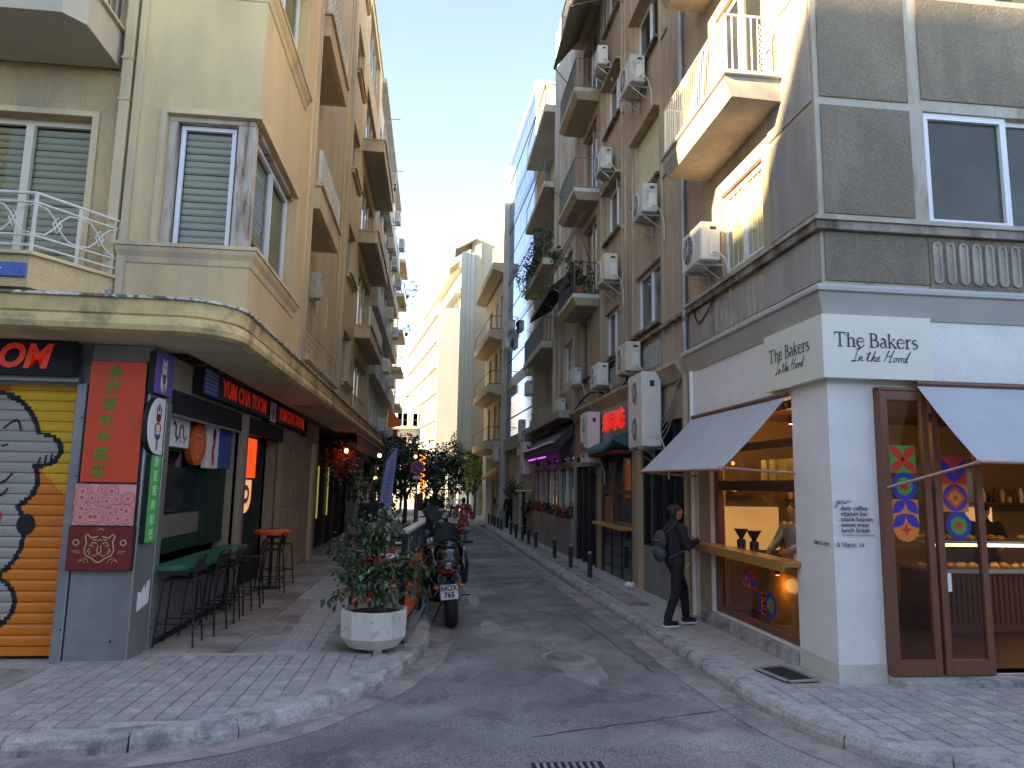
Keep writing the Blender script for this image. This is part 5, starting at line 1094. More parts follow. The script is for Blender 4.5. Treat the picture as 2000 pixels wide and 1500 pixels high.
awning('wide grey blue awning over the bakery entrance',[(5.24,7.16,3.25),(9.6,7.16,3.25),(9.62,6.55,2.40),(5.42,6.55,2.40)],[((4.84,7.16,2.13),(5.44,6.58,2.40)),((9.5,7.16,2.1),(9.5,6.58,2.4))])
# bakery side window
T=thing('shop_window','bakery side window with brown frame and honey wood counter ledge','window',(4.3,9.3,.27))
mb=MB(); x=4.33
for (a,b,c,d) in ((8.07,10.6,.285,.36),(8.07,10.6,1.14,1.2),(8.07,10.6,2.06,2.20),(8.07,10.6,2.62,2.72)): mb=MB(); mb.box(x,x+.07,a,b,c,d,.004); part('frame_bar',mb,M['bronze' if c<1.5 else 'dwood'],T)
for (a,b) in ((8.065,8.12),(10.45,10.61)): mb=MB(); mb.box(x-.01,x+.08,a,b,.28,3.2,.004); part('frame_post',mb,M['bronze'],T)
g=MB(); g.box(4.365,4.373,8.12,10.45,.36,1.14); part('pane',g,M['clear'],T)
g=MB(); g.box(4.06,4.32,7.96,11.15,1.20,1.265,.008); part('counter_ledge',g,M['wood'],T); g=MB(); g.box(4.04,4.062,7.955,11.155,1.15,1.27,.004); part('ledge_front',g,M['wood'],T)
g=MB(); g.box(4.365,4.373,8.12,10.45,2.20,2.62); part('pane',g,M['clear'],T)
t=thing('window_stickers','cluster of round and zigzag stickers on the lower bakery side pane','sticker',(4.36,9.3,.6))
s=St(t,((4.362,9.54,1.0),(0,-1,0),(0,0,1)))
s.disc(.07,.02,.12,'sred',0); s.disc(.07,.02,.05,'sgreen',1); s.sq(-.10,-.14,.10,'sorange',-.2); s.disc(-.10,-.13,.10,'sblue',0); s.shape([(-.10,-.05),(-.03,-.13),(-.10,-.21),(-.17,-.13)],'sred',1); s.shape([(-.10,-.09),(-.07,-.13),(-.10,-.17),(-.13,-.13)],'sorange',2)
s.sq(.10,-.16,.09,'sred',-.3); s.leaf(.03,-.08,.1,-.24,.035,'sblue',0); s.leaf(.18,-.08,.1,-.24,.035,'sblue',0)
for q in range(3): s.shape([(.22,-.24-q*.1),(.34,-.28-q*.1),(.22,-.34-q*.1)],'sblue',0); s.shape([(.34,-.24-q*.1),(.34,-.34-q*.1),(.46,-.29-q*.1)],'sorange',0); s.shape([(.46,-.24-q*.1),(.34,-.29-q*.1),(.46,-.34-q*.1)],'sred',0)
s.disc(.60,-.38,.15,'sblue',0); s.disc(.60,-.38,.095,'sgreen',1); s.disc(.60,-.38,.045,'sred',2)
# interior
T=thing('bakery_interior','warm lit bakery room with wood counter and shelves seen through the openings','interior',(6.5,9.5,.19))
M['warmwall']=mat('warm_plaster',(.22,.13,.055),.8,.15,2); M['bwood']=mat('brown_wood_panel',(.16,.055,.03),.55,.2,5,stretch=.3)
g=MB(); g.box(4.5,12.5,7.3,11.2,.12,.19); part('floor',g,M['dwood'],T); g=MB(); g.box(4.5,12.5,11.2,11.3,.1,3.3); part('back_wall',g,M['warmwall'],T); g=MB(); g.box(12.4,12.5,7.4,11.2,.1,3.3); part('side_wall',g,M['bwood'],T)
g=MB(); g.box(4.5,12.5,7.5,11.3,3.2,3.28); part('ceiling',g,M['dwood'],T)
for i in range(14): g=MB(); g.box(4.52,5.3,8.1+i*.17,8.2+i*.17,3.12,3.19); part('ceiling_slat',g,M['dwood'],T)
g=MB(); g.box(4.52,5.1,8.2,10.4,1.02,1.10); part('worktop',g,M['wood'],T)
g=MB(); g.box(4.56,4.6,8.60,9.38,.3,1.02); part('yellow_board',g,M['wood'],T); g=MB(); g.box(4.56,4.6,10.75,11.1,.3,1.02); part('yellow_board',g,M['wood'],T)
g=MB(); g.box(5.0,5.04,8.6,10.1,.2,1.0); part('dark_back',g,M['dwood'],T)
g=MB(); g.box(4.70,5.62,11.15,11.19,1.12,1.80); part('lit_splashback',g,mat('lit_cream_board',(.6,.42,.2),.6,.1,5,emit=.035,ecol=(1,.6,.25)),T)
g=MB(); g.box(4.9,5.4,8.1,10.6,2.16,2.22); part('shelf',g,M['dwood'],T)
g=MB(); g.box(5.7,6.2,7.5,10,.2,.6); 
# kraft bags on the shelf and pastries in the case
for i in range(8):
    y=8.25+i*.27; g=MB(); g.prism([(4.95,y,2.222),(4.95,y+.2,2.222),(4.95,y+.17,2.52),(4.95,y+.03,2.52)],(.12,0,0)); o=part('paper_bag',g,mat('kraft_bag',(.5,.4,.2),.7,.1,8) if i==0 else bpy.data.materials['kraft_bag']); o.parent=None; tag(o,'kraft paper bag standing in the row on the shelf of the bakery side window','bag','paper bags on the window shelf')
def lamp(loc,label,e,r=.05,kind='spot lamps in the bakery',size=.12,down=True):
    t=thing('ceiling_lamp',label,'lamp',loc,group=kind,local=True); g=MB(); g.lathe((0,0,0),[(r,.0),(r,.08),(r*.4,.12),(.01,.14)],12); part('shade',g,M['blackm'],t); g=MB(); g.lathe((0,0,0),[(.001,-.006),(r*.8,-.004),(r*.8,.0)],12); part('bulb',g,M['grill'],t)
    l=bpy.data.lights.new('lamp_light','POINT'); l.energy=e; l.color=(1,.62,.28); l.shadow_soft_size=size; o=bpy.data.objects.new('lamp_light',l); C.objects.link(o); o.parent=t; o.location=(0,0,-.14)
for i,(x,y,e) in enumerate(((4.72,8.9,1.6),(4.72,10.3,1.8),(7.3,8.3,1.3),(8.7,8.6,2.2),(6.3,9.9,1.0))): lamp((x,y,2.95),'small black ceiling spot lamp glowing inside the bakery',e)
lamp((4.47,8.95,1.0),'small lamp under the bakery worktop glowing on the yellow board',.28,.03,'under counter lamps',.10)
# back wall equipment
for i,(x0_,x1_,z0_,z1_,mm) in enumerate(((4.75,5.3,2.0,2.04,'dwood'),(5.7,6.6,1.9,1.94,'dwood'),(5.75,6.5,1.02,1.5,'black'),(6.7,8.2,2.1,2.14,'dwood'),(6.7,8.2,1.7,1.74,'dwood'),(9.0,10.2,1.9,1.94,'dwood'))): g=MB(); g.box(x0_,x1_,10.85,11.14,z0_,z1_,.004); part('shelf' if z1_-z0_<.1 else 'coffee_machine',g,M[mm],T)
rd=random.Random(9)
for (xa,xb,z) in ((4.8,5.3,2.04),(5.75,6.6,1.94),(6.75,8.2,2.14),(6.75,8.2,1.74),(9.0,10.2,1.94)):
    x=xa
    while x<xb-.05: h_=rd.uniform(.1,.26); g=MB(); g.lathe((x,10.98,z),[(.035,0),(.04,h_*.7),(.02,h_*.85),(.02,h_)],8); part('bottle',g,rd.choice([M['glass'],M['tan'],M['signw'],M['dwood'],M['maroon']]),T); x+=rd.uniform(.09,.16)
g=MB(); g.box(8.9,9.35,11.1,11.14,1.35,1.85); part('lit_menu',g,M['litw'],T)
# display case
T=thing('display_case','glass bakery display case with wood base full of pastries','display case',(8.6,9.6,.19))
g=MB(); g.box(6.95,11,9.4,10.1,.19,.98); part('base',g,M['bwood'],T)
for i in range(34): g=MB(); g.cyl((6.98+i*.08,9.4,.3),(6.98+i*.08,9.4,.95),.018,n=6,cap=False); part('fluted_strip',g,M['bwood'],T)
g=MB(); g.box(6.93,11,9.36,10.1,.98,1.03); part('steel_shelf',g,M['gsteel'],T); g=MB(); g.box(6.93,11,9.40,10.1,1.38,1.42); part('steel_shelf',g,M['gsteel'],T)
g=MB(); g.box(6.93,11,9.362,9.368,1.03,1.38); part('front_glass',g,M['clear'],T)
g=MB(); g.box(6.96,11,9.42,9.46,1.34,1.375); part('light_tube',g,M['grill'],T)
PM=[mat('pastry_%s'%n,c,.6,.3,30,.6,60) for n,c in (('golden',(.60,.28,.06)),('brown',(.34,.13,.035)),('pale',(.72,.52,.26)))]
shp={}
rd=random.Random(3)
for lev,zz,y0 in ((0,1.035,9.42),(1,1.425,9.45)):
    for i in range(24):
        for j in range(2):
            if lev==1 and 7<i<10: continue
            k=rd.randrange(3); x=7.0+i*.165+rd.uniform(-.02,.02); y=y0+.1+j*.2; r=rd.uniform(.055,.08)
            if k not in shp: g=MB(); g.ell((0,0,.028),(.075,.05,.035) if k else (.06,.06,.04),8,5); me=bpy.data.meshes.new('pastry'); me.from_pydata(g.v,[],g.f); me.materials.append(PM[k]); shp[k]=me
            o=bpy.data.objects.new('pastry',shp[k]); C.objects.link(o); o.location=(x,y,zz+(.06 if lev else 0)*0); o.rotation_euler=(0,0,rd.uniform(0,3)); tag(o,('%s %s baked roll on the glass counter top, %s row'%(('golden','dark brown','pale')[k],('round','long','oval')[i%3],('front','back')[j]) if lev else '%s pastry inside the lit glass display case, %s row'%(('golden','dark brown','pale')[k],('front','back')[j])),'pastry','rolls on top of the bakery case' if lev else 'pastries in the bakery case')
# grinders
def grinder(loc,label):
    t=thing('coffee_grinder',label,'grinder',loc,local=True); g=MB(); g.lathe((0,0,0),[(.085,0),(.085,.02),(.06,.04),(.065,.2),(.06,.24),(.03,.25)],14); part('body',g,M['black'],t,smooth=True)
    g=MB(); g.lathe((0,0,0),[(.03,.25),(.035,.27),(.095,.38),(.10,.385),(.10,.40)],16); part('hopper',g,M['glass'],t); g=MB(); g.box(-.12,-.06,-.02,.02,.1,.13); part('spout',g,M['chrome'],t)
grinder((4.62,10.35,1.10),'black coffee grinder with cone hopper, the left one behind the side counter'); grinder((4.62,9.92,1.10),'black coffee grinder with cone hopper, the right one nearer the barista')
t=thing('till_box','pale cardboard box on the bakery side counter beside the pillar','box',(4.65,8.4,1.10),.1,local=True); g=MB(); g.box(-.13,.13,-.2,.2,0,.2,.006); part('carton',g,mat('pale_card',(.6,.5,.36),.8,.05,6),t); g=MB(); g.box(-.135,-.131,-.15,.15,.03,.17); part('label_print',g,M['signw'],t)
t=thing('cutlery_jar','jar of wooden stirrers on the bakery counter','jar',(4.6,8.98,1.10),0,local=True); g=MB(); g.lathe((0,0,0),[(.04,0),(.045,.12)],12); part('jar',g,M['clear'],t)
for i in range(8): g=MB(); a=i*.8; g.cyl((.01*math.cos(a),.01*math.sin(a),.01),(.06*math.cos(a),.06*math.sin(a),.25),.004,n=4); part('stirrer',g,M['wood'],t)
# ================================================================ AIR CONDITIONERS
def make_ac(name='air_conditioner',w=.8,h=.58,d=.30,fans=1):
    """local: back at x=0, body towards -x, width along y, z up from its base"""
    t=thing(name,'x','air conditioner',(0,0,0),local=True)
    mb=MB(); mb.box(-d-.1,-.1,-w/2,w/2,0,h,.018); part('casing',mb,M['ac'],t)
    for k in range(fans):
        cz=h*(k+.5)/fans; r=min(.235,h/fans*.43); cy=.10 if fans==1 else 0
        g=MB(); g.lathe((-d-.1,cy,cz),[(r,.002),(r,-.012),(r-.015,-.012),(r-.02,.001)],20,'x'); gr=part('fan_guard',g,M['ac'],t)
        g=MB(); g.lathe((-d-.1,cy,cz),[(.001,-.003),(r-.015,-.003)],20,'x'); part('fan_opening',g,M['ac_dark'],gr)
        g=MB()
        for q in (.3,.5,.7,.88):
            n=16; 
            for i in range(n): a=2*math.pi*i/n; b=2*math.pi*(i+1)/n; g.cyl((-d-.112,cy+r*q*math.cos(a),cz+r*q*math.sin(a)),(-d-.112,cy+r*q*math.cos(b),cz+r*q*math.sin(b)),.0035,n=3,cap=False)
        for i in range(8): a=math.pi*i/4; g.cyl((-d-.112,cy,cz),(-d-.112,cy+r*math.cos(a),cz+r*math.sin(a)),.0035,n=3,cap=False)
        o=part('wire_grille',g,M['ac'],gr); o['kind']='stuff'
    g=MB(); g.box(-d+.02,-.13,-w/2-.012,-w/2-.001,h*.12,h*.62,.01); part('service_cover',g,M['ac'],t)
    g=MB(); g.box(-d*.85,-d*.85+.09,-w/2-.004,-w/2-.0005,h*.80,h*.88); part('grip_recess',g,M['ac_dark'],t)
    g=MB(); 
    for i in range(6): g.box(-.35+.0,-.12,w/2+.0005,w/2+.004,h*.2+i*h*.11,h*.2+i*h*.11+.012)
    o=part('side_louvres',g,M['ac_dark'],t); o['kind']='stuff'
    for y in (-w*.32,w*.32):
        g=MB(); g.box(-d-.12,0,y-.018,y+.018,-.045,-.004); g.box(-.02,0,y-.018,y+.018,-.30,-.045); g.cyl((-.01,y,-.28),(-d*.8-.1,y,-.04),.010,n=5); part('bracket',g,M['gsteel'],t)
    g=MB(); g.tube([(-.22,-w/2-.01,h*.2),(-.18,-w/2-.10,h*.16),(-.10,-w/2-.14,-.02),(-.02,-w/2-.12,-.25),(-.01,-w/2-.10,-.6)],.013,6); part('pipe',g,M['iron_w'],t)
    return t
ACM=[M['ac'],mat('yellowed_ac_casing',(.58,.52,.40),.5,.1,5),mat('grey_ac_casing',(.50,.50,.47),.5,.12,5,col2=(.36,.32,.26),c2s=4,c2lo=.55,c2hi=.7)]
AC=make_ac(); AC2=make_ac('air_conditioner',.95,1.42,.38,2); first=[True,True]
def ac(x,y,z,lab,rz=0,sc=1,big=False,group='air conditioners on the street fronts'):
    p=AC2 if big else AC; i=1 if big else 0
    if first[i]: p.location=(x,y,z); p.rotation_euler=(0,0,rz); p['label']=lab; p['group']=group; p.scale=(sc,)*3; first[i]=False; return p
    o=dup(p,(x,y,z),rz+random.uniform(-.03,.03),lab,group,sc*random.uniform(.94,1.05)); c=[q for q in o.children if q.name.startswith('casing')][0]
    c.material_slots[0].link='OBJECT'; c.material_slots[0].material=random.choice(ACM); return o
W=XR
ac(W,10.2,5.45,'air conditioner beside the sunlit window just above the bakery cornice',sc=1.02)
ac(W,14.3,4.42,'air conditioner under the wide sliding window of the brown building, above the restaurant sign',sc=1.05)
ac(W,17.0,4.5,'air conditioner between the wide sliding window and the dark recessed window',sc=.92)
ac(W,20.1,4.95,'small air conditioner left of the dark recessed first floor window',sc=.85)
ac(W,22.6,4.35,'air conditioner low on the pale block over the shop awnings',sc=.9)
ac(W,13.1,7.35,'air conditioner at the foot of the closed roller shutter window',sc=1.05)
ac(W,16.1,6.85,'air conditioner with black fan facing the street right of the planted balcony',sc=1.1)
ac(W,13.9,10.5,'air conditioner under the third floor window of the brown building, with white pipes',sc=1.05)
ac(W,16.6,9.85,'air conditioner between the upper balconies and the roller shutter window',sc=.95)
ac(W,17.0,12.9,'topmost air conditioner on the brown building beside the canvas awning',sc=.95)
ac(W,30.0,6.8,'air conditioner hung at the glass building edge, upper of a pair',sc=.95); ac(W,30.0,5.9,'air conditioner hung at the glass building edge, lower of a pair',sc=.95)
ac(3.99,37.3,9.3,'lone air conditioner high on the service pipe pier of the glass building',sc=.9); ac(4.05,35.6,9.9,'air conditioner on the blue glass front next to the pier',sc=.9)
ac(W,13.1,2.82,'big twin fan air conditioner standing on a steel bracket left of the bakery',big=True,sc=.98)
ac(W,17.9,2.66,'big twin fan air conditioner between the red lettered sign and the dark awnings',big=True,sc=.9)
ac(4.1,29.2,2.5,'big twin fan unit hanging at the pale block far corner, lower one',big=True,sc=.95); ac(4.15,31.6,3.95,'twin fan unit above the red fascia of the glass building',big=True,sc=.75)
ac(3.7,39.5,3.3,'twin fan unit on the cream house front above the orange awning',big=True,sc=.75)
ac(XW-.4+.2,16.3,6.15,'air conditioner facing the camera in the recess of the beige building',rz=R(90),sc=1.0)
W2L=-3.0; q=0
for (y,z,l) in ((33.2,5.0,'nearest air conditioner above the pierced parapet of the left white block'),(38.5,4.9,'air conditioner low on the left white block, near its far end'),(34.2,7.9,'air conditioner on the second band of the left white block, nearer one'),(38.9,7.8,'air conditioner on the second band of the left white block, farther one'),(36.0,10.9,'air conditioner on the third band of the left white block, nearer one'),(41.2,11.0,'air conditioner on the third band of the left white block, farther one'),(34.0,13.9,'air conditioner on the fourth band of the left white block, nearest one'),(37.4,14.0,'air conditioner on the fourth band of the left white block, middle one'),(41.6,14.1,'air conditioner on the fourth band of the left white block, farthest one'),(33.6,17.0,'air conditioner on the top band of the left white block, nearest one'),(38.6,17.0,'air conditioner on the top band of the left white block, middle one'),(43.5,17.1,'air conditioner on the top band of the left white block, farthest one')):
    ac(-2.62,y,z-.6,l,rz=R(180),sc=1.05)
def cable(pts,label,m='blackm',r=.012,n='cable'): g=MB(); g.tube(smoothp3(pts),r,5); return tag(part(n,g,M[m]),label,'cable')
def smoothp3(P,n=4):
    out=[]
    for i in range(len(P)-1):
        p0=P[max(i-1,0)];p1=P[i];p2=P[i+1];p3=P[min(i+2,len(P)-1)]
        for k in range(n): t=k/n; out.append(tuple(.5*((2*p1[j])+(-p0[j]+p2[j])*t+(2*p0[j]-5*p1[j]+4*p2[j]-p3[j])*t*t+(-p0[j]+3*p1[j]-3*p2[j]+p3[j])*t**3) for j in (0,1,2)))
    out.append(P[-1]); return out
for i in range(4): cable([(4.15,12.55,3.3-.12*i),(4.2,12.25,3.5-.1*i),(4.22,12.0,3.75),(4.24,11.8+.05*i,3.95)],'%s grey pipe curving from the big twin fan unit to the bakery wall'%('topmost','second','third','lowest')[i],'gsteel',.014,'pipe')
cable([(4.24,10.0,5.2),(4.22,10.35,4.9),(4.23,10.9,4.75),(4.22,11.1,5.12)],'thin cable dangling below the air conditioner by the sunlit window')
cable([(3.9,16.5,6.8),(3.7,19,9.8),(3.4,22,11.9)],'black cable running diagonally past the planted balcony')
cable([(4.1,14.6,4.4),(4.18,16,4.25),(4.15,18.6,4.55),(4.18,21,4.3),(4.2,23,4.2)],'dark cable bundle drooping along the brown building belt','blackm',.025)
t=thing('drainpipe','grey drainpipe with rusty flanges between bakery building and brown building','drainpipe',(4.2,11.45,.1)); g=MB(); g.cyl((4.19,11.42,4.3),(4.19,11.42,22),.05,n=10); part('pipe',g,M['steel'],t); g=MB(); g.cyl((4.19,11.42,.1),(4.19,11.42,4.0),.055,n=10); part('pipe',g,M['stone'],t)
g=MB(); g.cyl((4.23,11.25,.1),(4.23,11.25,4.0),.04,n=8); part('pipe',g,M['whitep'],t)
for z in (1.2,2.6,4.9,7.9): g=MB(); g.cyl((4.19,11.42,z),(4.19,11.42,z+.06),.066,n=10); part('flange',g,M['belt'],t)
# ================================================================ RIGHT SHOPFRONTS
T=thing('shopfront','dark glass shopfront with grey lower panels left of the bakery','shopfront',(4.3,13,.1))
g=MB(); g.box(4.36,4.4,11.75,14.2,.95,3.3); part('glass_pane',g,M['glass'],T)
for i in range(4): g=MB(); g.box(4.30,4.37,11.76+i*.61,12.36+i*.61,-.05,.93,.006); part('lower_panel',g,M['steel'],T)
for i in range(5): g=MB(); g.box(4.29,4.35,11.72+i*.61,11.76+i*.61,.93,3.3); part('mullion',g,M['blackm'],T)
g=MB(); g.box(4.24,4.27,14.2,14.45,-.05,3.2); part('pilaster',g,M['beige_trim'],T)
T=thing('shopfront','narrow restaurant front with dark frame, wood serving ledge and red Chinese sign above','shopfront',(4.3,16.4,.05))
g=MB(); g.box(4.36,4.4,15.0,17.8,-.2,3.0); part('glass_pane',g,M['glass_dim'],T)
for (a,b,c,d) in ((15.0,15.1,-.2,3),(17.68,17.8,-.2,3),(16.3,16.4,1.3,3),(15.1,17.68,1.9,2.0),(15.1,17.68,2.85,3.0)): g=MB(); g.box(4.28,4.36,a,b,c,d); part('frame_bar',g,M['dwood'],T)
g=MB(); g.box(4.02,4.30,15.0,17.7,1.15,1.22,.006); part('serving_ledge',g,M['wood'],T)
for a in (15.12,16.0,16.9): g=MB(); g.box(4.31,4.355,a,a+.78,-.15,1.1,.006); part('lower_panel',g,M['glass'],T)
g=MB(); g.box(4.3,4.35,16.9,17.5,1.22,1.85); part('picture',g,mat('orange_menu',(.3,.12,.04),.6,.4,14),T)
t=signbox('shop_sign','charcoal board with glowing red Chinese characters on the narrow restaurant','x' and 4.22,4.32,15.0,17.75,3.10,4.02,'steel',facing='y'); bpy.data.objects.remove(t.children[1]); g=MB(); g.box(4.212,4.219,15.02,17.73,3.12,4.0); part('face',g,M['steel'],t)
M['neon']=mat('red_neon_letter',(.8,.03,.03),.4,0,emit=.05,ecol=(1,.04,.04))
text('寿司味',.52,((4.20,16.3,3.58),(0,-1,0),UZ),M['neon'],parent=t,bold=.012,ext=.02,sx=1.3)
T=thing('tiled_roof','small teal pagoda roof ledge with upturned ends over the restaurant front','roof',(4.0,16.4,2.95))
n=24; vs=[]
for i in range(n+1):
    u=i/n; y=14.75+3.3*u; e=.16*abs(2*u-1)**3; vs+=[(4.26,y,3.14+e*.5),(3.98,y,3.0+e),(3.80,y,2.90+e*1.3),(3.80,y,2.86+e*1.3),(4.26,y,2.86)]
mb=MB(); mb.add(vs,[(i*5+q,i*5+q+1,(i+1)*5+q+1,(i+1)*5+q) for i in range(n) for q in range(4)]+[(0,1,2,3,4),tuple(n*5+q for q in (4,3,2,1,0))]); part('roof_slab',mb,M['teal'],T)
for i in range(26): u=i/25; y=14.77+3.26*u; e=.16*abs(2*u-1)**3; g=MB(); g.tube([(4.26,y,3.16+e*.5),(3.98,y,3.02+e),(3.79,y,2.92+e*1.3)],.022,6); part('tile_roll',g,M['teal'],T)
for i in range(20): y=14.85+3.1*i/19; g=MB(); g.box(3.86,4.2,y,y+.05,2.79,2.855); part('rafter_end',g,M['red' if i%1 else 'maroon'],T)
g=MB(); g.box(3.78,3.86,18.02,18.12,2.9,3.2,.01); part('ridge_tip',g,M['red'],T)
T=thing('shopfront','black bar front with open glass doors between the twin fan unit and planter windows','shopfront',(4.3,19.6,.02))
g=MB(); g.box(4.36,4.4,18.3,20.8,-.2,2.9); part('glass_pane',g,M['glass'],T)
for a in (18.3,19.1,19.9,20.7): g=MB(); g.box(4.26,4.36,a,a+.09,-.2,2.9); part('door_frame',g,M['black'],T)
g=MB(); g.box(4.25,4.37,18.3,20.8,2.62,2.75); part('transom',g,M['beige_trim'],T)
for k,(a,b) in enumerate(((21.3,23.9),(24.2,26.9),(27.2,29.4))):
    T=thing('shop_window','restaurant window with grey dado and awning strip, %s of three planter windows'%('nearest','middle','farthest')[k],'window',(4.3,a,.0))
    g=MB(); g.box(4.38,4.42,a,b,1.1,3.0); part('glass_pane',g,M['glass_dim'],T)
    g=MB(); g.box(4.18,4.37,a,b,-.3,1.1,.008); part('grey_dado',g,M['steel'],T)
    for y in (a,(a+b)/2-.03,b-.06): g=MB(); g.box(4.28,4.37,y,y+.06,1.1,3.0); part('mullion',g,M['iron_w'],T)
    g=MB(); g.box(4.24,4.37,a,b,2.62,2.8); part('shutter_box',g,M['stone'],T)
    rd=random.Random(k); n=0
    t=thing('window_flowers','planter of red poinsettias and greenery on the %s grey dado ledge'%('nearest','middle','farthest')[k],'flowers',(4.2,(a+b)/2,1.1))
    L=MB(); F=MB()
    for i in range(520):
        y=rd.uniform(a,b); x=rd.uniform(4.02,4.26); z=1.1+rd.uniform(0,.34)*(.6+.4*math.sin(y*3)); s=rd.uniform(.03,.06); mbx=F if (math.sin(y*4.1+k)>.35 and rd.random()<.6) else L
        d=Vector((rd.uniform(-1,1),rd.uniform(-1,1),rd.uniform(-.5,1))).normalized(); u=d.orthogonal().normalized()*s; v=d.cross(u).normalized()*s*.6; c=Vector((x,y,z)); mbx.quad(c-u,c+v,c+u,c-v)
    o=part('foliage',L,M['leaf'][0],t); o['kind']='stuff'; o=part('petals',F,M['red'],t); o['kind']='stuff'
T=thing('awning','dark retracted shop awnings with purple light over the planter windows','awning',(4.0,25,3.2))
for (a,b,x) in ((21.2,23.9,3.62),(24.0,29.5,3.7)):
    g=MB(); g.prism([(4.22,a,3.95),(x,a,3.35),(x,a,3.10),(x+.06,a,3.10),(4.22,a,3.6)],(0,b-a,0)); part('awning_cloth',g,mat('black_plum_awning',(.04,.03,.035),.7,.2,3),T)
    g=MB(); g.cyl((x-.02,a,3.37),(x-.02,b,3.37),.035,n=8); part('front_bar',g,M['gsteel'],T)
M['uv']=mat('purple_tube',(.25,.02,.8),.5,0,emit=.35,ecol=(.35,.05,1))
for a in (24.2,26.6): g=MB(); g.cyl((3.85,a,3.03),(3.85,a+1.8,3.03),.025,n=8); part('purple_tube',g,M['uv'],T)
T=thing('shop_sign','red fascia sign on the ground floor of the glass building','sign',(4.1,32.5,3.5)); g=MB(); g.box(3.95,4.1,30.8,33.4,3.35,3.8,.01); part('panel',g,M['red'],T)
T=thing('awning','small orange awning on the cream house ground floor','awning',(3.5,41,2.7)); g=MB(); g.prism([(3.7,39.8,3.0),(3.0,39.8,2.45),(3.0,39.8,2.3),(3.7,39.8,2.7)],(-.1,2.6,0)); part('cloth',g,mat('tan_orange_awning',(.7,.36,.12),.7,.1,4),T)
# canvas awning on top of the brown building; retracted black awning under middle balcony
T=thing('awning','large beige canvas awning stretched out over the top balcony against the sky','awning',(3.6,18,14.8)); A=[(4.2,16.2,15.9),(4.2,20.0,15.9),(3.10,18.55,13.85),(3.10,16.1,14.05)]
mb=MB(); mb.prism(A,(0,0,.02)); part('cloth',mb,M['awn2'],T); g=MB(); g.cyl(A[2],A[3],.05,n=8); part('front_bar',g,M['steel'],T)
for a,b in ((A[3],(4.2,16.4,14.6)),(A[2],(4.2,19.9,13.7))): g=MB(); g.cyl(a,b,.015,n=6); part('arm',g,M['gsteel'],T)
T=thing('awning','folded black awning on steel arms between the two balcony columns','awning',(3.6,20.8,8.4))
g=MB(); g.prism([(4.1,20.5,8.6),(3.35,20.5,8.0),(3.3,20.5,7.8),(4.1,20.5,8.3)],(0,4.2,0)); part('cloth',g,M['blackm'],T)
for a,b in (((4.0,18.6,9.65),(3.3,21.0,8.0)),((3.9,18.5,9.6),(3.25,20.9,8.1)),((3.3,20.6,8.05),(4.0,20.3,7.6)),((3.3,22.4,8.05),(4.0,21.2,7.3))): g=MB(); g.cyl(a,b,.022,n=6); part('arm',g,M['gsteel'],T)
# bollards
first_b=None
for i,(x,y) in enumerate(((3.61,16.1),(3.58,18.2),(3.60,20.7),(3.62,24.6),(3.60,26.3),(3.6,28.1),(3.58,30.0),(3.57,31.9),(3.5,35.6),(3.48,37.2),(3.46,38.9),(3.44,40.6),(3.42,42.4))):
    lab=('nearest dark steel bollard on the right pavement','second dark bollard from the near end of the right kerb','third dark bollard, before the wider gap in the row','fourth dark bollard, first after the gap','fifth dark bollard along the right kerb','sixth dark bollard along the right kerb','seventh dark bollard along the right kerb','eighth bollard, last before the second gap','ninth bollard, beside the couple in dark coats','tenth bollard, just past the couple in dark coats','eleventh bollard, near the orange awning','twelfth bollard, last but one of the row','farthest small bollard at the end of the row')[i]
    if first_b is None:
        t=first_b=thing('bollard',lab,'bollard',(x,y,zs(y)),local=True,group='steel bollards along the right kerb'); g=MB(); g.lathe((0,0,0),[(.056,-.02),(.056,.50),(.062,.505),(.062,.525),(.056,.53)],16); part('post',g,M['steel'] if False else mat('dark_steel',(.05,.055,.06),.4,.1,9,metal=.4),t,smooth=False); g=MB(); g.lathe((0,0,0),[(.056,.53),(.05,.56),(.03,.575),(.001,.58)],16); part('cap',g,M['gsteel'],t,smooth=True)
    else: dup(first_b,(x,y,zs(y)),0,lab)
# crumpled tissue
t=thing('crumpled_paper','crumpled white paper lying by the shopfront base past the second bollard','litter',(4.05,14.4,zs(14.4)),local=True); bm=bmesh.new(); bmesh.ops.create_icosphere(bm,subdivisions=3,radius=.1); rd=random.Random(2)
for v in bm.verts: v.co*=1+rd.uniform(-.25,.2); v.co.z=v.co.z*.6+.06
me=bpy.data.meshes.new('paper'); bm.to_mesh(me); bm.free(); me.materials.append(M['white']); o=bpy.data.objects.new('paper',me); C.objects.link(o); o.parent=t
# ================================================================ FURNITURE on the left pavement
def make_stool():
    t=thing('bar_stool','x','stool',(0,0,0),local=True,group='black bar stools at the green counter')
    for sx in (-1,1):
        for sy in (-1,1):
            g=MB(); g.tube([(sx*.225,sy*.21,0),(sx*.17,sy*.165,.74),(sx*.14,sy*.15,.77)],.0125,6); part('leg',g,M['black'],t)
    g=MB(); q=.205
    for a,b in (((-q,-.19),(q,-.19)),((q,-.19),(q,.19)),((q,.19),(-q,.19)),((-q,.19),(-q,-.19))): g.cyl((a[0],a[1],.27),(b[0],b[1],.27),.009,n=6)
    part('foot_rail',g,M['black'],t)
    g=MB(); g.box(-.18,.18,-.18,.18,.765,.785,.008); part('seat',g,M['black'],t)
    g=MB(); 
    for sy in (-1,1): g.tube([(.165,sy*.165,.78),(.20,sy*.17,1.0),(.225,sy*.16,1.05)],.011,6)
    g.tube([(.225,-.16,1.05),(.235,0,1.06),(.225,.16,1.05)],.011,6); part('back_frame',g,M['black'],t)
    g=MB(); g.prism([(.185,-.155,.86),(.185,.155,.86),(.215,.155,1.02),(.215,-.155,1.02)],(.008,0,0)); part('backrest',g,M['black'],t)
    return t
st=make_stool()
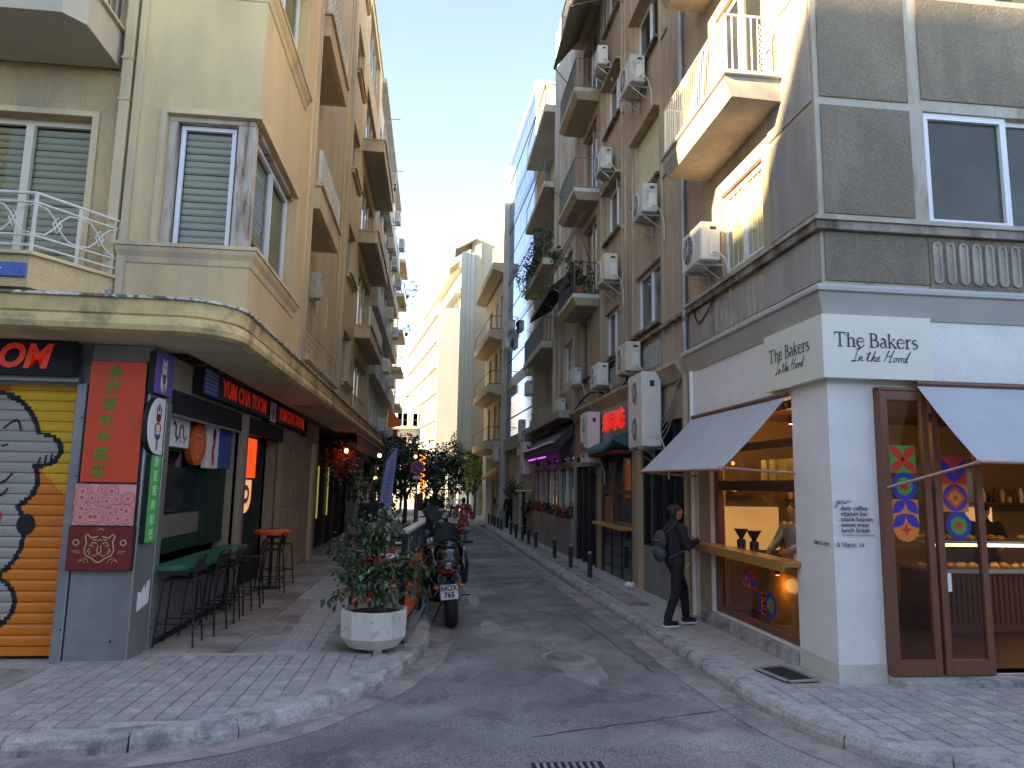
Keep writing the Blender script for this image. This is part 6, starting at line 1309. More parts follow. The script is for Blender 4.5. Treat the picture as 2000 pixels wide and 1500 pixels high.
for i,(x,y,rz) in enumerate(((-2.98,9.3,.05),(-2.90,10.0,-.1),(-2.9,10.75,.08),(-2.92,11.45,-.05),(-2.88,12.15,.1),(-2.85,13.6,.4))):
    lab=('nearest black bar stool at the near end of the green counter','second black bar stool from the near end of the counter','third black bar stool along the counter','fourth black bar stool along the counter','last black bar stool under the green counter','black bar stool beside the orange round table')[i]
    if i==0: st.location=(x,y,zs(y)); st.rotation_euler=(0,0,rz); st['label']=lab
    else: dup(st,(x,y,zs(y)),rz,lab)
dup(st,(-3.0,15.0,zs(15)),R(140),'black bar stool on the far side of the orange round table')
t=thing('high_table','round orange topped high table with dark stem at the doorway','table',(-3.0,14.3,zs(14.3)),local=True); g=MB(); g.lathe((0,0,0),[(.33,1.0),(.345,1.01),(.345,1.07),(.33,1.08)],28); part('tabletop',g,M['orange'],t); g=MB(); g.cyl((0,0,.02),(0,0,1.0),.03,n=10); part('stem',g,M['black'],t); g=MB(); g.lathe((0,0,0),[(.24,0),(.24,.015),(.03,.05)],20); part('foot',g,M['black'],t)
# barrier
def barrier(y0,y1,x0,x1,lab,top):
    t=thing('terrace_barrier',lab,'barrier',(x0,y0,zs(y0)),group='terrace barriers with orange panels'); f=lambda u:x0+(x1-x0)*(u-y0)/(y1-y0)
    b=zs(y0)
    for y in (y0,y1): g=MB(); g.box(f(y)-.035,f(y)+.035,y-.03,y+.03,b,b+top,.004); part('post',g,M['black'],t)
    g=MB(); g.prism([(x0-.015,y0+.04,b+.22),(x1-.015,y1-.04,b+.22),(x1-.015,y1-.04,b+.98),(x0-.015,y0+.04,b+.98)],(.03,0,0)); part('orange_panel',g,M['orange'],t)
    for z in (.18,.98): g=MB(); g.prism([(x0-.02,y0+.03,b+z),(x1-.02,y1-.03,b+z),(x1-.02,y1-.03,b+z+.03),(x0-.02,y0+.03,b+z+.03)],(.04,0,0)); part('crossbar',g,M['black'],t)
    n=7
    for i in range(1,n): y=y0+(y1-y0)*i/n; g=MB(); g.box(f(y)-.01,f(y)+.01,y-.01,y+.01,b+1.01,b+top-.001); part('spindle',g,M['iron'],t)
    g=MB(); g.prism([(x0-.07,y0-.05,b+top),(x0+.05,y0-.05,b+top),(x1+.05,y1+.05,b+top),(x1-.07,y1+.05,b+top)],(0,0,.035)); part('top_board',g,M['palecon'] if False else mat('bleached_board',(.42,.38,.33),.6,.15,6),t)
    g=MB(); g.prism([(x0+.036,y0-.02,b),(x0+.09,y0-.02,b),(x1+.09,y1+.02,b),(x1+.036,y1+.02,b)],(0,0,.07)); part('base_channel',g,M['steel'],t)
barrier(9.35,11.6,-.32,-.12,'nearest orange panelled terrace barrier with black frame behind the round planter',1.34)
barrier(11.8,14.1,-.14,-.14,'second orange panelled terrace barrier, beside the second motorcycle',1.30)
barrier(14.3,16.6,-.18,-.20,'third terrace barrier, half hidden behind parked motorcycles',1.28); barrier(16.8,19.1,-.22,-.26,'farthest terrace barrier beside the lilac flag',1.28)
# red chairs and tables
def make_chair(m,grp,lab):
    t=thing('cafe_chair',lab,'chair',(0,0,0),local=True,group=grp)
    for sx in (-1,1):
        g=MB(); g.tube([(sx*.22,-.25,0),(sx*.20,-.20,.44),(sx*.19,-.23,.85)],.013,6); part('leg',g,m,t); g=MB(); g.tube([(sx*.23,.25,0),(sx*.19,.2,.44),(sx*.15,.18,.46)],.013,6); part('leg',g,m,t)
    g=MB(); g.box(-.2,.2,-.2,.2,.45,.475,.01); part('seat',g,m,t)
    for z in (.58,.68,.78): g=MB(); g.box(-.19,.19,-.235,-.215,z,z+.06,.006); part('back_slat',g,m,t)
    return t
def make_table(m,grp,lab):
    t=thing('cafe_table',lab,'table',(0,0,0),local=True,group=grp); g=MB(); g.box(-.32,.32,-.32,.32,.72,.745,.008); part('tabletop',g,m,t); g=MB(); g.cyl((0,0,.02),(0,0,.72),.025,n=8); part('stem',g,M['black'],t); g=MB(); g.box(-.22,.22,-.22,.22,0,.02,.005); part('foot',g,M['black'],t); return t
ch=make_chair(M['red'],'red metal terrace chairs','red metal chair directly behind the white planter'); ch.location=(-.80,9.62,zs(9.6)); ch.rotation_euler=(0,0,R(8))
dup(ch,(-.62,11.0,zs(11)),R(185),'red metal chair across the white topped table from the planter'); dup(ch,(-.9,12.1,zs(12)),R(0),'red metal chair at the second terrace table, near side'); dup(ch,(-.85,13.6,zs(13.6)),R(180),'red metal chair at the second terrace table, far side')
tb=make_table(M['white'],'terrace tables','white topped terrace table nearest to the planter'); tb.location=(-.62,10.35,zs(10.3)); dup(tb,(-.85,12.85,zs(12.8)),.1,'second white topped terrace table beside the orange barrier')
ch2=make_chair(M['black'],'dark terrace chairs','dark chair nearest to the flag'); ch2.location=(-.9,15.1,zs(15)); 
for i,(x,y,a) in enumerate(((-.7,16.6,3.1),(-1.5,15.6,1.2),(-1.4,17.2,2.6),(-.8,18.2,.2))): dup(ch2,(x,y,zs(y)),a,('dark chair beside the third barrier','dark chair set aside on the pavement near the bar','dark chair in front of the person in a dark jacket','dark chair beside the farthest barrier')[i])
tb2=make_table(M['black'],'dark terrace tables','dark table near the third barrier'); tb2.location=(-.85,15.9,zs(15.9)); dup(tb2,(-1.35,16.5,zs(16.5)),.3,'dark table between the chairs by the bar front')
# stacked slatted tables (light edges)
t=thing('stacked_tables','stack of folded slatted tabletops left of the flag','table stack',(-1.15,14.4,zs(14.4)))
for i in range(13): g=MB(); g.box(-1.42,-.92,14.15,14.65,zs(14.4)+.35+i*.07,zs(14.4)+.38+i*.07,.004); part('tabletop',g,M['gsteel' if i%3==2 else 'iron'],t)
for sx in (-1.38,-.96): 
    for sy in (14.2,14.6): g=MB(); g.cyl((sx,sy,zs(14.4)),(sx,sy,zs(14.4)+.35),.015,n=6); part('leg',g,M['black'],t)
# planter with ficus
def leaves(rd,n,fn,size,mb,droop=.5):
    for i in range(n):
        c,nrm=fn(rd); c=Vector(c); d=(Vector(nrm)+Vector((rd.uniform(-.7,.7),rd.uniform(-.7,.7),rd.uniform(-droop-.5,.3)))).normalized(); s=size*rd.uniform(.5,1.35)
        side=d.cross(Vector((rd.uniform(-.4,.4),rd.uniform(-.4,.4),1))).normalized()*s*.33; up=side.cross(d).normalized()*s*.10
        a=c; b=c+d*s*.45+side+up; e=c+d*s+Vector((0,0,-s*.15)); f=c+d*s*.45-side+up; m=c+d*s*.5
        mb.add([a,b,m,e,f],[(0,1,2),(1,3,2),(0,2,4),(4,2,3)])
t=thing('planter','white octagonal concrete planter standing on blocks at the pavement corner','planter',(-.63,8.98,zs(9)),local=True); g=MB()
R8=[(.30,.05),(.395,.17),(.405,.46),(.40,.475),(.355,.475),(.35,.40),(.0,.40)]
vs=[];n=10
for r,z in R8[:-1]:
    for i in range(n): a=2*math.pi*(i+.5)/n; vs.append((r*math.cos(a),r*math.sin(a),z))
g.add(vs,[(k*n+i,k*n+(i+1)%n,(k+1)*n+(i+1)%n,(k+1)*n+i) for k in range(5) for i in range(n)]+[tuple(range(n))[::-1]]); part('concrete_bowl',g,mat('planter_concrete',(.62,.60,.54),.85,.08,6,.3,40,col2=(.36,.35,.31),c2s=9,c2lo=.58,c2hi=.68),t)
g=MB(); g.cyl((0,0,.38),(0,0,.425),.352,n=20); part('soil',g,M['soil'],t)
for a in (.5,2.6,4.7): g=MB(); g.box(.16*math.cos(a)-.05,.16*math.cos(a)+.05,.16*math.sin(a)-.04,.16*math.sin(a)+.04,0,.055,.005); part('support_block',g,M['concrete'],t)
g=MB(); g.box(.02,.12,-.27,-.18,0,.07,.005); part('support_block',g,M['concrete'],t)
t=thing('ficus','dark leaved ficus with drooping branches growing in the white planter','plant',(-.63,8.98,zs(9)+.42),local=True); rd=random.Random(21)
g=MB(); g.tube([(0,0,-.02),(.015,0,.25),(-.01,.01,.55),(-.03,.0,.85)],[.022,.018,.015,.01],7); part('trunk',g,M['bark'],t)
tips=[]
for i in range(26):
    z=rd.uniform(.15,.85); a=rd.uniform(0,6.28); L=rd.uniform(.25,.58)*(1.1 if z<.7 else .8); ex=Vector((math.cos(a)*L*1.0,math.sin(a)*L*.8,rd.uniform(-.15,.35)+ (.25 if z>.6 else 0))); p0=Vector((0,0,z)); g=MB(); mid=p0+ex*.5+Vector((0,0,.10)); end=p0+ex; end.z=min(end.z,1.18)
    g.tube([p0,mid,end],[.008,.006,.003],5); part('branch',g,M['bark'],t); tips.append((p0,mid,end))
for m_i,cnt in ((0,900),(1,520),(2,110)):
    L=MB()
    def fn(r): 
        p0,mid,end=r.choice(tips); u=r.random()**.6; p=p0.lerp(mid,u*2) if u<.5 else mid.lerp(end,u*2-1); off_=Vector((r.gauss(0,.055),r.gauss(0,.055),r.gauss(0,.06)-.02)); return p+off_,off_.normalized()
    leaves(rd,cnt,fn,.085,L,1.0); o=part('leaf_cluster',L,M['leaf'][m_i],t); o['kind']='stuff'
# ================================================================ MOTORCYCLES
def torus(mb,c,Rr,r,axis='x',n=28,m=8,sq=1.0):
    vs=[]
    for i in range(n):
        a=2*math.pi*i/n
        for j in range(m):
            b=2*math.pi*j/m; q=Rr+r*math.cos(b); vs.append((c[0]+r*sq*math.sin(b),c[1]+q*math.cos(a),c[2]+q*math.sin(a)))
    mb.add(vs,[(i*m+j,((i+1)%n)*m+j,((i+1)%n)*m+(j+1)%m,i*m+(j+1)%m) for i in range(n) for j in range(m)])
def loft(rings): # rings: list of (y, [(x,z)..]) same length
    mb=MB(); vs=[]; n=len(rings[0][1])
    for y,P in rings: vs+=[(x,y,z) for x,z in P]
    mb.add(vs,[(k*n+i,k*n+(i+1)%n,(k+1)*n+(i+1)%n,(k+1)*n+i) for k in range(len(rings)-1) for i in range(n)]+[tuple(range(n))[::-1],tuple((len(rings)-1)*n+i for i in range(n))]); return mb
def sec(w,z0,z1,n=10,p=.7): 
    out=[]
    for i in range(n): a=2*math.pi*i/n; ca,sa=math.cos(a),math.sin(a); out.append((w*abs(ca)**p*(1 if ca>=0 else -1),(z0+z1)/2+(z1-z0)/2*abs(sa)**p*(1 if sa>=0 else -1)))
    return out
M['bikep']=mat('black_gloss_paint',(.012,.012,.014),.18,0,coat=.8); M['bikeb']=mat('blue_gloss_paint',(.03,.08,.2),.2,0,coat=.8); M['smoke']=mat('smoked_screen',(.10,.11,.11),.12,0,spec=.7); M['seatv']=mat('black_seat_vinyl',(.02,.02,.02),.55,.1,20,.2,200); M['amber']=mat('amber_lens',(.75,.16,.02),.25,0); M['taill']=mat('red_lens',(.45,.01,.01),.2,0)
def make_moto(lab,paint='bikep',plate=('ΜΟΧ','765')):
    t=thing('motorcycle',lab,'motorcycle',(0,0,0),local=True,group='motorcycles parked in a row along the left kerb')
    for y,w in ((0,.085),(1.45,.06)):
        g=MB(); torus(g,(0,y,.31),.235,.075,sq=w/.07); ty=part('tyre',g,M['rubber'],t,smooth=True)
        g=MB(); 
        for i in range(28): a=2*math.pi*i/28; g.box(-w*.9,w*.9,y-.001,y+.001,0,0) if False else None
        g=MB(); g.lathe((0,y,.31),[(.17,-.045),(.185,-.05),(.185,.05),(.17,.045)],24,'x'); rm=part('rim',g,M['steel'],ty)
        for i in range(5): a=2*math.pi*i/5; g=MB(); g.cyl((0,y,.31),(0,y+.175*math.cos(a),.31+.175*math.sin(a)),.016,n=5); part('spoke',g,M['steel'],ty)
        g=MB(); g.lathe((0,y,.31),[(.11,-.07),(.13,-.07),(.13,-.064),(.11,-.064)],20,'x'); part('brake_disc',g,M['gsteel'],ty)
    part('tail_fairing',loft([(-.38,sec(.05,.80,.86)),(-.30,sec(.11,.73,.90)),(-.1,sec(.15,.66,.90)),(.25,sec(.15,.60,.82)),(.5,sec(.12,.55,.78))]),M[paint],t,smooth=True)
    part('seat',loft([(-.22,sec(.11,.86,.92)),(0,sec(.15,.84,.92)),(.25,sec(.16,.76,.87)),(.55,sec(.13,.74,.83)),(.7,sec(.09,.76,.86))]),M['seatv'],t,smooth=True)
    part('fuel_tank',loft([(.52,sec(.11,.70,.86)),(.7,sec(.17,.70,.98)),(.92,sec(.18,.72,1.03)),(1.1,sec(.13,.74,.98))]),M[paint],t,smooth=True)
    for s in (-1,1): part('side_fairing',loft([(.72,[(s*a,b) for a,b in ((.17,.45),(.24,.5),(.26,.7),(.22,.9),(.18,.8),(.16,.6))]),(1.1,[(s*a,b) for a,b in ((.19,.35),(.27,.45),(.30,.72),(.25,1.0),(.2,.85),(.18,.6))]),(1.4,[(s*a,b) for a,b in ((.12,.55),(.17,.6),(.2,.8),(.17,1.0),(.13,.9),(.11,.7))])]),M[paint],t,smooth=True)
    part('front_fairing',loft([(1.2,sec(.2,.85,1.08)),(1.4,sec(.18,.78,1.1)),(1.62,sec(.09,.74,.98))]),M[paint],t,smooth=True)
    g=MB(); vs=[]; n=9
    for k in range(6):
        v=k/5; 
        for i in range(n): u=-1+2*i/(n-1); w_=.21*(1-.35*v**2); vs.append((u*w_,1.34-.20*v+.16*(1-u*u)-.05,1.05+.33*v*(1-.25*u*u)))
    g.add(vs,[(k*n+i,k*n+i+1,(k+1)*n+i+1,(k+1)*n+i) for k in range(5) for i in range(n-1)]); part('windscreen',g,M['smoke'],t,smooth=True)
    g=MB(); g.box(-.17,.17,.35,.95,.28,.62,.05); part('engine',g,M['steel'],t); 
    for s in (-1,1):
        g=MB(); g.tube([(s*.09,1.45,.31),(s*.09,1.22,.95)],[.03,.027],8); part('fork_leg',g,M['gsteel'],t); g=MB(); g.tube([(s*.07,0,.31),(s*.08,.5,.42)],.025,6); part('swingarm',g,M['steel'],t)
        g=MB(); g.tube([(s*.06,1.12,1.02),(s*.22,1.08,1.06),(s*.36,.98,1.05)],.012,7); part('handlebar',g,M['black'],t); g=MB(); g.cyl((s*.25,1.06,1.055),(s*.38,.965,1.05),.018,n=8); part('grip',g,M['rubber'],t)
        g=MB(); g.tube([(s*.24,1.1,1.07),(s*.30,1.15,1.2)],.007,5); mr=part('mirror_stem',g,M['black'],t); g=MB(); g.ell((s*.33,1.15,1.24),(.075,.02,.045),12,8); part('mirror',g,M['black'],mr,smooth=True); g=MB(); g.ell((s*.33,1.131,1.24),(.066,.004,.037),12,6); part('mirror_glass',g,M['glass_dim'],mr)
        g=MB(); g.tube([(s*.09,-.28,.70),(s*.10,.1,.64)],.058,12); ex=part('exhaust',g,M['steel'],t,smooth=True); g=MB(); g.lathe((s*.09,-.285,.70),[(.045,-.012),(.045,0),(.03,0),(.03,.03)],14,'y'); part('exhaust_tip',g,M['black'],ex)
        g=MB(); g.ell((s*.17,-.26,.585),(.04,.03,.022),10,6); part('indicator',g,M['amber'],t,smooth=True); g=MB(); g.cyl((s*.05,-.24,.6),(s*.15,-.26,.588),.008,n=5); part('indicator_stem',g,M['black'],t)
        g=MB(); g.cyl((s*.12,.4,.36),(s*.28,.36,.36),.011,n=6); part('foot_peg',g,M['black'],t); g=MB(); g.tube([(s*.1,.2,.6),(s*.22,.12,.42)],.01,5); part('peg_bracket',g,M['steel'],t)
    g=MB(); g.prism([(-.06,-.2,.68),(.06,-.2,.68),(.05,-.32,.5),(-.05,-.32,.5)],(0,.02,.0)); part('tail_tidy',g,M['black'],t)
    g=MB(); g.prism([(-.115,-.365,.43),(.115,-.365,.43),(.115,-.33,.62),(-.115,-.33,.62)],(0,.006,0)); pl=part('number_plate',g,mat('plate_white',(.62,.61,.56),.5,.03,9) if 'plate_white' not in bpy.data.materials else bpy.data.materials['plate_white'],t)
    n_=Vector((0,-.17,.035)).normalized(); up=Vector((0,.035,.17)).normalized()
    for k,s_ in enumerate(plate): o=text(s_,.095,((0,-.3405-k*.0165-.006,.572-k*.085),(1,0,0),up),INK,parent=t,ext=.0015,bold=.003,name='plate_lettering')
    g=MB(); g.ell((0,-.345,.80),(.10,.03,.035),14,8); part('tail_light',g,M['taill'],t,smooth=True); g=MB(); g.ell((0,-.30,.575),(.06,.02,.018),10,6); part('reflector',g,M['amber'],t)
    part('rear_mudguard',loft([(-.22,[(-.075,.50),(.075,.50),(.075,.56),(-.075,.56)]),(0,[(-.075,.62),(.075,.62),(.075,.65),(-.075,.65)]),(.25,[(-.075,.56),(.075,.56),(.075,.60),(-.075,.60)])]),M['black'],t)
    g=MB(); g.tube([(-.12,.45,.3),(-.28,.38,.015)],.011,6); part('side_stand',g,M['black'],t)
    g=MB(); g.box(-.09,.09,.55,.8,1.0,1.03); 
    return t
m1=make_moto('nearest black sport touring motorcycle parked at the kerb corner with rear plate toward the camera')
m1.scale=(1.1,1.08,1.08); m1.location=(.38,11.03,zr(11)); m1.rotation_euler=(0,R(-6),R(-2))
def mo(x,y,rz,lab,sc=1.08): o=dup(m1,(x,y,zr(y)),rz,lab,None,sc); o.rotation_euler=(0,R(-6),rz); return o
mo(.20,13.6,R(9),'second motorcycle in the row, with grey windscreen, right behind the nearest one'); mo(.26,16.2,R(-7),'third motorcycle in the row, mostly hidden behind the second',.95)
def make_scooter(lab):
    t=thing('scooter',lab,'scooter',(0,0,0),local=True,group='motorcycles parked in a row along the left kerb')
    for y in (0,1.3): g=MB(); torus(g,(0,y,.25),.18,.06,sq=.9); ty=part('tyre',g,M['rubber'],t,smooth=True); g=MB(); g.lathe((0,y,.25),[(.001,-.03),(.13,-.03),(.13,.03),(.001,.03)],16,'x'); part('rim',g,M['gsteel'],ty)
    part('rear_body',loft([(-.3,sec(.1,.55,.75)),(0,sec(.17,.35,.78)),(.4,sec(.16,.3,.75)),(.55,sec(.1,.3,.6))]),M['bikeb'],t,smooth=True)
    part('seat',loft([(-.25,sec(.12,.76,.84)),(.1,sec(.15,.75,.85)),(.5,sec(.1,.72,.8))]),M['seatv'],t,smooth=True)
    g=MB(); g.box(-.15,.15,.5,.95,.25,.31,.02); part('floor_board',g,M['black'],t)
    part('leg_shield',loft([(.92,sec(.2,.3,.95)),(1.05,sec(.22,.35,1.0)),(1.2,sec(.12,.5,.95))]),M['bikeb'],t,smooth=True)
    g=MB(); g.ell((0,1.3,.42),(.09,.26,.12),10,8); part('front_mudguard',g,M['bikeb'],t,smooth=True)
    g=MB(); g.box(-.16,.16,-.45,-.1,.86,1.12,.05); part('top_box',g,M['black'],t)
    g=MB(); g.ell((0,-.3,.66),(.09,.04,.04),10,7); part('tail_light',g,M['taill'],t)
    g=MB(); g.box(-.09,.09,-.36,-.35,.42,.56); part('number_plate',g,bpy.data.materials['plate_white'],t)
    for s in (-1,1):
        g=MB(); g.tube([(0,1.05,1.02),(s*.2,1.0,1.06),(s*.33,.93,1.04)],.014,6); part('handlebar',g,M['black'],t); g=MB(); g.tube([(s*.22,1.0,1.06),(s*.26,1.0,1.22)],.006,5); ms=part('mirror_stem',g,M['black'],t); g=MB(); g.ell((s*.28,1.0,1.27),(.06,.015,.05),12,8); part('mirror',g,M['palecon'] if s>0 else M['black'],ms,smooth=True)
    g=MB(); g.add([(-.2,1.12,.98),(.2,1.12,.98),(.17,1.0,1.35),(0,1.03,1.42),(-.17,1.0,1.35)],[(0,1,2,3,4)]); part('windscreen',g,M['smoke'],t)
    return t
s1=make_scooter('dark blue scooter with top box, fourth in the parked row'); s1.location=(.26,18.8,zr(18.8)); s1.rotation_euler=(0,R(-5),R(3))
for (x,y,l,a) in ((.22,21.2,'fifth two wheeler in the row, a scooter with pale mirror',-4),(.20,23.8,'sixth two wheeler in the row, a small scooter',5),(.18,26.4,'seventh scooter, near the lamp post',-3),(.15,29.2,'farthest scooter in the parked row',3)): o=dup(s1,(x,y,zr(y)),0,l); o.rotation_euler=(0,R(-5),R(a))
# ================================================================ PEOPLE
def skinned(name,caps_,m,par,vox=.016,extra=None,sm=6):
    mb=MB()
    for c in caps_:
        if len(c)==4: mb.caps(c[0],c[1],c[2],c[3],10,4)
        else: mb.ell(c[0],c[1],12,8)
    if extra: extra(mb)
    o=part(name,mb,m,par,smooth=True)
    r=o.modifiers.new('r','REMESH'); r.mode='VOXEL'; r.voxel_size=vox; r.use_smooth_shade=True
    s=o.modifiers.new('s','SMOOTH'); s.iterations=sm; s.factor=.5
    return o
def make_person(label,loc,rz,H=1.72,arms='walk',stride=.25,lower='trous',upper='coat',bag=False,cap=False,bun=False,skirt=False,vox=.018,look=0,chain=False,shoes='blackm',skinm='skin',wide=1.0,hair='hair'):
    t=thing('person',label,'person',loc,rz,local=True); k=H/1.74
    V=lambda x,y,z: Vector((x*k,y*k,z*k))
    W_=wide
    hip=[V(-.09,0,.90),V(.09,0,.90)]; kn=[V(-.10,stride*.55+.02,.49),V(.10,-stride*.25+.03,.48)]; an=[V(-.11,stride*.75,.085),V(.11,-stride*.6,.085)]
    sh=[V(-.18*W_,0,1.41),V(.18*W_,0,1.41)]
    if arms=='phone': el=[V(-.22,.08,1.14),V(.22,.10,1.14)]; wr=[V(-.10,.30,1.20),V(.10,.32,1.22)]
    elif arms=='reach': el=[V(-.24,.12,1.17),V(.24,.12,1.17)]; wr=[V(-.16,.34,1.10),V(.16,.34,1.08)]
    elif arms=='hips': el=[V(-.34,-.02,1.15),V(.34,-.02,1.15)]; wr=[V(-.20,.06,.98),V(.20,.06,.98)]
    else: el=[V(-.25*W_,-.04,1.13),V(.25*W_,.04,1.13)]; wr=[V(-.26*W_,.04,.90),V(.26*W_,.12,.90)]
    hc=V(0,.025,1.625)
    body=[(V(0,0,.93),.125*k,V(0,-.01,1.15),.115*k),(V(0,-.01,1.15),.12*k,V(0,-.005,1.36),.13*k),(V(-.11,0,1.39),.07*k,V(.11,0,1.39),.07*k),(V(0,-.01,1.42),.06*k,V(0,.01,1.54),.052*k),
      (hc,(.075*k,.092*k,.115*k)),(hc+V(0,.035,-.055),(.052*k,.055*k,.055*k)),(hc+V(0,.09,-.01),(.013*k,.018*k,.024*k)),(hc+V(0,.083,.03),(.05*k,.012*k,.010*k)),(hc+V(0,.082,-.052),(.022*k,.012*k,.010*k)),(hc+V(-.077,-.005,-.005),(.012*k,.02*k,.03*k)),(hc+V(.077,-.005,-.005),(.012*k,.02*k,.03*k))]
    hands=[]
    for i in (0,1):
        s=-1 if i==0 else 1
        body+=[(hip[i],.085*k,kn[i],.056*k),(kn[i],.055*k,an[i],.036*k),(an[i],.036*k,an[i]+V(0,.12,-.045),.03*k),(sh[i],.05*k,el[i],.040*k),(el[i],.040*k,wr[i],.027*k)]
        d=(wr[i]-el[i]).normalized(); side=Vector((0,0,1)) if abs(d.z)<.6 else Vector((0,1,0)); side=(side-d*side.dot(d)).normalized(); nrm=d.cross(side)*(-s)
        pc=wr[i]+d*.05*k; hands.append((wr[i],.024*k,pc,.03*k))
        for f in range(4):
            o_=side*(.024-.016*f)*k; L=(.036,.042,.040,.032)[f]*k; a=pc+d*.02*k+o_; b=a+d*L+nrm*.008*k; c=b+d*L*.55+nrm*.026*k; hands+=[(a,.0095*k,b,.0085*k),(b,.0085*k,c,.0075*k)]
        a=wr[i]+d*.02*k+side*.025*k; b=a+d*.03*k+side*.025*k+nrm*.012*k; hands+=[(a,.011*k,b,.010*k),(b,.010*k,b+d*.025*k+nrm*.012*k,.008*k)]
    skinned('body',body+hands,M[skinm],t,vox*.75,sm=2)
    for s in (-1,1): g=MB(); g.ell(hc+V(s*.03,.088,.012),(.011*k,.006*k,.006*k),8,6); part('eye',g,M['white'],t,smooth=True); g=MB(); g.ell(hc+V(s*.03,.094,.012),(.005*k,.002*k,.005*k),8,5); part('iris',g,M['blackm'],t)
    # hair
    hr=[(hc+V(0,-.02,.03),(.086*k,.098*k,.105*k)),(hc+V(0,-.06,-.03),(.075*k,.06*k,.10*k))]
    if bun: hr+=[(hc+V(0,-.115,.05),(.04*k,.04*k,.04*k))]
    ho=skinned('hair',hr,M[hair],t,.012,sm=2)
    bb=ho
    # trim the hair away from the face with an ellipsoid offset (geometry only): the face caps stand proud instead
    if cap: g=MB(); g.ell(hc+V(0,-.005,.06),(.09*k,.105*k,.075*k),14,8); g.box(-.06*k,.06*k,hc.y+.08*k,hc.y+.17*k,hc.z+.05*k,hc.z+.065*k,.005); part('cap',g,M['blackm'],t,smooth=True)
    # clothing
    if skirt:
        dr=[(V(0,0,1.38),.15*k,V(0,0,1.1),.15*k),(V(0,0,1.1),.16*k,V(0,0,.75),.21*k),(V(-.03,.03,.75),.20*k,V(-.03,.05,.42),.21*k),(V(.05,-.02,.75),.20*k,V(.05,-.04,.42),.20*k),(V(-.16*W_,0,1.40),.075*k,V(.16*W_,0,1.40),.075*k)]
        for i in (0,1): dr+=[(sh[i],.075*k,el[i],.085*k),(el[i],.085*k,el[i].lerp(wr[i],.7),.095*k)]
        skinned('dress',dr,M[upper],t,vox,sm=5)
    else:
        tr=[(V(0,0,.95),.14*k,V(0,0,.90),.14*k)]
        for i in (0,1): tr+=[(hip[i],.105*k,kn[i],.076*k),(kn[i],.074*k,an[i]+V(0,-.005,.04),.060*k)]
        skinned('trousers',tr,M[lower],t,vox,sm=3)
        jk=[(V(0,-.01,.94),.155*k,V(0,-.01,1.15),.15*k),(V(0,-.01,1.15),.155*k,V(0,-.005,1.35),.155*k),(V(-.13*W_,0,1.39),.082*k,V(.13*W_,0,1.39),.082*k),(V(0,-.03,1.46),.085*k,V(0,-.02,1.50),.075*k)]
        for i in (0,1): jk+=[(sh[i],.073*k,el[i],.064*k),(el[i],.063*k,wr[i]-(wr[i]-el[i]).normalized()*.02,.046*k)]
        skinned('jacket',jk,M[upper],t,vox,sm=3)
    for i in (0,1):
        a=an[i]; g=[(a+V(0,-.03,-.03),.045*k,a+V(0,.13,-.04),.038*k),(a+V(0,-.01,.0),.048*k,a+V(0,.03,-.01),.045*k)]
        sh_=skinned('shoe',g,M[shoes],t,.012,sm=2); g=MB(); z=-.085*k; g.prism([(a.x+q[0]*k,a.y+q[1]*k,a.z-.085*k) for q in ((-.036,-.075),(.036,-.075),(.044,.05),(.036,.15),(0,.175),(-.036,.15),(-.044,.05))],(0,0,.022*k)); part('shoe_sole',g,M['white'] if shoes=='blackm' else M['blackm'],sh_)
    if bag:
        b=skinned('backpack',[(V(0,-.245,1.02),(.135*k,.095*k,.12*k)),(V(0,-.235,1.22),(.14*k,.085*k,.15*k)),(V(0,-.30,1.05),(.10*k,.05*k,.10*k))],mat('grey_backpack',(.05,.052,.062),.8,.3,14,.4,50),t,.014,sm=3)
        for s in (-1,1): g=MB(); g.tube([V(s*.09,-.17,1.33),V(s*.10,-.02,1.49),V(s*.11,.13,1.42),V(s*.13,.155,1.25),V(s*.16,.08,1.08),V(s*.12,-.16,.97)],.014*k,6); part('strap',g,bpy.data.materials['grey_backpack'],b)
        for z in (1.10,1.22): g=MB(); g.tube([V(-.1,-.335+.012,z),V(0,-.345+.01,z+.01),V(.1,-.33+.012,z)],.006*k,5); part('zip',g,M['gsteel'],b)
    if chain: g=MB(); g.tube([V(.16,-.06,.93),V(.18,.0,.84),V(.17,.08,.82),V(.155,.14,.90)],.005*k,5); part('wallet_chain',g,M['chrome'],t)
    if arms=='phone': g=MB(); p=(wr[0]+wr[1])/2+V(0,.10,.035); g.box(p.x-.036,p.x+.036,p.y-.05,p.y+.03,p.z-.004,p.z+.008,.003); o=part('phone',g,M['black'],t)
    return t
make_person('person in black jacket with grey backpack looking down at a phone on the pavement',(3.62,10.42,zs(10.42)),R(-82),1.74,'phone',.30,bag=True,bun=True,chain=True,vox=.014)
make_person('person seen from behind in a red patterned robe walking down the street',(1.33,29.5,zr(29.5)),R(4),1.72,'walk',.22,upper='dress',skirt=True,bun=True,wide=1.35,vox=.022)
make_person('person in a dark hooded jacket seen from behind, standing by the terrace tables',(-1.55,19.6,zs(19.6)),R(10),1.80,'hips',.05,wide=1.35,vox=.022)
make_person('person in a long black coat walking away on the right pavement past the bollards',(3.98,36.2,zs(36)),R(2),1.78,'walk',.3,wide=1.1,vox=.024)
make_person('person with pale top standing at the small round table on the right pavement',(4.15,31.6,zs(31)),R(80),1.40,'reach',.05,upper='palecon',vox=.024)
make_person('barista in grey shirt with dark apron straps working behind the bakery side counter',(5.0,9.45,.19),R(110),1.72,'reach',.05,upper='steel',vox=.02)
make_person('baker with dark cap and bare arms serving behind the pastry case',(8.7,10.5,.19),R(150),1.72,'reach',.05,upper='blackm',cap=True,vox=.02)
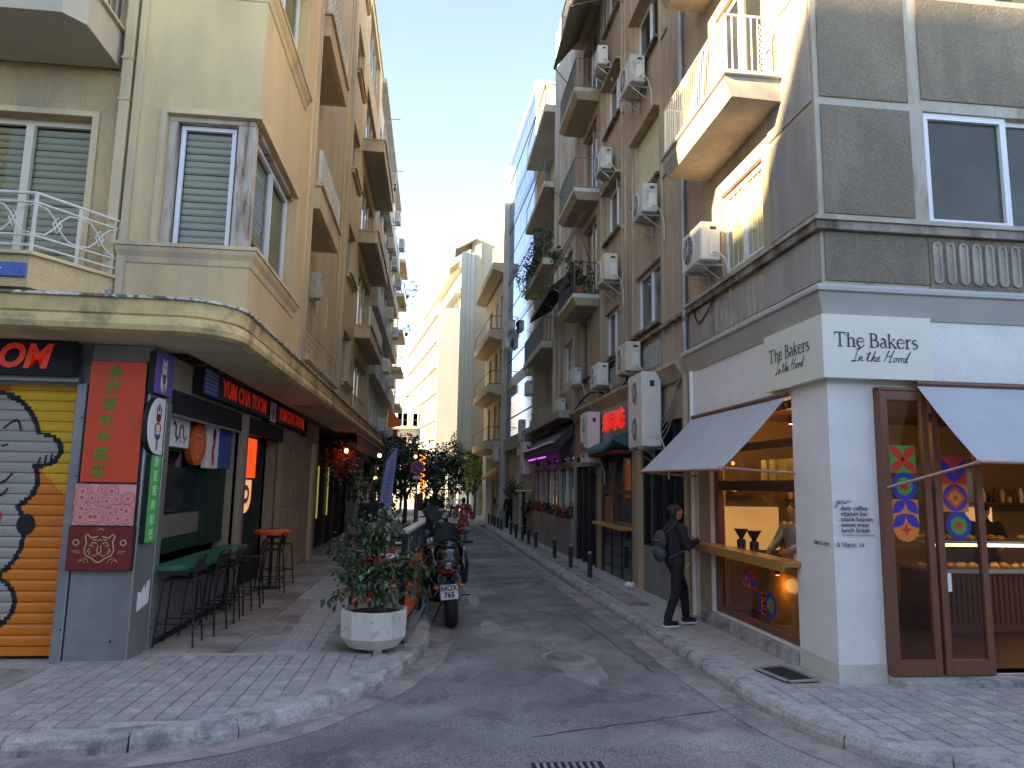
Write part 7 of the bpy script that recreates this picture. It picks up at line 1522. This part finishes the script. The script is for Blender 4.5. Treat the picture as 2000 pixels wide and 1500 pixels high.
make_person('small figure in white shirt crossing at the far end of the street',(1.6,52,zr(52)),R(30),1.7,'walk',.3,upper='whitep',vox=.03)
# ================================================================ FAR STREET: flag, post, plants, trees
t=thing('feather_flag','lilac blue feather flag with dark vertical lettering beside the terrace','flag',(-1.35,22,zs(22)))
g=MB(); g.tube([(-1.60,22,zs(22)),(-1.55,22,1.5),(-1.45,22,2.6),(-1.28,22,3.05),(-1.12,22,3.12)],.014,6); part('flag_pole',g,M['gsteel'],t)
P=[(-1.56,1.35),(-1.52,1.9),(-1.46,2.45),(-1.36,2.85),(-1.22,3.05),(-1.07,3.13),(-1.08,2.7),(-1.14,2.0),(-1.20,1.35)]
mb=MB(); vs=[]; 
L_=[(-1.55,1.35),(-1.50,1.8),(-1.45,2.25),(-1.38,2.7),(-1.22,3.0),(-1.08,3.13)]; R_=[(-1.20,1.35),(-1.17,1.8),(-1.13,2.25),(-1.09,2.7),(-1.07,3.0),(-1.06,3.13)]
for (a,b),(c,d) in zip(L_,R_):
    for u in (0,.33,.66,1): vs.append((a+(c-a)*u,22+.03*math.sin(u*5+b*2),b+(d-b)*u))
mb.add(vs,[(k*4+q,k*4+q+1,(k+1)*4+q+1,(k+1)*4+q) for k in range(5) for q in range(3)]); part('flag_cloth',mb,M['lilac'],t,smooth=True)
mb=MB(); rd=random.Random(8)
for i in range(13): z=1.5+i*.105; x=-1.36+(z-1.5)*.12; stroke(mb,[(x-.06,21.93,z+rd.uniform(-.02,.02)),(x-.02,21.93,z+rd.uniform(0,.05)),(x+.02,21.93,z-rd.uniform(0,.04)),(x+.07,21.93,z+.02)],.018,(0,-1,0),.001)
o=part('flag_lettering',mb,M['navy'],t); o['kind']='stuff'
t=thing('plinth','white block plinth at the foot of the feather flag','plinth',(-1.35,21.6,zs(21.6))); g=MB(); g.prism([(-1.62,21.4,zs(21.6)),(-1.10,21.4,zs(21.6)),(-1.16,21.4,1.32),(-1.54,21.4,1.32)],(0,.4,0)); part('block',g,M['whitep'],t)
t=thing('parking_sign','round no parking sign on a thin grey pole with small plate below','sign',(-.62,31,zs(31))); g=MB(); g.cyl((-.62,31,zs(31)),(-.62,31,3.0),.03,n=8); part('pole',g,M['gsteel'],t)
g=MB(); g.lathe((-.62,30.96,2.72),[(.30,0),(.30,-.01),(.001,-.012)],24,'y'); d_=part('disc',g,M['red'],t); g=MB(); g.lathe((-.62,30.945,2.72),[(.24,0),(.24,-.004),(.001,-.005)],24,'y'); part('blue_field',g,M['navy'],d_)
g=MB(); g.prism([(-.80,30.935,2.93),(-.84,30.935,2.88),(-.44,30.935,2.51),(-.40,30.935,2.56)],(0,-.003,0)); part('red_bar',g,M['red'],d_); g=MB(); g.box(-.80,-.44,30.95,30.97,2.22,2.36,.004); part('plate',g,M['signw'],t)
t=thing('lamp_post','dark brown post wrapped with glowing orange string lights','lamp post',(-.45,32.5,zs(32))); g=MB(); g.cyl((-.45,32.5,zs(32)),(-.45,32.5,3.4),.09,n=10); part('post',g,M['dwood'],t); g=MB(); g.box(-.75,-.42,32.3,32.42,zs(32),1.6,.01); part('panel',g,M['maroon'],t)
g=MB(); rd=random.Random(4)
for i in range(46): z=1.6+i*.038; a=i*.9; g.ell((-.45+.11*math.cos(a),32.5-.11*abs(math.sin(a)),z),(.028,.028,.028),6,4)
o=part('string_lights',g,mat('orange_bulb',(.9,.3,.05),.4,0,emit=.35,ecol=(1,.3,.06)),t); o['kind']='stuff'
def bulb(x,y,z,l): t=thing('festoon_bulb',l,'bulb',(x,y,z),local=True,group='festoon bulbs over the terrace'); g=MB(); g.ell((0,0,0),(.06,.06,.07),10,7); part('bulb',g,M['grill'],t); g=MB(); g.cyl((0,0,.05),(0,0,.12),.025,n=6); part('socket',g,M['blackm'],t)
for p in ((-1.75,24,2.95,'glowing festoon bulb left of the flag top'),(-2.0,26,2.2,'glowing festoon bulb low before the bushes'),(-.7,30,3.15,'glowing festoon bulb above the parking sign'),(-2.6,22,3.0,'glowing festoon bulb under the brown awning')): bulb(*p)
def bush(name,label,c,r,n,m,size,seed,cat='plant',stuff=True,par=None):
    t=par or thing(name,label,cat,(c[0],c[1],c[2])); rd=random.Random(seed); L=MB(); cl=[(Vector((rd.uniform(-1,1)*r[0]*.8,rd.uniform(-1,1)*r[1]*.8,rd.uniform(-1,1)*r[2]*.8)),rd.uniform(.3,.55)) for _ in range(11)]
    def fn(rr):
        p,s=rr.choice(cl); d=Vector((rr.gauss(0,1),rr.gauss(0,1),rr.gauss(0,1))).normalized(); q=p+Vector((d.x*r[0],d.y*r[1],d.z*r[2]))*s*rr.uniform(.6,1.0); return Vector(c)+q,d
    leaves(rd,n,fn,size,L,.4); o=part('leaf_cluster',L,m,t); o['kind']='stuff'; return t
def tree(label,x,y,base,top,r,n,m,size,seed,h0=None,name='street_tree'):
    z0=base; t=thing(name,label,'tree',(x,y,z0)); rd=random.Random(seed); zc=(top+(h0 or base+2))/2; rz_=(top-(h0 or base+2))/2
    g=MB(); g.tube([(x,y,z0-.1),(x+.05,y,z0+1.2),(x-.03,y,zc-.3*rz_),(x,y,zc+.3*rz_)],[.13,.10,.07,.03],8); part('trunk',g,M['bark'],t)
    for i in range(7): a=rd.uniform(0,6.28); g=MB(); g.tube([(x,y,z0+1.4+i*.15),(x+math.cos(a)*r*.5,y+math.sin(a)*r*.5,zc),(x+math.cos(a)*r*.8,y+math.sin(a)*r*.8,zc+rz_*rd.uniform(0,.6))],[.05,.035,.015],5); part('limb',g,M['bark'],t)
    bush(None,None,(x,y,zc),(r,r,rz_),n,m,size,seed,par=t); bush(None,None,(x+.1,y,zc),(r*.8,r*.8,rz_*.8),n//3,M['leaf'][1],size,seed+50,par=t); return t
tree('dark green citrus tree over the terrace end, behind the flag',-1.3,36,zr(36),4.5,2.1,4200,M['leaf'][0],.18,1,.9)
tree('dark round street tree behind the parking sign, nearest the roadway',.15,40,zr(40),4.6,1.7,2800,M['leaf'][0],.18,2,1.5)
tree('dark green tree rising before the blank white wall',3.0,60,zr(60),6.2,1.9,2600,M['leaf'][0],.24,3,1.6)
tree('small sunlit yellow green tree at the bend of the street',3.0,50,zr(50),4.2,1.45,2400,M['leafy'],.2,4,1.5)
tree('dark tree at the corner of the cream building behind the yellow green one',4.4,56,zr(56),5.0,1.3,1100,M['leaf'][0],.22,6,2.0)
tree('dark leafy tree left of the flag beside the white block',-3.0,42,zr(42),4.6,1.7,1700,M['leaf'][0],.19,7,1.8)
tree('pale leaved tree at the far left end of the street',-2.6,62,zr(62),6.4,2.3,2200,M['leaf'][1],.26,8,2.2)
bush('climbing_plant','slim yellow green climber on a stake below the sunlit tree',(3.55,48,.75),(.3,.3,.95),420,M['leafy'],.14,9)
bush('terrace_bush','leafy green bush with fairy lights beside the person in the dark jacket',(-2.15,23.5,1.9),(.7,.8,.8),900,M['leaf'][1],.12,10)
t=thing('hanging_flowers','cluster of red poinsettia flowers hanging from the brown awning','flowers',(-2.75,22.3,2.7)); rd=random.Random(6); 
for mm,n,cc in ((M['red'],420,(-2.75,22.2,2.75)),(M['leaf'][0],380,(-2.65,22.5,2.35)),(M['pinkp'],120,(-2.78,22.1,2.5))): 
    L=MB(); leaves(rd,n,lambda r:((cc[0]+r.gauss(0,.22),cc[1]+r.gauss(0,.2),cc[2]+r.gauss(0,.24)),(r.uniform(-1,1),r.uniform(-1,1),r.uniform(-1,1))),.11,L,.3); o=part('blossoms' if mm!=M['leaf'][0] else 'leaf_cluster',L,mm,t); o['kind']='stuff'
t=thing('poster','framed poster with red cap drawing on the wall past the black bar','poster',(-3.3,27.5,1.2)); g=MB(); g.box(-2.78,-2.2,27.4,27.45,.95,2.1,.01); part('board',g,M['signw'],t); g=MB(); g.box(-2.7,-2.28,27.385,27.398,1.8,2.0); part('red_print',g,M['red'],t); g=MB(); g.box(-2.72,-2.25,27.38,27.398,1.0,1.25); part('blue_print',g,M['blue'],t); g=MB(); g.tube([(-2.45,27.39,1.8),(-2.5,27.39,1.55),(-2.4,27.39,1.3)],.03,5); part('figure_print',g,M['pinkp'],t)
# turquoise glass screen and low hedge at the far end
t=thing('glass_screen','turquoise framed glass wind screen at the far end of the street','screen',(0,56,zr(56)))
for i in range(5): g=MB(); x=-.9+i*.75; g.box(x,x+.05,56,56.05,zr(56),1.5); part('post',g,M['teal'],t)
for i in range(4): g=MB(); x=-.84+i*.75; g.box(x,x+.68,56.01,56.03,zr(56)+.2,1.42); part('glass_pane',g,M['clear'],t)
g=MB(); g.box(-.9,2.15,56,56.05,1.5,1.58); part('top_rail',g,M['teal'],t)
bush('hedge','low green hedge clump behind the person in red',(2.0,57,.35),(.9,.6,.8),700,M['leaf'][2],.16,12)
t=thing('shop_canopy','pale ledge canopy over the glazed ground floor of the white end building','canopy',(1.5,80,3)); g=MB(); g.box(-1.5,3.2,81.2,82.9,4.3,4.8,.03); part('slab',g,M['awn2'],t)
for x in (-1.2,.2,1.6,2.9): g=MB(); g.box(x,x+.25,82.4,82.8,-.9,4.3); part('column',g,M['whitep'],t)
# white car-like mass at far end: parked car seen from behind
def car(label,loc,rz,m):
    t=thing('parked_car',label,'car',loc,rz,local=True)
    part('body',loft([(-2.0,sec(.82,.35,.85,12,.45)),(-1.8,sec(.86,.28,.95,12,.4)),(0,sec(.88,.25,.95,12,.4)),(1.6,sec(.84,.28,.88,12,.4)),(2.0,sec(.72,.35,.72,12,.5))]),m,t,smooth=True)
    part('cabin',loft([(-1.75,sec(.66,.9,1.1,10,.4)),(-1.3,sec(.64,.9,1.42,10,.4)),(.1,sec(.64,.9,1.45,10,.4)),(.95,sec(.62,.88,.95,10,.4))]),M['glass'],t,smooth=True)
    g=MB(); g.box(-.58,.58,-1.25,.1,1.43,1.475,.02); part('roof',g,m,t)
    for x in (-.8,.8):
        for y in (-1.25,1.3): g=MB(); torus(g,(x,y,.31),.21,.1,n=20); ty=part('tyre',g,M['rubber'],t); g=MB(); g.lathe((x,y,.31),[(.001,-.06),(.16,-.06),(.16,.06),(.001,.06)],14,'x'); part('rim',g,M['gsteel'],ty)
    for s in (-1,1): g=MB(); g.box(s*.62-.1,s*.62+.1,-2.02,-1.9,.68,.82,.02); part('tail_lamp',g,M['taill'],t)
    g=MB(); g.box(-.25,.25,-2.03,-1.99,.45,.56); part('number_plate',g,bpy.data.materials['plate_white'],t)
car('white car parked at the far left end of the street behind the scooters',(.1,45,zr(45)),R(2),M['whitep'])
# right pavement greenery and small table
for i,(x,y,z,r,n,l,s_) in enumerate(((4.05,33.5,1.9,.6,900,'olive tree crown spreading over the doorway of the glass building',31),(4.0,42.0,1.15,.35,420,'bushy potted plant in front of the cream house',32),(4.35,30.9,1.2,.4,520,'ivy covering the pier beside the small round table',33))):
    t=thing('potted_plant',l,'plant',(x,y,zs(y))); g=MB(); g.lathe((x,y,zs(y)),[(.16,0),(.24,.45),(.22,.47),(.2,.42)],14); part('pot',g,M['steel'],t); g=MB(); g.tube([(x,y,zs(y)+.4),(x+.03,y,z-.2),(x,y,z+.2)],[.035,.03,.015],6); part('trunk',g,M['bark'],t); bush(None,None,(x,y,z),(r,r,r*.8),n,M['leaf'][1],.11,s_,par=t)
t=thing('round_table','small pale topped standing table by the pier on the right pavement','table',(3.95,30.6,zs(30.6))); g=MB(); g.lathe((3.95,30.6,0),[(.36,1.78),(.38,1.80),(.36,1.83)],18); part('tabletop',g,M['whitep'],t); g=MB(); g.cyl((3.95,30.6,zs(30.6)),(3.95,30.6,1.8),.05,n=8); part('stem',g,M['black'],t)
for i,(y,l) in enumerate(((38.0,'dark square planter box before the cream house, near one'),(39.2,'dark square planter box before the cream house, middle one'),(40.5,'dark square planter box before the cream house, far one'))):
    t=thing('planter_box',l,'planter',(3.9,y,zs(y)),group='planter boxes before the cream house'); g=MB(); g.box(3.62,4.0,y,y+.5,zs(y),.72,.01); part('box',g,M['steel'],t); bush(None,None,(3.82,y+.25,.85),(.22,.25,.2),160,M['leaf'][2],.1,40+i,par=t)
t=thing('shop_column','white painted column strip of the farthest shop on the right','column',(3.2,44,zs(44))); g=MB(); g.box(3.25,3.6,43.2,43.6,zs(44)-.1,3.6); part('shaft',g,M['whitep'],t)
# balcony plants and things
def bplant(x,y,z,r,n,l,s_,m=None,pot=True):
    t=thing('balcony_plant',l,'plant',(x,y,z)); 
    if pot: g=MB(); g.lathe((x,y,z),[(.10,0),(.15,.26),(.16,.28),(.13,.26)],12); part('pot',g,mat('terracotta_pot',(.30,.10,.05),.8,.1,9) if 'terracotta_pot' not in bpy.data.materials else bpy.data.materials['terracotta_pot'],t)
    g=MB(); g.tube([(x,y,z+.2),(x,y,z+.2+r)],.012,5); part('stem',g,M['bark'],t)
    bush(None,None,(x,y,z+.3+r*.8),(r,r,r*1.1),n,m or M['leaf'][1],.12,s_,par=t)
bplant(4.0,25.5,10.45,.55,520,'tall fern like plant in a terracotta pot on the long grey balcony',60); bplant(3.78,26.6,10.0,.7,620,'bushy plant spilling over the long grey balcony rail toward the glass front',61,M['leaf'][0],False); bplant(3.75,28.5,9.6,.5,300,'yellow green trailing plant at the far part of the grey balcony',62,M['leafy'],False)
bplant(3.8,18.3,7.12,.32,300,'dark potted plants crowded on the lowest near balcony',63,M['leaf'][0]); bplant(3.7,20.6,8.5,.28,180,'small plant above the folded black awning',64,None,False); bplant(3.75,45.5,14.9,.4,220,'roof plant at the edge of the cream house roof',65)
bplant(-2.6,60,17.7,1.0,520,'large leafy plant hanging off the fifth balcony of the cream block',66,M['leaf'][1]); bplant(-2.55,60.5,16.6,.6,260,'trailing greens under the fifth balcony of the cream block',67,M['leaf'][2],False); bplant(-2.6,61,14.6,.6,260,'dark plant on the fourth balcony of the cream block',68,M['leaf'][0])
# TV antennas / rods sticking out from the left white block
for (y,z,l) in ((33,19.6,'thin bent metal rod sticking out near the roof of the white block'),(38,19.2,'second thin rod sticking out near the roof of the white block'),(43,8.6,'long horizontal rod sticking out above the street, upper one'),(45,7.4,'long horizontal rod sticking out above the street, lower one')):
    g=MB(); g.tube([(-2.7,y,z),(-2.1 if z>10 else -1.2,y,z+.05)],.02,5); tag(part('metal_rod',g,M['gsteel']),l,'rod')
